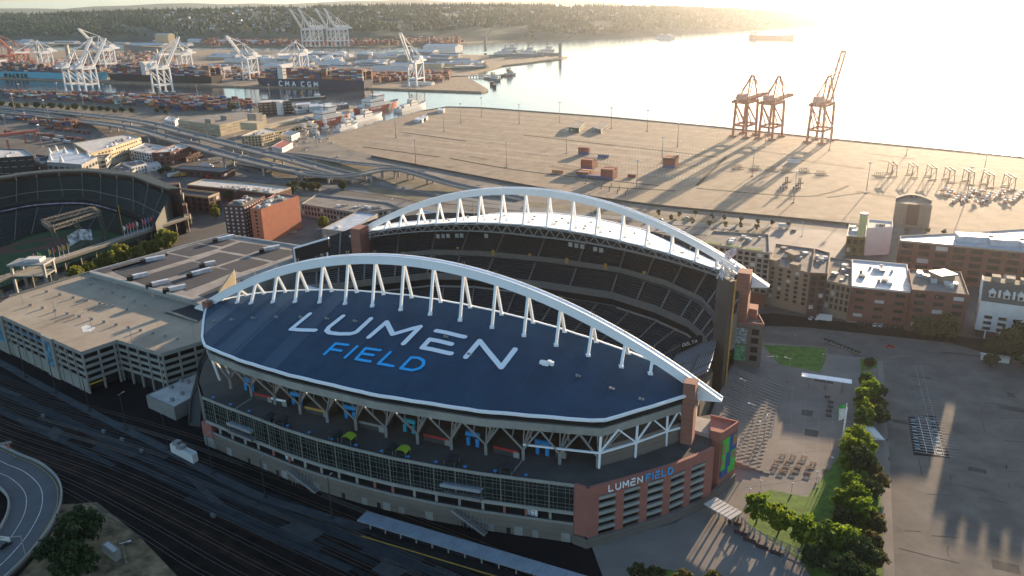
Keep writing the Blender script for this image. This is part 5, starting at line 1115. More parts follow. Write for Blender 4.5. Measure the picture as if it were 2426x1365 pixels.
mb.beam(a + nn * 4 - Vector((0, 0, 8)), b + nn * 4 - Vector((0, 0, 8)), .4, 4); mb.build('outfield_wall', darkg, bp)
# scoreboard frame
def truss(mb, p, q, w, n, r=.35):
    p, q = Vector(p), Vector(q); ax = (q - p).normalized(); s1 = ax.cross(Vector((0, 0, 1))); s1 = Vector((1, 0, 0)) if s1.length < .1 else s1.normalized(); s2 = ax.cross(s1)
    c = [s1 * w / 2 + s2 * w / 2, s1 * w / 2 - s2 * w / 2, -s1 * w / 2 - s2 * w / 2, -s1 * w / 2 + s2 * w / 2]
    for k in range(4):
        mb.beam(p + c[k], q + c[k], r)
        for i in range(n):
            u, v = p.lerp(q, i / n), p.lerp(q, (i + 1) / n); a_, b_ = (k, (k + 1) % 4) if i % 2 else ((k + 1) % 4, k); mb.beam(u + c[a_], v + c[b_], r * .7)
trl = M('truss_pale', (0.15, 0.135, 0.11), .7, .2, .3)
p1, p2, p3, p4 = G(147, 602, 2), G(250, 563, 2), G(168, 588, 2), G(255, 568, 2)
b1, b2, b3, b4 = G(122, 541, 26), G(235, 505, 26), G(102, 525, 29), G(218, 494, 29)
for p, q in ((p1, b1), (p2, b2), (b1, b2), (b3, b4), (b1, b3), (b2, b4), (p1, p2)):
    mb = MB(); truss(mb, p, q, 2.6, 14); mb.build('frame_truss', trl, bp)
mb = MB(); mm = b1.lerp(b2, .45); truss(mb, mm, p1.lerp(p2, .6), 2.4, 12); mb.build('frame_truss', trl, bp)
c1, c2 = G(164, 582, 9), G(218, 566, 9); mb = MB(); mb.slab([c1 + Vector((0, 0, 7)), c1.lerp(c2, .5) + Vector((0, 0, 9.5)), c2 + Vector((0, 0, 7))], [c1 + Vector((0, 1, 7)), c1.lerp(c2, .5) + Vector((0, 1, 9.5)), c2 + Vector((0, 1, 7))], 8)
mb.build('score_board', M('scoreboard', (0.1, 0.11, 0.13), .6, .9, .35, c2=(0.55, 0.6, 0.65)), bp)
mb = MB(); p = G(292, 552, 2); mb.tube(p, p + Vector((0, 0, 22)), .35, .35, 6); mb.build('foul_pole', liney, bp)
t = thing('stair_tower', 'open concrete stair tower with flat roof at the left end of the garage', 'stair tower', G(90, 700)); p = G(90, 690, 0)
for dx, dy in ((-10, -5), (10, -5), (-10, 6), (10, 6)): MB().box((p.x + dx, p.y + dy, 0), (1.4, 1.4, 19)).build('column', lconc, t)
MB().box((p.x, p.y, 19), (23, 14, 1)).build('roof', lconc, t); MB().box((p.x, p.y, 12), (22, 13, .6)).build('landing', lconc, t); MB().box((p.x + 2, p.y + 1, 20), (10, 7, 2)).build('upper_roof', roofl, t)
# flags on the rail
def flagpole(col_, h=11):
    t = thing('flagpole', 'flag', 'flagpole'); mb = MB(); mb.tube((0, 0, 0), (0, 0, h), .14, .08, 6); mb.tube((0, 0, h), (0, 0, h + .3), .2, .05, 6); mb.build('pole', white, t)
    mb = MB(); mb.strip([(.4 * k, .15 * math.sin(k * 1.7), h - .3 - .12 * k) for k in range(7)], [(.4 * k * .9, .18 * math.sin(k * 1.7 + .5), h - 3.4 - .3 * k) for k in range(7)]); mb.build('flag', col_, t); return t
flm = [M('flag_r', (0.4, 0.05, 0.06), .8, .3, 1), M('flag_b', (0.05, 0.08, 0.3), .8, .3, 1), M('flag_y', (0.5, 0.3, 0.05), .8, .3, 1), M('flag_g', (0.03, 0.3, 0.08), .8, .3, 1), M('flag_w', (0.6, 0.6, 0.6), .8, .3, 1)]
fnm = ['red', 'blue', 'yellow', 'green', 'white']
for k, (x, ci) in enumerate([(48, 0), (60, 0), (69, 3), (92, 2), (101, 0), (113, 2), (122, 2), (133, 2), (268, 4), (277, 0), (285, 0), (293, 0), (302, 4), (318, 0), (326, 1), (335, 0), (343, 0), (351, 1)]):
    f = (x + 60) / 503.0; t = flagpole(flm[ci]); p = a + e * f; t.location = (p.x, p.y, 12.9); t.scale = (.75,) * 3; t.rotation_euler.z = random.uniform(-.4, .4); t['label'] = '%s flag on the ballpark roof rail, %s pole from the left' % (fnm[ci], ORD[k]); t['group'] = 'flags along the roof rail'
# ================================================================ cranes
crw = M('crane_white', (0.62, 0.63, 0.64), .6, .08, .1); crr = M('crane_red', (0.38, 0.11, 0.07), .7, .12, .1)
def crane(mat, boom, low=False):           # x points to the water
    t = thing('container_crane', 'crane', 'container crane'); H = 44; MB.k = 1.4
    for sx in (0, -30):
        for sy in (-9, 9):
            mb = MB(); mb.beam((sx, sy, 0), (sx, sy * .86, H + 2), 2.0, 1.7); mb.box((sx, sy, 0), (2.2, 9, 2)); mb.build('leg', mat, t)
    mb = MB()
    for sy in (-9, 9): mb.beam((0, sy, 15), (-30, sy, 15), 1.3, 1.8); mb.beam((0, sy, 15.5), (-30, sy * .88, H - 2), .9); mb.beam((-30, sy * .9, 36), (-14, sy * .92, 15.5), .7)
    for sx in (0, -30): mb.beam((sx, -9, 15), (sx, 9, 15), 1.3, 1.8); mb.beam((sx, -8, H), (sx, 8, H), 1.5, 2.2); mb.beam((sx, -9, 16), (sx, 8, H - 1), .7)
    mb.beam((0, -8, H), (-30, -8, H), 1.2, 2); mb.beam((0, 8, H), (-30, 8, H), 1.2, 2); mb.build('portal_frame', mat, t)
    mb = MB()
    for sy in (-3, 3): mb.beam((3, sy, H + 3), (-52, sy, H + 3), 1.2, 2.4)
    for k in range(12): mb.beam((2 - 4.5 * k, -3, H + 3), (-2.5 - 4.5 * k, 3, H + 3), .5)
    mb.build('girder', mat, t)
    L = 38 if low else 62; ca, sa = math.cos(boom), math.sin(boom); mb = MB(); P = lambda u, v, w: (3 + u * ca - w * sa, v, H + 3 + u * sa + w * ca)
    for sy in (-2.6, 2.6): mb.beam(P(0, sy, 0), P(L, sy, 0), 1.1, 2.0); mb.beam(P(2, sy, 2.6), P(L, sy, 1.4), .5)
    for k in range(11): mb.beam(P(L * k / 11, -2.6, 0), P(L * (k + 1) / 11, 2.6, 0), .5); mb.beam(P(L * k / 11, -2.6, 0), P(L * (k + .5) / 11, -2.6, 2.3), .35); mb.beam(P(L * k / 11, 2.6, 0), P(L * (k + .5) / 11, 2.6, 2.3), .35)
    mb.box(P(L - 1, 0, -1), (2, 6.5, 3)) ; mb.build('boom', mat, t)
    ap = (-4, 0, H + 31); mb = MB()
    for sy in (-7, 7): mb.beam((0, sy, H + 2), (ap[0], sy * .3, ap[2]), 1.0); mb.beam((-28, sy, H + 2), (ap[0], sy * .3, ap[2]), .8)
    mb.beam((ap[0], -2.5, ap[2]), (ap[0], 2.5, ap[2]), 1.4); mb.build('apex_frame', mat, t)
    mb = MB()
    for sy in (-2.4, 2.4): mb.beam(ap, (-50, sy, H + 4), .45); mb.beam(ap, P(L * .55, sy, 1.5), .45); mb.beam(ap, P(L * .95, sy, 1.5), .45)
    mb.build('stays', mat, t)
    MB().box((-31, 0, H + 4.5), (16, 8, 6.5)).build('machinery_house', crw if mat is crw else M('house_pink', (0.5, 0.25, 0.22), .7, .1, .2), t)
    mb = MB(); mb.box((-9, 0, H - 2.5), (3, 3, 3)); mb.beam((-12, -2, H - 6), (-12, 2, H - 6), 1); mb.beam((-9, 0, H - 2), (-12, 0, H - 6), .3); mb.build('operator_cab', steel, t); MB.k = 1.0
    return t
WEST = math.atan2(VT.y, VT.x); EAST = WEST + math.pi
q1 = G(1440, 276); q2 = G(2000, 331); qd = (q2 - q1).normalized(); QN = math.atan2(qd.x, -qd.y)
raised, lowb = {}, {}
def put(px, py, mat, ang, rz, sc_, label, group, low=False):
    key = (mat.name, round(ang, 2), low)
    if key not in raised: raised[key] = crane(mat, ang, low); o = raised[key]; o.location = G(px, py); o.rotation_euler.z = rz
    else: o = clone(raised[key], G(px, py), rz)
    o.scale = (sc_,) * 3; o['label'] = label; o['group'] = group; return o
put(1775, 318, crr, 0.02, QN, .95, 'leftmost red quay crane with its boom lowered over the water', 'red cranes on the empty dock', True)
put(1836, 322, crr, 0.02, QN, .95, 'middle red quay crane with lowered boom beside the leftmost one', 'red cranes on the empty dock', True)
put(1951, 331, crr, RAD(60), QN, .98, 'rightmost red quay crane with its boom raised steeply', 'red cranes on the empty dock')
put(196, 214, crw, RAD(52), WEST, 1.0, 'left white crane of the pair by the near container yard', 'white cranes by the near yard')
put(229, 216, crw, RAD(52), WEST, 1.0, 'right white crane of the pair by the near container yard', 'white cranes by the near yard')
put(402, 218, crw, RAD(52), WEST, 1.02, 'single white crane between near yard and black ship', 'white cranes by the near yard')
put(246, 168, crw, RAD(48), EAST, 1.1, 'white crane with raised boom behind the cyan ship', 'white cranes across the waterway')
put(100, 170, crw, RAD(3), EAST, 1.0, 'white crane with lowered boom over the cyan ship', 'white cranes across the waterway')
put(430, 178, crw, RAD(3), EAST, 1.0, 'white crane with lowered boom over the black ship', 'white cranes across the waterway')
put(585, 190, crw, RAD(48), EAST, 1.0, 'white crane with raised boom just left of the navy ship', 'white cranes across the waterway')
put(706, 180, crw, RAD(3), EAST, 1.0, 'white crane with lowered boom behind the navy ship', 'white cranes across the waterway')
put(978, 206, crw, RAD(60), EAST, 1.0, 'white crane alone on the quay right of the navy ship', 'white cranes across the waterway')
put(45, 172, crr, RAD(50), EAST, 1.0, 'red crane with raised boom at the far left edge', 'red cranes at the left edge')
put(12, 178, crr, RAD(50), EAST, .95, 'red crane partly out of frame at the left edge', 'red cranes at the left edge')
for k, x in enumerate((722, 742, 782, 802)): put(x, 111, crw, RAD(57), EAST - .25, 1.25, 'tall white crane on the far shore, %s of the four from the left' % ORD[k], 'four cranes on the far shore')
# orange gantry in the rail yard
t = thing('gantry_crane', 'orange rail-yard gantry crane at the left edge', 'gantry crane', G(50, 350)); a, b = G(-60, 328, 15), G(84, 311, 15); mb = MB(); mb.beam(a, b, 3, 3); mb.beam(a + Vector((0, 7, 0)), b + Vector((0, 7, 0)), 2.4, 3); mb.build('girder', crr, t)
for p in (G(24, 360), G(62, 338), G(86, 337)):
    q = a.lerp(b, .75 if p.x > G(60, 340).x else .55); MB().beam(p, Vector((p.x - 2, p.y + 2, 14)), 1.8).build('leg', crr, t)
# ================================================================ ships
def hull(L, B, D, fore=.16, aft=.05, flare=1.0, sheer=.15):
    N = 26; mb = MB(); A, Bk, Wl, K = [], [], [], []
    for side in (1, -1):
        top, wl = [], []
        for i in range(N + 1):
            x = i / N; w = 1.0
            if x > 1 - fore: w = math.sqrt(max(0, 1 - ((x - (1 - fore)) / fore) ** 2))
            if x < aft: w = .82 + .18 * (x / aft)
            wb = w * (.9 if x < .95 else .3); z = D * (1 + (sheer * max(0, (x - .75) / .25) ** 2)); top.append((-L / 2 + L * x + (1.5 if x > .97 else 0) * flare, side * B / 2 * w, z)); wl.append((-L / 2 + L * x * .975 + L * .012, side * B / 2 * wb * .97, -1))
        (mb.strip(top, wl) if side > 0 else mb.strip(wl, top)); A.append(top); Wl.append(wl)
    mb.strip(A[1], A[0], 1); mb.add([A[0][0], A[1][0], Wl[1][0], Wl[0][0]], [(0, 1, 2, 3)]); return mb, A, Wl
def boot(L, B, Wl, fore=.16):              # red band at the waterline
    mb = MB()
    for side, w in ((1, Wl[0]), (-1, Wl[1])):
        u = [(p[0], p[1] * 1.012, 2.2) for p in w]; l = [(p[0], p[1] * 1.012, -1) for p in w]; (mb.strip(u, l) if side > 0 else mb.strip(l, u))
    return mb
cargom = [M('box_rust', (0.26, 0.075, 0.045), .8, .25, .4), M('box_brown', (0.15, 0.05, 0.035), .8, .25, .4), M('box_blue', (0.035, 0.09, 0.2), .8, .25, .4), M('box_navy', (0.025, 0.045, 0.09), .8, .2, .4), M('box_grey', (0.35, 0.36, 0.36), .8, .2, .4),
          M('box_green', (0.04, 0.16, 0.1), .8, .2, .4), M('box_orange', (0.5, 0.2, 0.07), .8, .2, .4), M('box_white', (0.62, 0.6, 0.56), .8, .1, .4), M('box_tan', (0.4, 0.27, 0.13), .8, .2, .4)]
cw = [7, 5, 5, 4, 3, 1.2, 2, 2, 1.5]; cnames = ['rust red', 'brown', 'bright blue', 'navy', 'grey', 'green', 'orange', 'white', 'tan']
bootm = M('boot_red', (0.22, 0.04, 0.03), .8, .2, .1)
def bridge(t, x, B, h, w=13, z=12, mat=None):
    mb = MB(); mb.box((x, 0, z), (w, B * .86, h)); mb.box((x, 0, z + h), (w * .8, B * 1.0, 3)); o = mb.build('bridge', mat or whitew, t)
    for k in range(3): MB().box((x, 0, z + h * (.3 + .25 * k)), (w + .3, B * .8, 1)).build('window_band', winm, o)
    mb = MB(); mb.tube((x, 0, z + h + 3), (x, 0, z + h + 12), .6, .3, 6); mb.beam((x, -4, z + h + 8), (x, 4, z + h + 8), .4); mb.build('mast', whitew, o)
def cship(label, pa, pb, hm, fill, bx, txt=None, tm=None, tx=0, seed=1, rz_flip=False, lscale=9):
    a, b = G(*pa, -3), G(*pb, -3); e = b - a; L = e.length; B = 42; n = Vector((-e.y, e.x, 0)).normalized()
    if n.y < 0: n = -n
    c = (a + b) / 2 + n * B / 2; rz = math.atan2(e.y, e.x) + (math.pi if rz_flip else 0)
    t = thing('container_ship', label, 'container ship'); mb, A, Wl = hull(L, B, 17); mb.build('hull', [hm, brickd], t); boot(L, B, Wl).build('waterline_band', bootm, t)
    rnd = random.Random(seed); mb = MB(); x = -L / 2 + 8
    while x < L / 2 - 30:
        if any(abs(x - q) < 13 for q in bx): x += 4; continue
        hh = rnd.choice([6, 7, 8, 8, 7]) if rnd.random() < fill else rnd.choice([3, 4, 5])
        for j in range(15):
            y = -B / 2 + 2.6 + j * 2.62
            for k in range(hh - (rnd.random() < .3)):
                if 1 < j < 13 and k < hh - 2: continue
                mb.box((x, y, 17.6 + k * 2.62), (12, 2.4, 2.5), 0, rnd.choices(range(9), cw)[0])
        x += 13.4
    tag(mb.build('cargo', cargom, t), kind='stuff')
    for q in bx: bridge(t, q, B, 24 if q > 0 else 20, 12, 17)
    if txt:
        s = -1 if math.cos(rz) > 0 else 1; side = (B / 2 + .3) * s
        lettering(txt, lambda d, z: ((tx + d) if s < 0 else (-tx - d), side, 4 + z), lscale, 1.7, tm, t, 'hull_letter', .9)
    t.location = c; t.rotation_euler.z = rz; return t
cship('cyan container ship moored at the far left with stacked boxes', (-190, 180), (240, 194), M('hull_cyan', (0.10, 0.42, 0.55), .6, .1, .05), .8, (-40,), 'MAERSK', darkroad, 0, 3, False, 8)
cship('black container ship moored between the cyan and navy ships', (500, 202), (243, 194), M('hull_black', (0.018, 0.018, 0.022), .6, .2, .05), .8, (30,), None, None, 0, 5)
cship('navy container ship with big white hull lettering', (862, 214), (596, 206), M('hull_navy', (0.02, 0.035, 0.075), .6, .15, .05), .95, (60,), 'CMA CGM', letterw, -62, 8, False, 9)
def cutter(label, pa, pb, hm, B, D, sup, big, name='coast_guard_ship', cat='ship', funnel=None):
    a, b = G(*pa, -3), G(*pb, -3); e = b - a; L = e.length; t = thing(name, label, cat); mb, A, Wl = hull(L, B, D, .35, .08, 1, .35); mb.build('hull', [hm, lconc], t)
    mb = MB()
    for x, l, w, h, z in sup: mb.box((x * L, 0, D + z), (l * L, w * B, h))
    o = mb.build('superstructure', whitew, t)
    for x, l, w, h, z in sup[:2]: MB().box((x * L, 0, D + z + h * .6), (l * L + .3, w * B + .3, .8)).build('window_band', winm, o)
    mb = MB(); mx = sup[0][0] * L; zt = D + sup[0][3]; mb.tube((mx, 0, zt), (mx, 0, zt + big), .7, .25, 6); mb.beam((mx, -3, zt + big * .6), (mx, 3, zt + big * .6), .4); mb.beam((mx - 2, 0, zt + big * .75), (mx + 2, 0, zt + big * .75), .8, 1.6); mb.build('mast', dark, t)
    mb = MB(); mb.box((-.06 * L, 0, D + 5), (4, 4, 6)); mb.build('funnel', funnel or ky, t)
    if hm.name == 'hull_red':
        mb = MB()
        for s_ in (1, -1):
            y = s_ * (B / 2 + .15); mb.add([(L * .16, y, D), (L * .22, y, D), (L * .17, y * .97, 0), (L * .11, y * .97, 0)], [(0, 1, 2, 3)] if s_ < 0 else [(3, 2, 1, 0)])
        mb.build('hull_stripe', whitew, t)
        lettering('US COAST GUARD', lambda d, z: (-L * .32 + d, -B / 2 - .25, D * .55 + z), 1.9, .4, letterw, t, 'hull_letter', .3)
    t.location = (a + b) / 2; t.rotation_euler.z = math.atan2(e.y, e.x); return t
redh = M('hull_red', (0.4, 0.07, 0.045), .6, .12, .1); whh = M('hull_white', (0.62, 0.63, 0.64), .6, .05, .1)
isup = [(-.12, .34, .8, 11, 0), (-.02, .2, .7, 5, 11), (.16, .16, .5, 4, 0), (-.34, .12, .5, 4, 0)]
cutter('red-hulled coast guard icebreaker nearest the dock, white superstructure', (735, 300), (828, 280), redh, 22, 8, isup, 14)
cutter('second red-hulled coast guard icebreaker moored further out in the slip', (848, 270), (942, 250), redh, 22, 8, isup, 14)
csup = [(.05, .22, .6, 6, 0), (.02, .1, .5, 4, 6), (-.2, .2, .6, 4, 0), (-.38, .08, .4, 3, 0)]
cutter('white coast guard cutter moored beside the nearer icebreaker', (822, 296), (905, 273), whh, 13, 5, csup, 13, funnel=whitew)
cutter('white coast guard cutter moored at the dock corner', (938, 267), (1008, 248), whh, 13, 5, csup, 13, funnel=whitew)
cutter('small white patrol vessel tied inside the slip', (795, 312), (846, 298), whh, 9, 4, csup, 9, 'patrol_vessel', funnel=whitew)
for k, (x, y) in enumerate([(765, 306), (700, 305), (716, 318), (730, 312), (722, 300), (742, 318)]): cutter('small white workboat in the inner slip, %s from the left' % ORD[k], (x, y), (x + 13, y - 3), whh, 6, 2.5, csup[:2], 5, 'workboat', 'boat', whitew)
navyh = M('hull_grey', (0.2, 0.21, 0.22), .6, .15, .1)
bsup = [(-.4, .1, .8, 14, 0), (-.15, .02, .3, 10, 0), (.08, .02, .3, 10, 0), (.28, .02, .3, 10, 0)]
cutter('bulk carrier with four deck cranes far out on the bright water', (1775, 92), (1881, 94), bootm, 30, 13, bsup, 10, 'cargo_ship', 'cargo ship')
fsup = [(0, .75, .9, 5, 0), (0, .55, .7, 4, 5), (.2, .1, .5, 3, 9), (-.2, .1, .5, 3, 9)]
cutter('two-deck passenger ferry far out on the water left of the carrier', (1553, 92), (1599, 93), whh, 22, 5, fsup, 6, 'ferry', 'ferry')
for lab, a_, b_, hm_ in (('red tug anchored past the tip of the island', (1188, 181), (1222, 178), redh), ('dark tug beside the barge off the island tip', (1150, 186), (1186, 193), navyh), ('grey tug near the far piers', (1135, 165), (1160, 163), navyh)):
    cutter(lab, a_, b_, hm_, 11, 4, [(.1, .3, .6, 5, 0), (.1, .15, .4, 3, 5), (-.2, .2, .3, 2, 0)], 8, 'tugboat', 'tug')
cutter('green-decked barge ship moored behind the island yard', (1055, 168), (1150, 166), M('hull_green', (0.1, 0.13, 0.09), .8, .2, .1), 22, 8, [(.38, .14, .7, 9, 0), (0, .5, .8, 3, 0)], 7, 'barge', 'barge')
for k, (a_, b_) in enumerate([((1160, 138), (1235, 134)), ((1215, 134), (1290, 137)), ((1180, 128), (1240, 126)), ((1265, 131), (1330, 134))]):
    cutter('grey naval ship in the shipyard at the island point, %s from the left' % ORD[k], a_, b_, navyh, 18, 9, [(.0, .4, .7, 9, 0), (.05, .15, .5, 9, 9), (-.25, .2, .5, 6, 0)], 16, 'naval_ship', 'ship', steel)
cutter('moored barge with white cabins by the park across from the navy ship', (672, 238), (772, 232), M('hull_wood', (0.08, 0.065, 0.05), .9, .3, .1), 16, 2.5, [(-.35, .1, .5, 3, 0), (-.05, .08, .4, 3, 0), (.3, .14, .5, 5, 0)], 2, 'barge', 'barge')
t = thing('shipyard_crane', 'slender white shipyard crane with long jib at the island point', 'crane', G(1327, 137)); p = G(1327, 137); mb = MB(); mb.beam(p, p + Vector((0, 0, 38)), 8, 8); mb.build('tower', steel, t); MB().beam(p + Vector((0, 0, 38)), p + Vector((55, 0, 75)), 3).build('jib', steel, t)
t = thing('shipyard_crane', 'pale luffing crane with angled jib above the shipyard sheds', 'crane', G(1150, 122)); p = G(1150, 122); MB().beam(p, p + Vector((0, 0, 45)), 9, 9).build('tower', steel, t); MB().beam(p + Vector((0, 0, 40)), p + Vector((45, 0, 95)), 3).build('jib', steel, t)
for x, y in ((1165, 202), (1171, 208)):
    t = thing('mooring_dolphin', 'small dark mooring block standing in the water off the island tip', 'mooring block', G(x, y, -3), 'mooring blocks off the tip'); MB().box(G(x, y, -3), (6, 6, 6), .3).build('block', dark, t); MB().box(G(x, y, -3) + Vector((0, 0, 6)), (7, 7, .8), .3).build('cap', conc, t)
t = thing('bulk_pier', 'old timber pier on piles left of the tug', 'pier', G(1120, 178)); mb = MB(); a, b = G(1060, 180, 1), G(1190, 178, 1); mb.beam(a, b, 10, 1.5); mb.build('deck', conc, t); mb = MB()
for k in range(20): p = a.lerp(b, k / 19); mb.tube((p.x, p.y, -4), (p.x, p.y, .5), .8, .8, 5)
mb.build('piles', dark, t)
# ================================================================ shipping containers
def cont_mesh(mat):
    mb = MB(); mb.box((0, 0, 0), (12.1, 2.36, 2.55))
    for sx in (-6.05, 6.05):
        for sy in (-1.18, 1.18): mb.box((sx, sy, 0), (.2, .2, 2.6))
    for k in range(14):
        for sy in (-1.2, 1.2): mb.box((-5.4 + k * .83, sy, .15), (.3, .07, 2.2))
    return mb.mesh('container', mat)
cmesh = [cont_mesh(m) for m in cargom]; ncont = [0]
def container(p, rz, ci, label, group):
    o = bpy.data.objects.new('shipping_container', cmesh[ci]); col.objects.link(o); o.location = p; o.rotation_euler.z = rz; ncont[0] += 1
    return tag(o, label, 'shipping container', group)
def inpoly(x, y, P):
    r = False
    for i in range(len(P)):
        a, b = P[i], P[i - 1]
        if (a[1] > y) != (b[1] > y) and x < (b[0] - a[0]) * (y - a[1]) / (b[1] - a[1]) + a[0]: r = not r
    return r
rnd = random.Random(11); rest = MB()
def yard(px, hmin, hmax, label, group, budget, dens=.85, wts=None, rowgap=19, maxstuff=9999, rot=0.0):
    P = [Lst(G(x, y)) for x, y in px]; s0, s1 = min(p[0] for p in P), max(p[0] for p in P); t0, t1 = min(p[1] for p in P), max(p[1] for p in P)
    t = t0 + 2; out = []
    while t < t1:
        for lane in range(5):
            s = s0; hh = hmax; block = 3
            while s < s1:
                block -= 1
                if block < 0: block = rnd.randint(2, 6); hh = rnd.randint(hmin, hmax); fav = rnd.choices(range(9), wts or cw)[0]
                if block == 0 and rnd.random() < .7: s += 12.8; continue
                if inpoly(s, t + lane * 2.6, P) and rnd.random() < dens:
                    for k in range(max(1, hh - (rnd.random() < .35))):
                        if 0 < lane < 4 and k < hh - 2: continue
                        ci = rnd.choices(range(9), wts or cw)[0]
                        out.append((S(s, t + lane * 2.6, k * 2.6 + .05), ci, (t + lane * 2.6)))
                s += 12.8
        t += rowgap
    out.sort(key=lambda o: o[0][0] ** 2 + o[0][1] ** 2)
    for i, (p, ci, _) in enumerate(out):
        if i < budget: container(p, UA, ci, label % cnames[ci], group)
        else: rest.box(p, (12.1, 2.4, 2.55), UA, ci)
yard([(-60, 226), (0, 232), (180, 240), (330, 252), (420, 262), (600, 262), (618, 252), (560, 242), (420, 234), (200, 228), (0, 223), (-60, 220)], 2, 4, '%s container in the long stacks between the viaduct and waterway', 'containers in the near terminal stacks', 150)
yard([(-60, 282), (0, 286), (170, 306), (205, 300), (150, 288), (60, 277), (-60, 272)], 1, 4, '%s container in the rail yard stacks left of the viaduct', 'containers in the rail yard', 50, .6, rowgap=30)
rcw = [9, 2, .6, 0, 0, 0, 1, 0, 0]
for (x, y, ns, nt_, nh, lab) in ((1390, 402, 1, 7, 4, 'red container in the tall left stack on the empty dock'), (1380, 420, 2, 6, 2, 'red container in the low front part of the left dock stack'), (1438, 426, 1, 6, 4, 'red container in the middle dock stack nearest the camera'), (1584, 398, 1, 7, 4, 'red container in the right dock stack, alone by a lamp'), (1383, 366, 1, 5, 3, 'red container in the small far dock stack')):
    s0, t0 = Lst(G(x, y))
    for i in range(ns):
        for j in range(nt_):
            for k in range(nh if i == 0 else nh - 1):
                if k == nh - 1 and (j + i) % 4 == 3: continue
                if ncont[0] > 299 or (1 < j < nt_ - 2 and k < nh - 2 and 0): continue
                container(S(s0 + i * 12.6, t0 + j * 2.6, k * 2.6 + .05), UA, rnd.choices(range(9), rcw)[0] if k else 2 if j < 2 else 0, lab, 'containers on the empty dock')
# further yards, one mass
def farstack(px, n, hm=4, wts=None, z=0):
    P = [G(x, y) for x, y in px]; x0, x1 = min(p.x for p in P), max(p.x for p in P); y0, y1 = min(p.y for p in P), max(p.y for p in P); k = 0
    while k < n:
        x, y = rnd.uniform(x0, x1), rnd.uniform(y0, y1)
        if not inpoly(x, y, P): continue
        h = rnd.randint(2, hm); k += 1
        for r in range(h):
            for l in range(3): rest.box((x - .41 * 0 + VT.x * l * 2.6, y + VT.y * l * 2.6, r * 2.6), (12.1, 2.4, 2.55), UA, rnd.choices(range(9), wts or cw)[0])
farstack([(0, 172), (250, 180), (480, 192), (600, 190), (560, 165), (300, 150), (100, 148), (0, 150)], 420, 5, [5, 2, 2, 1, 3, .5, 4, 3, 4])
farstack([(600, 186), (860, 196), (1060, 196), (1060, 184), (850, 175), (620, 172)], 190, 5, [8, 4, 2, 2, 1, 0, 3, 0, 1])
farstack([(1000, 190), (1070, 196), (1060, 178), (1000, 175)], 40, 5, [8, 4, 2, 2, 1, 0, 3, 0, 1])
farstack([(480, 108), (700, 109), (1080, 108), (1100, 98), (900, 96), (600, 95), (480, 98)], 620, 7, [9, 5, 1.5, 1, 1, 0, 3, .5, 1])
farstack([(220, 150), (300, 160), (390, 150), (420, 138), (330, 128), (220, 132)], 160, 5, [4, 2, 1, 1, 3, .5, 4, 4, 5])
tag(rest.build('shipping_containers', cargom, None), kind='stuff')
# island sheds and tanks
def shed(name, label, px, py, w, d, h, mat, roofmat, cat='shed', group=None, rz=None):
    p = G(px, py); t = thing(name, label, cat, p, group); rz = UA if rz is None else rz
    MB().box(p, (w, d, h), rz).build('wall', mat, t); c, s = math.cos(rz), math.sin(rz); q = lambda u, v, z: (p.x + u * c - v * s, p.y + u * s + v * c, z)
    MB().add([q(-w / 2 - .5, -d / 2 - .5, h), q(w / 2 + .5, -d / 2 - .5, h), q(w / 2 + .5, d / 2 + .5, h), q(-w / 2 - .5, d / 2 + .5, h), q(-w / 2 - .5, 0, h + d * .12), q(w / 2 + .5, 0, h + d * .12)], [(0, 1, 5, 4), (2, 3, 4, 5), (1, 2, 5), (3, 0, 4), (3, 2, 1, 0)]).build('roof', roofmat, t); return t
rnd = random.Random(5)
for i in range(58):
    x = rnd.uniform(500, 1110); y = rnd.uniform(129, 172) if x < 820 else rnd.uniform(134, 165)
    m_ = rnd.choice([whitew, whitew, greyw, creamw, roofs]); shed('industrial_shed', '%s %s industrial shed on the island, %s' % (rnd.choice(['long', 'low', 'broad', 'small']), {'white_wall': 'white', 'grey_wall': 'grey', 'cream_wall': 'cream', 'roof_silver': 'silver'}[m_.name], 'behind the black ship' if x < 600 else 'behind the navy ship' if x < 860 else 'behind the lone white crane'), x, y, rnd.uniform(20, 90), rnd.uniform(14, 34), rnd.uniform(6, 13), m_, rnd.choice([roofs, roofl, roofg, whitew]), 'shed', 'industrial sheds on the island')
for i in range(26):
    x, y = rnd.choice([(762, 148), (790, 144), (740, 136), (690, 142), (640, 150), (820, 136), (850, 138)]); x += rnd.uniform(-22, 22); y += rnd.uniform(-5, 5); p = G(x, y); t = thing('storage_tank', 'white cylindrical storage tank among sheds on the island', 'storage tank', p, 'white tanks on the island')
    r = rnd.uniform(12, 20); h = rnd.uniform(11, 15); MB().tube(p, p + Vector((0, 0, h)), r, r, 16).build('shell', whitew, t); MB().tube(p + Vector((0, 0, h)), p + Vector((0, 0, h + 2)), r, .5, 16).build('roof', roofs, t)
for (x, y, w, d, h, m_, rm, lab) in ((355, 122, 150, 40, 22, greyw, roofs, 'long ribbed grain building with silos on the far shore'), (395, 118, 60, 30, 50, creamw, roofl, 'tall cream silo block on the far shore'), (560, 104, 190, 40, 10, whitew, roofs, 'long low warehouse with bright roof by the far channel'), (1050, 122, 110, 50, 16, whitew, whitew, 'large white arched shipyard shed'), (1000, 132, 90, 40, 12, greyw, roofs, 'blue-grey roofed sheds behind the lone white crane'),
                                 (655, 172, 60, 30, 16, whitew, whitew, 'white office block behind the navy ship'), (930, 168, 100, 30, 8, whitew, roofl, 'white low office right of the navy ship'), (1000, 201, 50, 14, 5, whitew, whitew, 'row of white parked trailers below the lone crane'), (860, 138, 40, 24, 12, whitew, whitew, 'small white block in the middle of the island'), (290, 116, 170, 30, 8, whitew, whitew, 'long white shed below the wooded ridge')):
    shed('industrial_shed', lab, x, y, w, d, h, m_, rm, 'shed')
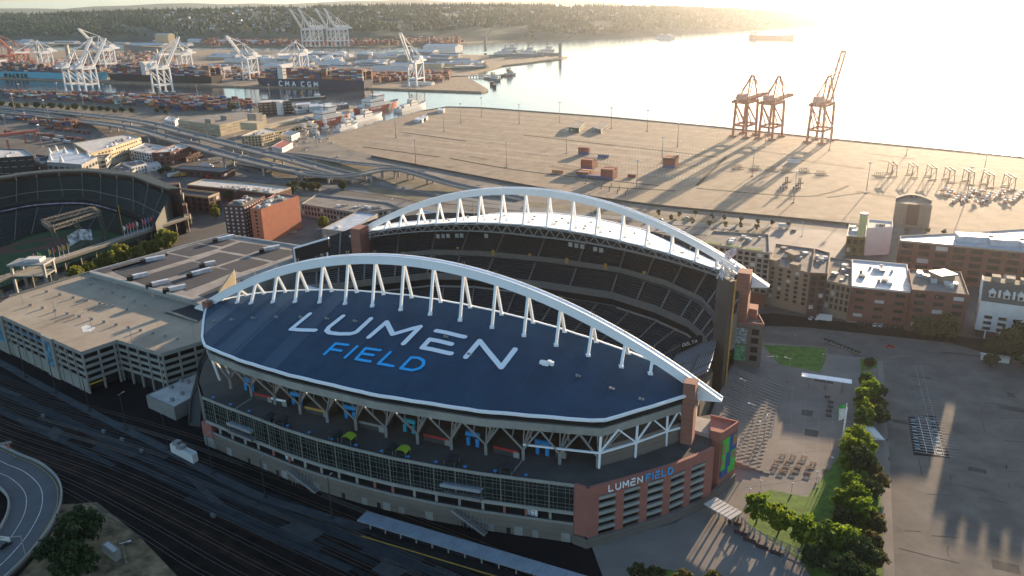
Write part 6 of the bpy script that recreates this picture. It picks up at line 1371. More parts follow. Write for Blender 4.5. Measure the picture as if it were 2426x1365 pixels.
# high bridge far left
t = thing('high_bridge', 'high concrete road bridge crossing below the wooded ridge', 'bridge', G(200, 112)); P = [G(x, y, z) for x, y, z in [(-100, 108, 30), (20, 107, 36), (120, 104, 42), (230, 103, 42), (330, 107, 30), (430, 112, 12)]]; mb = MB(); ribbonroad(mb, catmull(P, 3), 20, 3); mb.build('deck', lconc, t)
for p in catmull(P, 3)[1::2]: MB().beam((p.x, p.y, 0), (p.x, p.y, p.z - 3), 9, 9).build('pier', lconc, t)
# ================================================================ far forest and houses
rnd = random.Random(21); fr = MB()
fol_far = [M('far_foliage', (0.014, 0.04, 0.014), .95, .4, .01, c2=(0.02, 0.05, 0.018)), M('far_foliage_light', (0.03, 0.06, 0.02), .95, .4, .01)]
def blob(mb, p, r, h, mi, conif):
    n = 5; a0 = rnd.random() * 6; vs = []
    if conif:
        vs = [(p.x + math.cos(a0 + 2 * math.pi * i / n) * r, p.y + math.sin(a0 + 2 * math.pi * i / n) * r, p.z) for i in range(n)] + [(p.x, p.y, p.z + h)]; mb.add(vs, [(i, (i + 1) % n, n) for i in range(n)], mi)
    else:
        for zz, rr in ((0, .7), (.45, 1.0), (.8, .65)): vs += [(p.x + math.cos(a0 + 2 * math.pi * i / n) * r * rr * rnd.uniform(.8, 1.2), p.y + math.sin(a0 + 2 * math.pi * i / n) * r * rr, p.z + h * zz) for i in range(n)]
        vs.append((p.x, p.y, p.z + h)); mb.add(vs, [(k * n + i, k * n + (i + 1) % n, (k + 1) * n + (i + 1) % n, (k + 1) * n + i) for k in range(2) for i in range(n)] + [(2 * n + i, 2 * n + (i + 1) % n, 3 * n) for i in range(n)], mi)
for i in range(11000):
    x = rnd.uniform(-250, 1935); tt = rnd.uniform(.26, 1.08) if x < 1250 else rnd.uniform(.06, 1.08)
    if rnd.random() < .2: tt = rnd.uniform(.95, 1.1)
    if math.sin(x * .03 + tt * 11) + math.sin(x * .011 - tt * 6) > 1.55: continue
    if 380 < x < 700 and rnd.random() < .45: continue
    p = terr_pt(x, tt); con = rnd.random() < .4; s = rnd.uniform(.7, 1.3); blob(fr, p - Vector((0, 0, 1)), (4.5 if con else 8) * s, (24 if con else 14) * s, 1 if rnd.random() < .25 else 0, con)
tag(fr.build('far_forest', fol_far, None), kind='stuff')
hm_ = [whitew, creamw, greyw, tanw, roofs]
for i in range(190):
    x = rnd.choice([rnd.uniform(380, 700), rnd.uniform(0, 1200), rnd.uniform(600, 1500)]); tt = rnd.uniform(.3, .98) if x < 1200 else rnd.uniform(.5, .98)
    p = terr_pt(x, tt); hc = rnd.randrange(5); t = thing('hillside_house', '%s house %s on the far wooded hillside, %s' % (('white', 'cream', 'grey', 'tan', 'silver')[hc], 'near the crest' if tt > .75 else 'halfway up' if tt > .5 else 'low down', 'left of the four far cranes' if x < 690 else 'right of the four far cranes' if x < 1150 else 'towards the headland'), 'house', p, 'houses on the far hillside', rnd.uniform(-1, 1)); ORG[t.name] = Vector()
    w = rnd.uniform(10, 22); d = rnd.uniform(9, 14); h = rnd.uniform(9, 13); MB().box((0, 0, -4), (w, d, h)).build('wall', hm_[hc], t)
    MB().add([(-w / 2 - 1, -d / 2 - 1, h - 4), (w / 2 + 1, -d / 2 - 1, h - 4), (w / 2 + 1, d / 2 + 1, h - 4), (-w / 2 - 1, d / 2 + 1, h - 4), (-w / 2 - 1, 0, h), (w / 2 + 1, 0, h)], [(0, 1, 5, 4), (2, 3, 4, 5), (1, 2, 5), (3, 0, 4)]).build('roof', rnd.choice([roofg, roofd, roofl]), t)
for i in range(24):
    x = rnd.uniform(0, 700); y = rnd.uniform(104, 114) if x < 450 else rnd.uniform(94, 104)
    shed('shore_shed', 'pale warehouse on the far shore below the ridge', x, y - 3, rnd.uniform(40, 120), 30, 10, rnd.choice(hm_), rnd.choice([roofs, roofl]), 'shed', 'warehouses on the far shore')
# ================================================================ trees
def leafmat(name, c, c2, tr=.35):
    m = M(name, c, .85, .35, .9, c2=c2); n = m.node_tree; b = n.nodes['Principled BSDF']; t = n.nodes.new('ShaderNodeBsdfTranslucent'); mx = n.nodes.new('ShaderNodeMixShader'); mx.inputs[0].default_value = tr
    n.links.new(b.inputs['Base Color'].links[0].from_socket, t.inputs['Color']); n.links.new(b.outputs[0], mx.inputs[1]); n.links.new(t.outputs[0], mx.inputs[2]); n.links.new(mx.outputs[0], n.nodes['Material Output'].inputs['Surface']); return m
leafg = leafmat('leaf_green', (0.07, 0.14, 0.01), (0.15, 0.22, 0.015), .5); leafg2 = leafmat('leaf_mid', (0.05, 0.10, 0.012), (0.09, 0.15, 0.018), .4); leafg3 = leafmat('leaf_lime', (0.10, 0.16, 0.012), (0.18, 0.24, 0.02), .5)
leafd = leafmat('leaf_dark', (0.022, 0.042, 0.012), (0.04, 0.065, 0.015), .25)
leafy = leafmat('leaf_yellow', (0.13, 0.15, 0.02), (0.2, 0.2, 0.03), .45); leafo = leafmat('leaf_olive', (0.07, 0.075, 0.02), (0.10, 0.09, 0.03), .35); bark = M('bark', (0.07, 0.055, 0.04), .95, .3, 1)
def tree(seed, R, Hh, mat, n=62, q=34, name='tree', leaf=.62, conic=0.0):
    r = random.Random(seed); t = thing(name, 'tree', 'tree'); z0 = Hh * .22; mb = MB(); cl = []
    for i in range(n):
        while True:
            x, y, z = r.uniform(-1, 1), r.uniform(-1, 1), r.uniform(-1, 1)
            if .25 < x * x + y * y + z * z < 1: break
        k = 1 - conic * (z + 1) / 2; cl.append(Vector((x * R * k, y * R * k, z0 + (z + 1) / 2 * (Hh - z0))) + Vector((r.uniform(-.6, .6), r.uniform(-.6, .6), 0)))
    for c in cl:
        cr = r.uniform(.16, .34) * R
        for j in range(q):
            d = Vector((r.gauss(0, 1), r.gauss(0, 1), r.gauss(0, .8))); d = d.normalized() * cr * r.random() ** .4; p = c + d; a = Vector((r.gauss(0, 1), r.gauss(0, 1), r.gauss(0, 1))).normalized(); b = a.cross(Vector((r.gauss(0, 1), r.gauss(0, 1), r.gauss(0, 1)))).normalized(); s = leaf * r.uniform(.5, 1.1)
            mb.add([p - a * s - b * s * .6, p + a * s - b * s * .5, p + a * s * .8 + b * s * .6, p - a * s * .7 + b * s * .6], [(0, 1, 2, 3)])
    mb.build('crown', mat, t); mb = MB(); mb.tube((0, 0, -.3), (0, 0, Hh * .55), R * .06 + .08, R * .03, 7)
    for c in cl[:9]: mb.tube((0, 0, Hh * r.uniform(.2, .45)), c, .12, .04, 5)
    mb.build('trunk', bark, t); return t
protos = {}
def plant(px, py, kind, sc_, label, group=None, seed=None):
    key = (kind, (seed if seed is not None else int(px * 7 + py)) % 3)
    spec = {'g': (5.2, 12.5, leafg), 'd': (5.5, 12, leafd), 'y': (4.6, 11.5, leafy), 'o': (4.8, 10, leafo), 's': (1.5, 5.2, leafo)}[kind]
    if kind == 'g': spec = (spec[0] * (1, .85, .92)[key[1]], spec[1] * (1, 1.08, .9)[key[1]], (leafg, leafg2, leafg3)[key[1]])
    p = G(px, py); rz = random.uniform(0, 6)
    if key not in protos:
        protos[key] = tree(ord(kind) + key[1] * 13, *spec, n=(16 if kind == 's' else 62), name='young_tree' if kind == 's' else 'broadleaf_tree', q=(22 if kind == 's' else 34)); o = protos[key]; o.location = p; o.rotation_euler.z = rz
    else: o = clone(protos[key], p, rz)
    o.scale = (sc_, sc_, sc_ * random.uniform(.9, 1.12)); o['label'] = label
    if group: o['group'] = group
    return o
i = 0
for n_, (x, y, k, s) in enumerate([(2052, 928, 'g', .8), (2060, 952, 'g', .85), (2042, 970, 'g', .8), (2046, 998, 'g', .85), (2076, 945, 'd', .7), (2078, 978, 'o', .75), (2080, 1008, 'd', .75), (2045, 1022, 'g', .85)]):
    plant(x, y, k, s * 0.95, '%s tree of the northern park row counted from the plaza gate, %s' % (ORD[n_], {'g': 'sunlit green', 'd': 'dark green', 'o': 'reddish olive'}[k]), 'trees in the park strip')
for n_, (x, y, k, s) in enumerate([(2026, 1066, 'g', 1.0), (2046, 1082, 'g', .95), (2012, 1092, 'g', 1.0), (2036, 1122, 'd', 1.0), (2008, 1120, 'g', .8), (2068, 1132, 'o', .75), (2080, 1160, 'o', .8), (2056, 1190, 'd', .8)]):
    plant(x, y, k, s * 0.88, '%s tree of the middle park clump beside the striped lawn, %s' % (ORD[n_], {'g': 'bright green', 'd': 'dark green', 'o': 'olive'}[k]), 'trees in the park strip')
for n_, (x, y, k, s) in enumerate([(2014, 1178, 'g', .95), (2026, 1208, 'g', 1.0), (1998, 1214, 'g', 1.0), (2034, 1245, 'g', 1.0), (1996, 1255, 'd', .85), (2062, 1245, 'o', .85), (2074, 1268, 'o', .8), (1792, 1238, 'g', 1.05), (1845, 1262, 'g', 1.15), (1900, 1292, 'g', 1.1), (1950, 1318, 'g', 1.15), (1992, 1320, 'g', 1.15), (2030, 1348, 'd', 1.05), (2062, 1312, 'o', .9), (2074, 1345, 'o', .85), (1998, 1395, 'd', 1.1), (2040, 1410, 'd', 1.1), (1925, 1350, 'd', .9)]):
    plant(x, y, k, s * 0.8, '%s tree of the southern park clump by the curved fence, %s' % (ORD[n_], {'g': 'tall bright green', 'd': 'tall dark green', 'o': 'low olive'}[k]), 'trees in the park strip')
for n_, (x, y, s) in enumerate([(1512, 1375, .6), (1550, 1392, .7), (1618, 1395, .6), (1690, 1400, .65)]): plant(x, y, 'o', s, '%s small tree from the left along the bottom edge of the lawn' % ORD[n_], 'trees at the bottom edge')
for n_, (x, y, k, s) in enumerate([(2188, 800, 'o', 1.2), (2242, 806, 'o', 1.2), (2398, 856, 'd', 1.4), (2425, 838, 'd', 1.4), (2352, 848, 'd', .8), (2345, 870, 'o', .7), (2440, 880, 'd', 1.3), (2058, 872, 'o', .55)]):
    plant(x, y, k, s, ['left street tree before the brown brick terrace building', 'right street tree before the brown brick terrace building', 'big dark tree at the right edge below the white terrace', 'dark tree behind the big one at the right edge', 'small dark tree left of the big right-edge trees', 'low olive bush-like tree beside the white container', 'dark tree cut by the right frame edge', 'small spreading tree on the little lawn by the street'][n_])
for n_, (x, y, s) in enumerate([(150, 690, .8), (186, 668, .95), (218, 652, .9), (238, 640, .8), (264, 634, 1.0), (292, 622, 1.05), (328, 612, .95), (350, 600, .85), (366, 596, .9), (393, 588, 1.15), (412, 570, .8)]):
    plant(x, y + 12, 'y', s * 1.2, '%s yellow-green tree from the left in the row below the ballpark rail' % ORD[n_], 'tree row below the ballpark rail')
for x, y, k, s, lab in ((768, 548, 'y', .9, 'lone yellow-green tree in the lot behind the exhibition centre'), (512, 520, 'y', .8, 'yellow tree left of the brick apartments'), (506, 505, 'y', .8, 'yellow tree by the brown garage block corner'), (690, 468, 'd', 1.1, 'big round dark tree above the orange brick block'), (668, 470, 'd', .8, 'smaller dark tree left of the big round one'), (545, 478, 'd', .8, 'dark tree behind the brown garage block'),
                        (740, 455, 'o', .8, 'olive tree by the slanted street beyond the brick blocks'), (200, 1302, 'd', 1.2, 'huge dark tree on the dry verge inside the ramp loop'), (125, 1335, 'd', .8, 'low dark tree at the foot of the verge'), (190, 1385, 'd', 1.1, 'dark tree cut by the bottom edge'), (325, 394, 'd', .7, 'dark tree before the white five-bay office'), (398, 412, 'd', .7, 'dark tree left of the loading depot'), (382, 414, 'd', .6, 'small dark tree by the depot yard')):
    plant(x, y, k, s, lab)
for n_, (x, y) in enumerate([(1648, 512), (1688, 520), (1716, 523), (1756, 527), (1795, 532), (1829, 534), (1866, 541), (1640, 532), (1680, 536), (1717, 540), (1754, 542), (1792, 546), (1500, 520), (1560, 512), (1590, 524), (1610, 515), (2148, 556), (2235, 560), (2198, 555)]):
    plant(x, y, 's', 1.0, 'young street tree along the waterfront road, %s in the row' % ORD[n_], 'young trees along the waterfront road', n_)
rr = random.Random(4)
for n_ in range(18):
    plant(-10 + n_ * 19 + rr.uniform(-4, 4), 254 + n_ * .9 + rr.uniform(-1, 1), 'd' if n_ % 3 else 'o', rr.uniform(.7, 1.0), '%s tree in the line behind the near container stacks' % ORD[n_], 'tree line below the container stacks')
for n_, (x, y) in enumerate([(372, 268), (384, 262), (394, 270), (555, 262), (590, 258), (690, 268), (712, 265), (660, 258), (735, 262), (760, 258), (700, 448), (722, 452), (752, 450), (812, 452)]):
    plant(x, y, 'd' if n_ % 2 else 'o', .75, 'small tree near the piers and ramps, %s from the left' % ORD[n_], 'scattered small trees by the piers')
# ================================================================ lamps
def lampproto(h, r, kind):
    t = thing('street_lamp' if kind != 'mast' else 'floodlight_mast', 'lamp', 'lamp'); mb = MB(); mb.tube((0, 0, 0), (0, 0, h), r, r * .6, 7); mb.box((0, 0, 0), (r * 5, r * 5, .8)); mb.build('pole', steel if kind != 'yard' else darkg, t)
    mb = MB()
    if kind == 'mast': mb.box((0, 0, h), (4.4, 1.2, .7)); mb.box((0, 0, h - .8), (1, 3.4, .5))
    elif kind == 'globe': mb.tube((0, 0, h - .1), (0, 0, h + .3), .15, .5, 8); mb.tube((0, 0, h + .3), (0, 0, h + .55), .5, .1, 8)
    else: mb.beam((0, 0, h), (2.0, 0, h + .3), .15); mb.box((2.2, 0, h + .1), (1.0, .5, .25)); mb.beam((0, 0, h), (-.8, 0, h + .2), .15)
    mb.build('lamp_head', whitew if kind != 'yard' else lconc, t)
    if kind == 'mast':
        mb = MB()
        for k in range(3): mb.tube((0, 0, 2 + k * 2.6), (0, 0, 3.2 + k * 2.6), r * 1.25, r * 1.2, 7)
        mb.build('warning_bands', crr, t)
    return t
def lamps(pts, proto, fmt, group, z=0.0, rz=None):
    for n_, p in enumerate(pts):
        P = p if isinstance(p, Vector) else G(p[0], p[1], z)
        if n_ == 0: o = proto; o.location = P
        else: o = clone(proto, P)
        o.rotation_euler.z = rz if rz is not None else random.uniform(0, 3); o['label'] = fmt % (ORD[n_] if n_ < 20 else 'last'); o['group'] = group
lamps([(61, 895), (133, 932), (212, 974), (300, 1019), (399, 1067), (504, 1123), (629, 1180), (787, 1229)], lampproto(17, .24, 'yard'), 'dark yard lamp on the kerb strip by the tracks, %s from the left', 'yard lamps on the kerb strip', rz=1.2)
lamps([(752, 347), (938, 327), (985, 388), (1052, 312), (1092, 292), (1141, 276), (1230, 294), (1326, 290), (1448, 305), (1533, 312), (1691, 304), (1605, 348), (1200, 396), (1342, 364), (1508, 450), (1568, 386), (1782, 418), (1812, 350), (1965, 356), (2052, 457)], lampproto(27, .38, 'mast'), 'tall floodlight mast on the empty dock, %s in order of distance from the slip', 'floodlight masts on the dock')
lamps([(2147, 368), (2332, 402), (2290, 470), (1880, 480)], lampproto(27, .38, 'mast'), 'tall floodlight mast on the bright right half of the dock, %s', 'floodlight masts on the right dock')
lamps([(35, 262), (120, 300), (200, 262), (110, 280), (290, 268), (380, 245), (470, 240), (560, 238), (640, 238), (18, 320), (100, 348), (50, 235), (140, 232), (250, 236)], lampproto(27, .38, 'mast'), 'tall lamp mast in the container terminal, %s', 'lamp masts in the container terminal')
lamps([(1800, 1168), (1874, 1174), (1933, 1146), (1937, 1158), (1774, 1188), (1968, 1112), (1851, 1330), (1838, 868), (1948, 862)], lampproto(5, .09, 'globe'), 'short plaza lamp with pale cap, %s', 'plaza lamps')
vl = [p for k, p in enumerate(VA) if 4 < k < 30 and k % 2 == 0]
lamps(vl, lampproto(11, .16, 'road'), 'lamp post on the elevated road, %s from the left', 'lamp posts on the viaduct')
lamps([(640, 425), (700, 470), (760, 478), (880, 445), (960, 475), (1040, 490), (880, 415), (1120, 498), (1252, 515), (1400, 505), (1100, 470), (930, 500), (560, 425), (480, 405), (1690, 540), (1900, 560), (2130, 560), (560, 480)], lampproto(10, .14, 'road'), 'roadside lamp along the waterfront roads, %s', 'roadside lamps')
lamps([(1808, 1052), (1790, 1068), (1866, 905), (1815, 900), (1760, 960), (1781, 1020)], lampproto(12, .2, 'road'), 'tall plaza lamp post north of the stadium, %s', 'tall lamps on the stadium plaza')
# ================================================================ vehicles
def carmesh(mat, L=4.6, Wd=1.85, Hc=1.45):
    t = thing('parked_car', 'car', 'car'); mb = MB(); h = Wd / 2
    prof = [(-L / 2, .35), (-L / 2, .8), (-L * .43, .92), (L * .18, .95), (L * .42, .78), (L / 2, .62), (L / 2, .35)]
    mb.add([(x, -h, z) for x, z in prof] + [(x, h, z) for x, z in prof], [tuple(range(6, -1, -1)), tuple(range(7, 14))] + [(i, i + 1, i + 8, i + 7) for i in range(6)] + [(6, 0, 7, 13)]); mb.build('body', mat, t)
    g = [(-L * .38, .93), (-L * .28, Hc), (L * .05, Hc), (L * .2, .95)]; mb = MB(); mb.add([(x, -h * .84, z) for x, z in g] + [(x, h * .84, z) for x, z in g], [(3, 2, 1, 0), (4, 5, 6, 7)] + [(i, i + 1, i + 5, i + 4) for i in range(3)]); mb.build('windows', winm, t)
    MB().box((-L * .115, 0, Hc), (L * .33, Wd * .8, .06)).build('roof', mat, t)
    for sx in (-L * .31, L * .3):
        for sy in (-h, h): MB().tube((sx, sy - .1, .33), (sx, sy + .1, .33), .33, .33, 10).build('wheel', dark, t)
    return t
cmt = {'white': whitew, 'silver': roofs, 'dark': M('car_dark', (0.02, 0.022, 0.026), .35, .1, .3), 'red': M('car_red', (0.42, 0.03, 0.02), .4, .1, .3), 'blue': M('car_blue', (0.03, 0.09, 0.2), .4, .1, .3)}
cpro = {}
def car(p, rz, c, label, group=None):
    if c not in cpro: cpro[c] = carmesh(cmt[c]); o = cpro[c]; o.location = p; o.rotation_euler.z = rz
    else: o = clone(cpro[c], p, rz)
    o['label'] = label
    if group: o['group'] = group
    return o
def near(P, x, y):
    best = None
    for i in range(len(P) - 1):
        for k in range(4):
            q = P[i].lerp(P[i + 1], k / 4); v = q - Vector((0, 0, CAMH)); z = v.dot(FW); px = W0 / 2 + F * v.dot(RT) / z
            if best is None or abs(px - x) < best[0]: best = (abs(px - x), q, math.atan2((P[i + 1] - P[i]).y, (P[i + 1] - P[i]).x))
    return best[1], best[2]
rc = random.Random(9); cl_ = ['white', 'silver', 'dark', 'dark', 'white', 'blue', 'silver']
n_ = 0
for P_, xs in ((VA, (80, 130, 190, 250, 330, 372, 430, 510, 575, 628, 700, 745)), (VB, (60, 145, 215, 300, 400, 500, 565, 648, 707, 760)), (RC, (965, 1250, 1420, 1620)), (RD, (1052, 1560)), (RE, (900, 1180, 1700))):
    for x in xs:
        q, a_ = near(P_, x, 0); off = rc.choice([-4, -2, 2, 4]); c = rc.choice(cl_); v = Vector((-math.sin(a_), math.cos(a_), 0)) * off * .8
        car(q + v + Vector((0, 0, .05)), a_ + (math.pi if off > 0 else 0), c, '%s car driving on the %s, %s of those marked left to right' % (c, 'elevated highway' if P_ in (VA, VB) else 'waterfront road', ORD[n_ % 20]), 'cars on the roads'); n_ += 1
for k, (x, y, c) in enumerate([(2035, 768, 'dark'), (2047, 770, 'dark'), (2060, 771, 'dark'), (2074, 772, 'white'), (2087, 773, 'silver'), (2099, 775, 'dark'), (2111, 776, 'dark'), (2123, 777, 'dark'), (2136, 778, 'dark'), (1922, 756, 'white')]):
    car(G(x, y, .1), UA + 1.3, c, '%s car parked at the brick warehouse, %s from the left' % (c, ORD[k]), 'cars parked at the brick row')
car(G(2108, 823, .13), 2.95, 'red', 'red car alone on the wide street by the parking lot'); car(G(12, 1294, 1.6), 1.1, 'dark', 'dark car on the curved off-ramp at bottom left')
for k, (x, y, c) in enumerate([(696, 552, 'white'), (757, 545, 'white'), (350, 412, 'white'), (496, 402, 'dark'), (520, 385, 'silver'), (640, 410, 'dark'), (470, 380, 'white'), (492, 378, 'white'), (458, 383, 'dark'), (300, 400, 'white'), (730, 350, 'white'), (800, 372, 'white'), (725, 355, 'silver'), (1850, 545, 'white'), (1880, 548, 'dark'), (560, 352, 'white')]):
    car(G(x, y, .15), rc.uniform(0, 3), c, '%s car standing in the lots and streets behind the stadium, %s' % (c, ORD[k]), 'cars in the streets behind')
def truck(p, rz, L, body, cabm, name, label, cat='truck', text=False):
    t = thing(name, label, cat); MB().box((-L * .1, 0, 1.0), (L * .75, 2.5, 2.8)).build('cargo_box', body, t); mb = MB(); mb.hexa([(L * .29, -1.2, .6), (L * .48, -1.2, .6), (L * .48, 1.2, .6), (L * .29, 1.2, .6), (L * .29, -1.2, 2.9), (L * .4, -1.2, 2.9), (L * .4, 1.2, 2.9), (L * .29, 1.2, 2.9)]); c = mb.build('cab', cabm, t)
    MB().hexa([(L * .42, -1.05, 1.7), (L * .47, -1.05, 1.7), (L * .47, 1.05, 1.7), (L * .42, 1.05, 1.7), (L * .4, -1.05, 2.7), (L * .425, -1.05, 2.7), (L * .425, 1.05, 2.7), (L * .4, 1.05, 2.7)]).build('windscreen', winm, c)
    for x in (-L * .35, -L * .2, L * .36):
        for y in (-1.15, 1.15): MB().tube((x, y - .12, .45), (x, y + .12, .45), .45, .45, 10).build('wheel', dark, t)
    if text: MB().box((-L * .1, -1.27, 2.2), (L * .5, .04, .9)).build('red_lettering', cmt['red'], t)
    t.location = p; t.rotation_euler.z = rz; return t
truck(G(1950, 761, .1), math.pi - .35, 9, whitew, whitew, 'box_truck', 'white box truck with red lettering parked on the street', text=True)
for k, (x, y, m_, nm) in enumerate([(412, 419, whitew, 'white'), (428, 418, ky, 'yellow'), (444, 417, ky, 'yellow'), (490, 421, brickd, 'dark red'), (502, 421, cmt['red'], 'red')]):
    t = thing('trailer', '%s trailer backed up to the loading depot, %s from the left' % (nm, ORD[k]), 'trailer'); MB().box((0, 0, 1.1), (13, 2.6, 2.9)).build('cargo_box', m_, t)
    for xx in (-5, -3.8):
        for yy in (-1, 1): MB().tube((xx, yy - .2, .5), (xx, yy + .2, .5), .5, .5, 9).build('wheel', dark, t)
    t.location = G(x, y, .1); t.rotation_euler.z = 1.0
t = truck(G(1856, 541, .2), -.2, 8, whitew, whitew, 'delivery_van', 'white delivery van on the waterfront road behind the arch', 'van')
t = truck(G(490, 396, .2), -.15, 16, whitew, whitew, 'city_bus', 'long white bus on the street by the depot', 'bus')
# freight wagons and rail-yard clutter
rr2 = random.Random(8)
def wagon(mat):
    t = thing('freight_wagon', 'w', 'freight wagon'); MB().box((0, 0, 1.1), (15, 2.8, 2.9)).build('body', mat, t); MB().box((0, 0, .7), (15.6, 2.2, .4)).build('frame', dark, t)
    for xx in (-5.5, 5.5): MB().tube((xx, -1, .45), (xx, 1, .45), .45, .45, 8).build('wheel', dark, t)
    return t
wpro = {}
for row, (x0, y0, x1, y1, n_, nm) in enumerate([(20, 316, 128, 326, 5, 'upper left'), (118, 306, 205, 317, 5, 'upper right'), (96, 322, 190, 334, 5, 'middle'), (110, 332, 160, 340, 3, 'lower')]):
    for k in range(n_):
        ci = rr2.choice([0, 1, 0, 4, 8, 1])
        if ci not in wpro: wpro[ci] = wagon(cargom[ci]); o = wpro[ci]
        else: o = clone(wpro[ci], (0, 0, 0))
        p, q = G(x0, y0), G(x1, y1); d = q - p; o.location = p + d * (k / max(1, n_ - 1)); o.rotation_euler.z = math.atan2(d.y, d.x)
        o['label'] = '%s wagon, %s of the %s train in the rail yard' % (cnames[ci], ORD[k], nm); o['group'] = 'freight wagons in the rail yard'
for px, h_, m_, rm_, lab in (([(388, 284), (414, 288), (424, 280), (400, 277)], 7, whitew, roofs, 'white flat-roofed depot below the container yard'), ([(345, 372), (368, 378), (380, 370), (358, 366)], 5, greyw, roofg, 'tiny grey shed behind the white five-bay office'), ([(470, 300), (490, 303), (495, 298), (476, 296)], 3, whitew, roofs, 'small white kiosk before the cream warehouse'),
        ([(-40, 408), (20, 412), (30, 402), (-40, 398)], 9, M('wall_teal', (0.03, 0.16, 0.13), .8, .1, .2), roofl, 'teal low block at the left edge behind the ballpark'), ([(548, 262), (580, 266), (590, 260), (560, 257)], 5, greyw, roofg, 'low grey office between yard and dark glass block'), ([(700, 262), (728, 258), (722, 254), (696, 258)], 5, whitew, roofs, 'small white boat shed among the pier trees'),
        ([(800, 250), (826, 247), (822, 243), (798, 246)], 7, greyw, roofs, 'grey-green shed at the mouth of the slip'), ([(430, 372), (470, 362), (480, 366), (440, 377)], 4, brickd, roofg, 'low brick annexe below the red brick offices')):
    bld('annexe_building', lab, 'building', px, h_, m_, rm_, 1, 4, 2, 1.6, .4, units=2, par=.4)
rk = random.Random(33)
for k in range(60):
    x, y = rk.choice([(rk.uniform(420, 560), rk.uniform(345, 362)), (rk.uniform(560, 700), rk.uniform(330, 352)), (rk.uniform(380, 420), rk.uniform(262, 285)), (rk.uniform(700, 800), rk.uniform(318, 340)), (rk.uniform(240, 330), rk.uniform(296, 345)), (rk.uniform(440, 640), rk.uniform(392, 412))])
    c = rk.choice(cl_); car(G(x, y, .12), UA + rk.choice([0, 1.57]) + rk.uniform(-.1, .1), c, '%s car parked in the crowded lots around the viaduct' % c, 'cars parked around the viaduct')
# dock equipment
def rtg(mat):
    t = thing('stacking_crane', 'rtg', 'gantry crane')
    for sx in (-3.5, 3.5):
        for sy in (-11, 11): MB().beam((sx, sy, .8), (sx * .8, sy, 15), .8).build('leg', mat, t)
    mb = MB()
    for sx in (-2.8, 2.8): mb.beam((sx, -12, 15.5), (sx, 12, 15.5), 1, 1.4)
    for sy in (-11, 11): mb.beam((-5, sy, 1), (5, sy, 1), 1, 1.1); mb.beam((-3, sy, 15), (3, sy, 15), .6); mb.beam((-3.5, sy, 2), (3, sy, 14.5), .4)
    mb.build('frame', mat, t); MB().box((0, 3, 13), (2.4, 3, 2.4)).build('cab', whitew, t); return t
yel = M('equipment_yellow', (0.13, 0.095, 0.045), .7, .15, .3); o = None
for k, (x, y) in enumerate([(2112, 415), (2160, 418), (2204, 422), (2247, 428), (2292, 433), (2338, 440), (2388, 446)]):
    o = rtg(yel) if k == 0 else clone(o, (0, 0, 0)); o.location = G(x, y); o.scale = (.72, .72, .72); o.rotation_euler.z = WEST - 1.35; o['label'] = 'yellowish stacking gantry on the bright dock, %s from the left' % ORD[k]; o['group'] = 'stacking gantries on the right dock'
o = None
for k, (x, y) in enumerate([(1748, 400), (1790, 402), (1828, 404), (1866, 406), (1906, 408), (1946, 414), (2085, 418)]):
    if k == 0:
        o = thing('trailer_rack', 'x', 'rack'); mb = MB()
        for j in range(5): mb.box((j * 1.7 - 4, 0, .4), (.25, 9, .5)); mb.beam((j * 1.7 - 4, -4, .8), (j * 1.7 - 3, 4, 3.4), .3); mb.beam((j * 1.7 - 4, 4, .4), (j * 1.7 - 4, 4, 3.4), .3)
        mb.build('chassis_stack', yel, o); mb = MB(); mb.beam((-6, -5, .3), (6, -5, .3), .4); mb.beam((-6, 5, .3), (6, 5, .3), .4); mb.build('base_rails', steel, o)
    else: o = clone(o, (0, 0, 0))
    o.location = G(x, y); o.rotation_euler.z = WEST - 1.3; o['label'] = 'rack of yellow trailer chassis on the dock, %s from the left' % ORD[k]; o['group'] = 'chassis racks on the dock'
def stacker():
    t = thing('reach_stacker', 's', 'forklift'); MB().box((0, 0, .8), (6, 3.4, 1.6)).build('body', whitew, t); MB().box((-.5, 0, 2.4), (1.8, 1.8, 1.8)).build('cab', winm, t); mb = MB()
    for sy in (-1, 1): mb.beam((3.2, sy, .5), (3.2, sy, 11), .6)
    for z in (2, 5, 8, 11): mb.beam((3.2, -1.2, z), (3.2, 1.2, z), .4)
    mb.beam((3.8, -4, 6), (3.8, 4, 6), .7, .9); mb.build('mast', dark, t)
    for sx in (-2, 2.4):
        for sy in (-1.8, 1.8): MB().tube((sx, sy - .3, .8), (sx, sy + .3, .8), .85, .85, 10).build('wheel', dark, t)
    return t
o = stacker(); o.location = G(1856, 446); o.rotation_euler.z = -1.2; o['label'] = 'left of two black-masted white container forklifts on the dock'
o = clone(o, G(1887, 448), -1.2, 'right of two black-masted white container forklifts on the dock')
for k, (x, y) in enumerate([(2237 + (i * 37) % 190, 452 + (i * 13) % 30) for i in range(34)]):
    if k == 0: o = thing('spreader_frame', 'x', 'spreader frame'); mb = MB(); [mb.beam((-6, sy, .8), (6, sy, .8), .5, .7) for sy in (-1.2, 1.2)]; [mb.beam((sx, -1.2, .8), (sx, 1.2, .8), .5, .7) for sx in (-6, 0, 6)]; mb.build('frame', crr, o); MB().box((0, 0, 1), (3, 2, 1.4)).build('motor_box', whitew, o)
    else: o = clone(o, (0, 0, 0))
    o.location = G(x, y, rr.choice([0, 0, 1.2])); o.rotation_euler.z = rr.uniform(-.6, .6) + 1; o['label'] = 'red lifting frame in the jumble at the right end of the dock'; o['group'] = 'red lifting frames at the dock end'
shed('site_trailer', 'white site trailer alone on the dock below the raised crane', 1880, 386, 12, 3, 3.5, whitew, whitew, 'trailer')
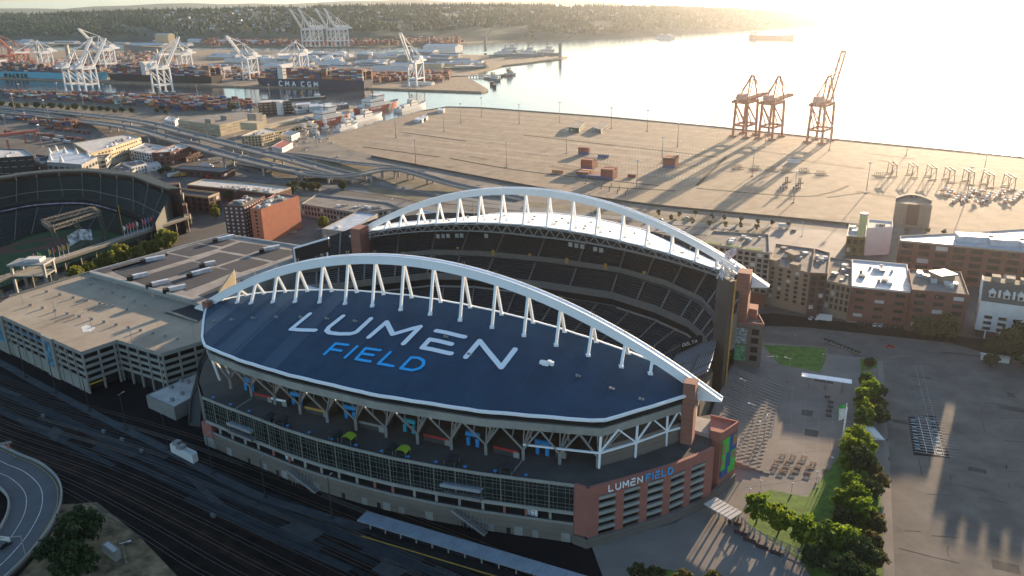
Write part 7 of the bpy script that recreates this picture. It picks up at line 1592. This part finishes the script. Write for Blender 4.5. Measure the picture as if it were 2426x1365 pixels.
shed('site_container', 'blue low container beside the small red stack on the dock', 1430, 373, 12, 3, 2.6, cargom[2], cargom[2], 'container'); shed('site_container', 'orange low container left of the tall red stacks', 1322, 410, 12, 2.5, 2.6, cargom[6], cargom[6], 'container'); shed('site_container', 'red low container right of the middle red stack', 1497, 420, 8, 2.5, 2.6, cargom[0], cargom[0], 'container'); shed('site_container', 'white flat container at the edge of the parking lot', 2356, 855, 12, 2.5, 2.8, whitew, whitew, 'container')
for k, (x, y) in enumerate([(1120 + 12 * i, 480 - 270 + 190 + 8 + i) for i in range(0)]): pass
o = None
for k in range(14):
    x, y = 1288 + (k % 7) * 19 + (k // 7) * 4, 410 + (k % 7) * 6 - (k // 7) * 8
    if k == 0: o = thing('chassis_stand', 'x', 'stand'); mb = MB(); mb.beam((0, -1.2, 0), (0, -1.2, 4), .4); mb.beam((0, 1.2, 0), (0, 1.2, 4), .4); mb.beam((0, -1.6, 4), (0, 1.6, 4), .5); mb.build('frame', yel, o); MB().box((0, 0, 0), (1.4, 3.6, .3)).build('foot', conc, o)
    else: o = clone(o, (0, 0, 0))
    o.location = G(x + 80, y + 18); o['label'] = 'small yellow gate stand on the dock road, %s' % ORD[k]; o['group'] = 'gate stands on the dock road'
# ================================================================ plaza furniture
def table():
    t = thing('picnic_table', 'x', 'picnic table'); MB().box((0, 0, .7), (2.4, .9, .08)).build('table_top', brickd, t)
    for sy in (-.75, .75): MB().box((0, sy, .42), (2.4, .32, .06)).build('bench', brickd, t)
    for sx in (-.8, .8): MB().beam((sx, -.75, 0), (sx, .75, .02), .12, .8).build('leg', dark, t)
    return t
o = None
for k, (x, y) in enumerate([(1855, 1081), (1879, 1083), (1905, 1085), (1842, 1095), (1868, 1096), (1895, 1098), (1927, 1100), (1835, 1109), (1862, 1110), (1891, 1109), (1917, 1110), (1852, 1118), (1880, 1119), (1914, 1123), (1960, 942), (1968, 954), (1967, 965), (1964, 975), (1963, 986)]):
    o = table() if k == 0 else clone(o, (0, 0, 0)); o.location = G(x, y, .07); o.scale = (1.0,) * 3; o.rotation_euler.z = UA + rr.uniform(-.1, .1)
    o['label'] = ('picnic table in the cluster on the stadium plaza, %s' % ORD[k]) if k < 14 else ('picnic table in the single column near the park trees, %s from the top' % ORD[k - 14]); o['group'] = 'picnic tables on the plaza'
o = None
for k in range(10):
    if k == 0: o = thing('planter', 'x', 'planter'); MB().tube((0, 0, 0), (0, 0, .8), .8, 1.0, 10).build('pot', lconc, o); mb = MB(); [mb.tube((0, 0, .8), (math.cos(a_) * .9, math.sin(a_) * .9, 1.9), .5, .1, 5) for a_ in range(6)]; mb.build('shrub', leafd, o)
    else: o = clone(o, (0, 0, 0))
    o.location = G(1955 + k * 9, 810 + k * 3.4, .13); o['label'] = 'round planter in the diagonal line across the street, %s from the left' % ORD[k]; o['group'] = 'planters across the street'
o = None
for k in range(12):
    if k == 0: o = thing('crowd_barrier', 'x', 'barrier'); mb = MB(); [mb.beam((-1, 0, z), (1, 0, z), .08) for z in (.2, 1.1)]; [mb.beam((x_ * .25, 0, .2), (x_ * .25, 0, 1.1), .05) for x_ in range(-4, 5)]; mb.build('panel', whitew, o); MB().box((-.8, 0, 0), (.1, .7, .2)).build('foot', steel, o)
    else: o = clone(o, (0, 0, 0))
    o.location = G(1836 - k * .9, 985 + k * 4.6, .07); o.rotation_euler.z = .5; o['label'] = 'white crowd barrier standing in a line across the plaza'; o['group'] = 'crowd barriers on the plaza'
# curved fence at the lawn
P = catmull([G(x, y, 0) for x, y in [(1745, 1222), (1765, 1253), (1800, 1278), (1850, 1300), (1910, 1326), (1970, 1350), (2010, 1362)]], 6); t = thing('lawn_fence', 'curved pale fence with square posts below the park trees', 'fence', P[0])
for p in P[::2]: MB().box(p, (.5, .5, 3)).build('post', lconc, t)
mb = MB()
for z in (.6, 1.5, 2.8):
    for k in range(len(P) - 1): mb.beam(P[k] + Vector((0, 0, z)), P[k + 1] + Vector((0, 0, z)), .15)
mb.build('rails', conc, t)
for k in range(5):
    a_ = P[2 + k * 4]; t = thing('park_bench', 'wooden bench outside the curved fence, %s from the left' % ORD[k], 'bench', a_ + Vector((-2.5, -3, 0)), 'benches outside the curved fence'); q = a_ + Vector((-2.5, -3, 0)); r_ = -.6
    MB().box(q + Vector((0, 0, .4)), (4.5, .7, .1), r_).build('seat', brickd, t); MB().box(q + Vector((.2, .35, .5)), (4.5, .1, .6), r_).build('backrest', brickd, t); MB().box(q, (3.8, .4, .4), r_).build('legs', dark, t)
for k, (x, y, ci, nm) in enumerate([(1994, 992, 4, 'white'), (1993, 1022, 3, 'green and yellow')]):
    t = flagpole(flm[ci], 14); t.location = G(x, y + 60 - 40 * k + 10, 0); t.rotation_euler.z = 2.4; t.scale = (1.3,) * 3; t['label'] = '%s flag on a tall pole over the plaza by the park trees' % nm
t = thing('marquee', 'small white tent between the park clumps', 'tent', G(2056, 1040)); p = G(2056, 1040); MB().add([p + Vector((-4, -6, 3)), p + Vector((4, -6, 3)), p + Vector((4, 6, 3)), p + Vector((-4, 6, 3)), p + Vector((0, -6, 4.4)), p + Vector((0, 6, 4.4))], [(0, 4, 5, 3), (4, 1, 2, 5), (0, 1, 4), (2, 3, 5)]).build('roof', whitew, t)
for dx, dy in ((-4, -6), (4, -6), (4, 6), (-4, 6)): MB().beam(p + Vector((dx, dy, 0)), p + Vector((dx, dy, 3)), .15).build('post', steel, t)
# tents on the deck
def tent(mat):
    t = thing('cart_tent', 'x', 'tent'); mb = MB(); A_, B_ = [], []
    for i in range(9):
        a_ = math.pi * i / 8; A_.append((math.cos(a_) * 2.1, -1.9, 2.2 + math.sin(a_) * 1.1)); B_.append((math.cos(a_) * 2.1, 1.9, 2.2 + math.sin(a_) * 1.1))
    mb.slab(B_, A_, .08); mb.build('canopy', mat, t)
    for dx in (-2, 2):
        for dy in (-1.8, 1.8): MB().beam((dx, dy, 0), (dx, dy, 2.2), .12).build('post', steel, t)
    MB().box((0, 0, 0), (3, 2, 1.1)).build('cart', darkg, t); return t
tg = M('tent_lime', (0.28, 0.42, 0.02), .7, .1, .5); tb = M('tent_black', (0.02, 0.028, 0.035), .6, .1, .5); tp = {}
for k, (s, t_, c) in enumerate([(-39.7, -112.2, 'b'), (-33.2, -112.4, 'b'), (-7.6, -113.6, 'b'), (-2.2, -113.4, 'g'), (15.6, -113.8, 'b'), (20.6, -113.6, 'g'), (39, -112, 'b'), (59, -109.5, 'b')]):
    if c not in tp: tp[c] = tent(tb if c == 'b' else tg); o = tp[c]
    else: o = clone(tp[c], (0, 0, 0))
    o.location = S(s, t_, zd); o.rotation_euler.z = UA; o['label'] = '%s domed cart tent on the stadium deck, %s from the left' % ('black' if c == 'b' else 'lime green', ORD[k]); o['group'] = 'cart tents on the deck'
o = None
for k in range(14):
    s = -72 + k * 10.6; t_ = interp([p[0] for p in FL], [p[1] for p in FL], s) + 1.8
    if k == 0: o = thing('deck_table', 'x', 'table'); MB().tube((0, 0, 0), (0, 0, 1), .1, .1, 6).build('leg', steel, o); MB().tube((0, 0, 1), (0, 0, 1.1), .7, .7, 10).build('table_top', kb, o)
    else: o = clone(o, (0, 0, 0))
    o.location = S(s, t_, zd); o['label'] = 'tall blue standing table at the deck parapet, %s from the left' % ORD[k]; o['group'] = 'standing tables on the deck'
# people
def person(mat, hair):
    t = bpy.data.objects.new('person', bpy.data.meshes.new('person')); col.objects.link(t)
    V = [(0, 0, .95), (0, 0, 1.2), (0, 0, 1.42), (0, 0, 1.54), (0, 0, 1.66), (0, 0, 1.76), (.2, 0, 1.4), (.27, .05, 1.12), (.28, .16, .88), (-.2, 0, 1.4), (-.27, -.03, 1.12), (-.28, .02, .86), (.11, .05, .9), (.12, .12, .48), (.12, .02, .05), (.12, .14, .02), (-.11, -.03, .9), (-.12, -.04, .48), (-.12, -.2, .07), (-.12, -.08, .03)]
    E_ = [(0, 1), (1, 2), (2, 3), (3, 4), (4, 5), (2, 6), (6, 7), (7, 8), (2, 9), (9, 10), (10, 11), (0, 12), (12, 13), (13, 14), (14, 15), (0, 16), (16, 17), (17, 18), (18, 19)]
    R_ = [.15, .14, .16, .06, .1, .08, .07, .05, .04, .07, .05, .04, .09, .065, .045, .04, .09, .065, .045, .04]
    t.data.from_pydata(V, E_, []); t.data.materials.append(mat); m = t.modifiers.new('skin', 'SKIN'); 
    if not t.data.skin_vertices: t.data.attributes
    bm = __import__('bmesh').new(); bm.from_mesh(t.data); ly = bm.verts.layers.skin.verify(); bm.verts.ensure_lookup_table()
    for i_, v in enumerate(bm.verts): v[ly].radius = (R_[i_],) * 2
    bm.verts[0][ly].use_root = True; bm.to_mesh(t.data); bm.free(); t.modifiers.new('sub', 'SUBSURF').levels = 1; t.modifiers['sub'].render_levels = 1; ORG[t.name] = Vector()
    mb = MB(); mb.tube((0, -.01, 1.66), (0, -.01, 1.82), .12, .06, 8); mb.build('hair', hair, t); return t
pm = {'dark': cmt['dark'], 'red': cmt['red'], 'white': whitew}
for k, (x, y, c, d_) in enumerate([(1757, 908, 'dark', 'on the stair slope'), (1832, 780, 'dark', 'on the street by the corner block'), (1884, 797, 'white', 'crossing the wide street'), (2101, 1048, 'dark', 'on the pavement beside the parking lot'), (2105, 1092, 'dark', 'further down the pavement by the lot'), (2383, 1112, 'dark', 'alone out on the parking lot'), (2094, 1226, 'red', 'on the path by the lawn strip'), (1885, 850, 'dark', 'standing on the triangular lawn')]):
    o = person(pm[c], dark); z = .14 if k else 2.6; o.location = G(x, y, z); o.rotation_euler.z = rr.uniform(0, 6); tag(o, 'person in %s clothes walking %s' % (c, d_) if 'standing' not in d_ else 'person in dark clothes ' + d_, 'person')
# railway bits
conc2 = M('cabinet_grey', (0.12, 0.13, 0.14), .8, .1, .5)
for k, (x, y) in enumerate([(103, 988), (246, 1025), (336, 1071), (290, 1044), (505, 1225)]):
    p = G(x, y, .3); t = thing('signal_box', 'small pale trackside cabinet, %s of those between the rails' % ORD[k], 'cabinet', p, 'trackside cabinets'); MB().box(p, (1.9, .9, 1.1), -.6).build('cabinet', conc2, t); MB().box(p + Vector((0, 0, 1.1)), (2.0, 1.0, .12), -.6).build('lid', conc2, t)
a_, b_ = G(62, 1318, 1.6), G(8, 1330, 1.6); t = thing('sign_gantry', 'pale sign gantry pole arching over the curved ramp', 'sign gantry', a_); mb = MB(); mb.tube(a_, a_ + Vector((0, 0, 8)), .25, .2, 7); mb.tube(a_ + Vector((0, 0, 8)), b_ + Vector((0, 0, 9)), .2, .15, 7); mb.build('mast_arm', lconc, t); MB().box(b_.lerp(a_, .3) + Vector((0, 0, 7.6)), (4, .2, 1.6), -.2).build('sign', whitew, t)
P2 = G(22, 1088, 0); t = thing('rail_signal', 'dark railway signal gantry by the ramp barrier at left', 'signal gantry', P2); mb = MB(); mb.beam(G(-20, 1095, 0), G(-20, 1095, 7), .4); mb.beam(G(36, 1083, 0), G(36, 1083, 7), .4); mb.beam(G(-20, 1095, 0) + Vector((0, 0, 7)), G(36, 1083, 0) + Vector((0, 0, 7)), .6, .8); mb.build('frame', steel, t); MB().box(G(30, 1086, 0) + Vector((0, -.6, 5)), (1, .4, 2)).build('signal_head', crr, t)
lamps([(300, 1335), (215, 1375)], lampproto(8, .12, 'road'), 'thin lamp post on the dry verge, %s from the right', 'lamps on the verge')
#@@NEXT
# ---------------------------------------------------------------- haze
def haze():
    m = bpy.data.materials.new('haze'); m.use_nodes = True; n = m.node_tree; n.nodes.remove(n.nodes['Principled BSDF'])
    v = n.nodes.new('ShaderNodeVolumePrincipled'); v.inputs['Color'].default_value = (0.88, 0.91, 0.98, 1)
    v.inputs['Density'].default_value = 3.3e-5; v.inputs['Anisotropy'].default_value = 0.86
    n.links.new(v.outputs[0], n.nodes['Material Output'].inputs['Volume'])
    o = struct('haze', MB().hexa([(-20000, -400, -12), (20000, -400, -12), (20000, 16000, -12), (-20000, 16000, -12), (-20000, -400, 215), (20000, -400, 215), (20000, 16000, 215), (-20000, 16000, 215)]), m, 'stuff')
haze()
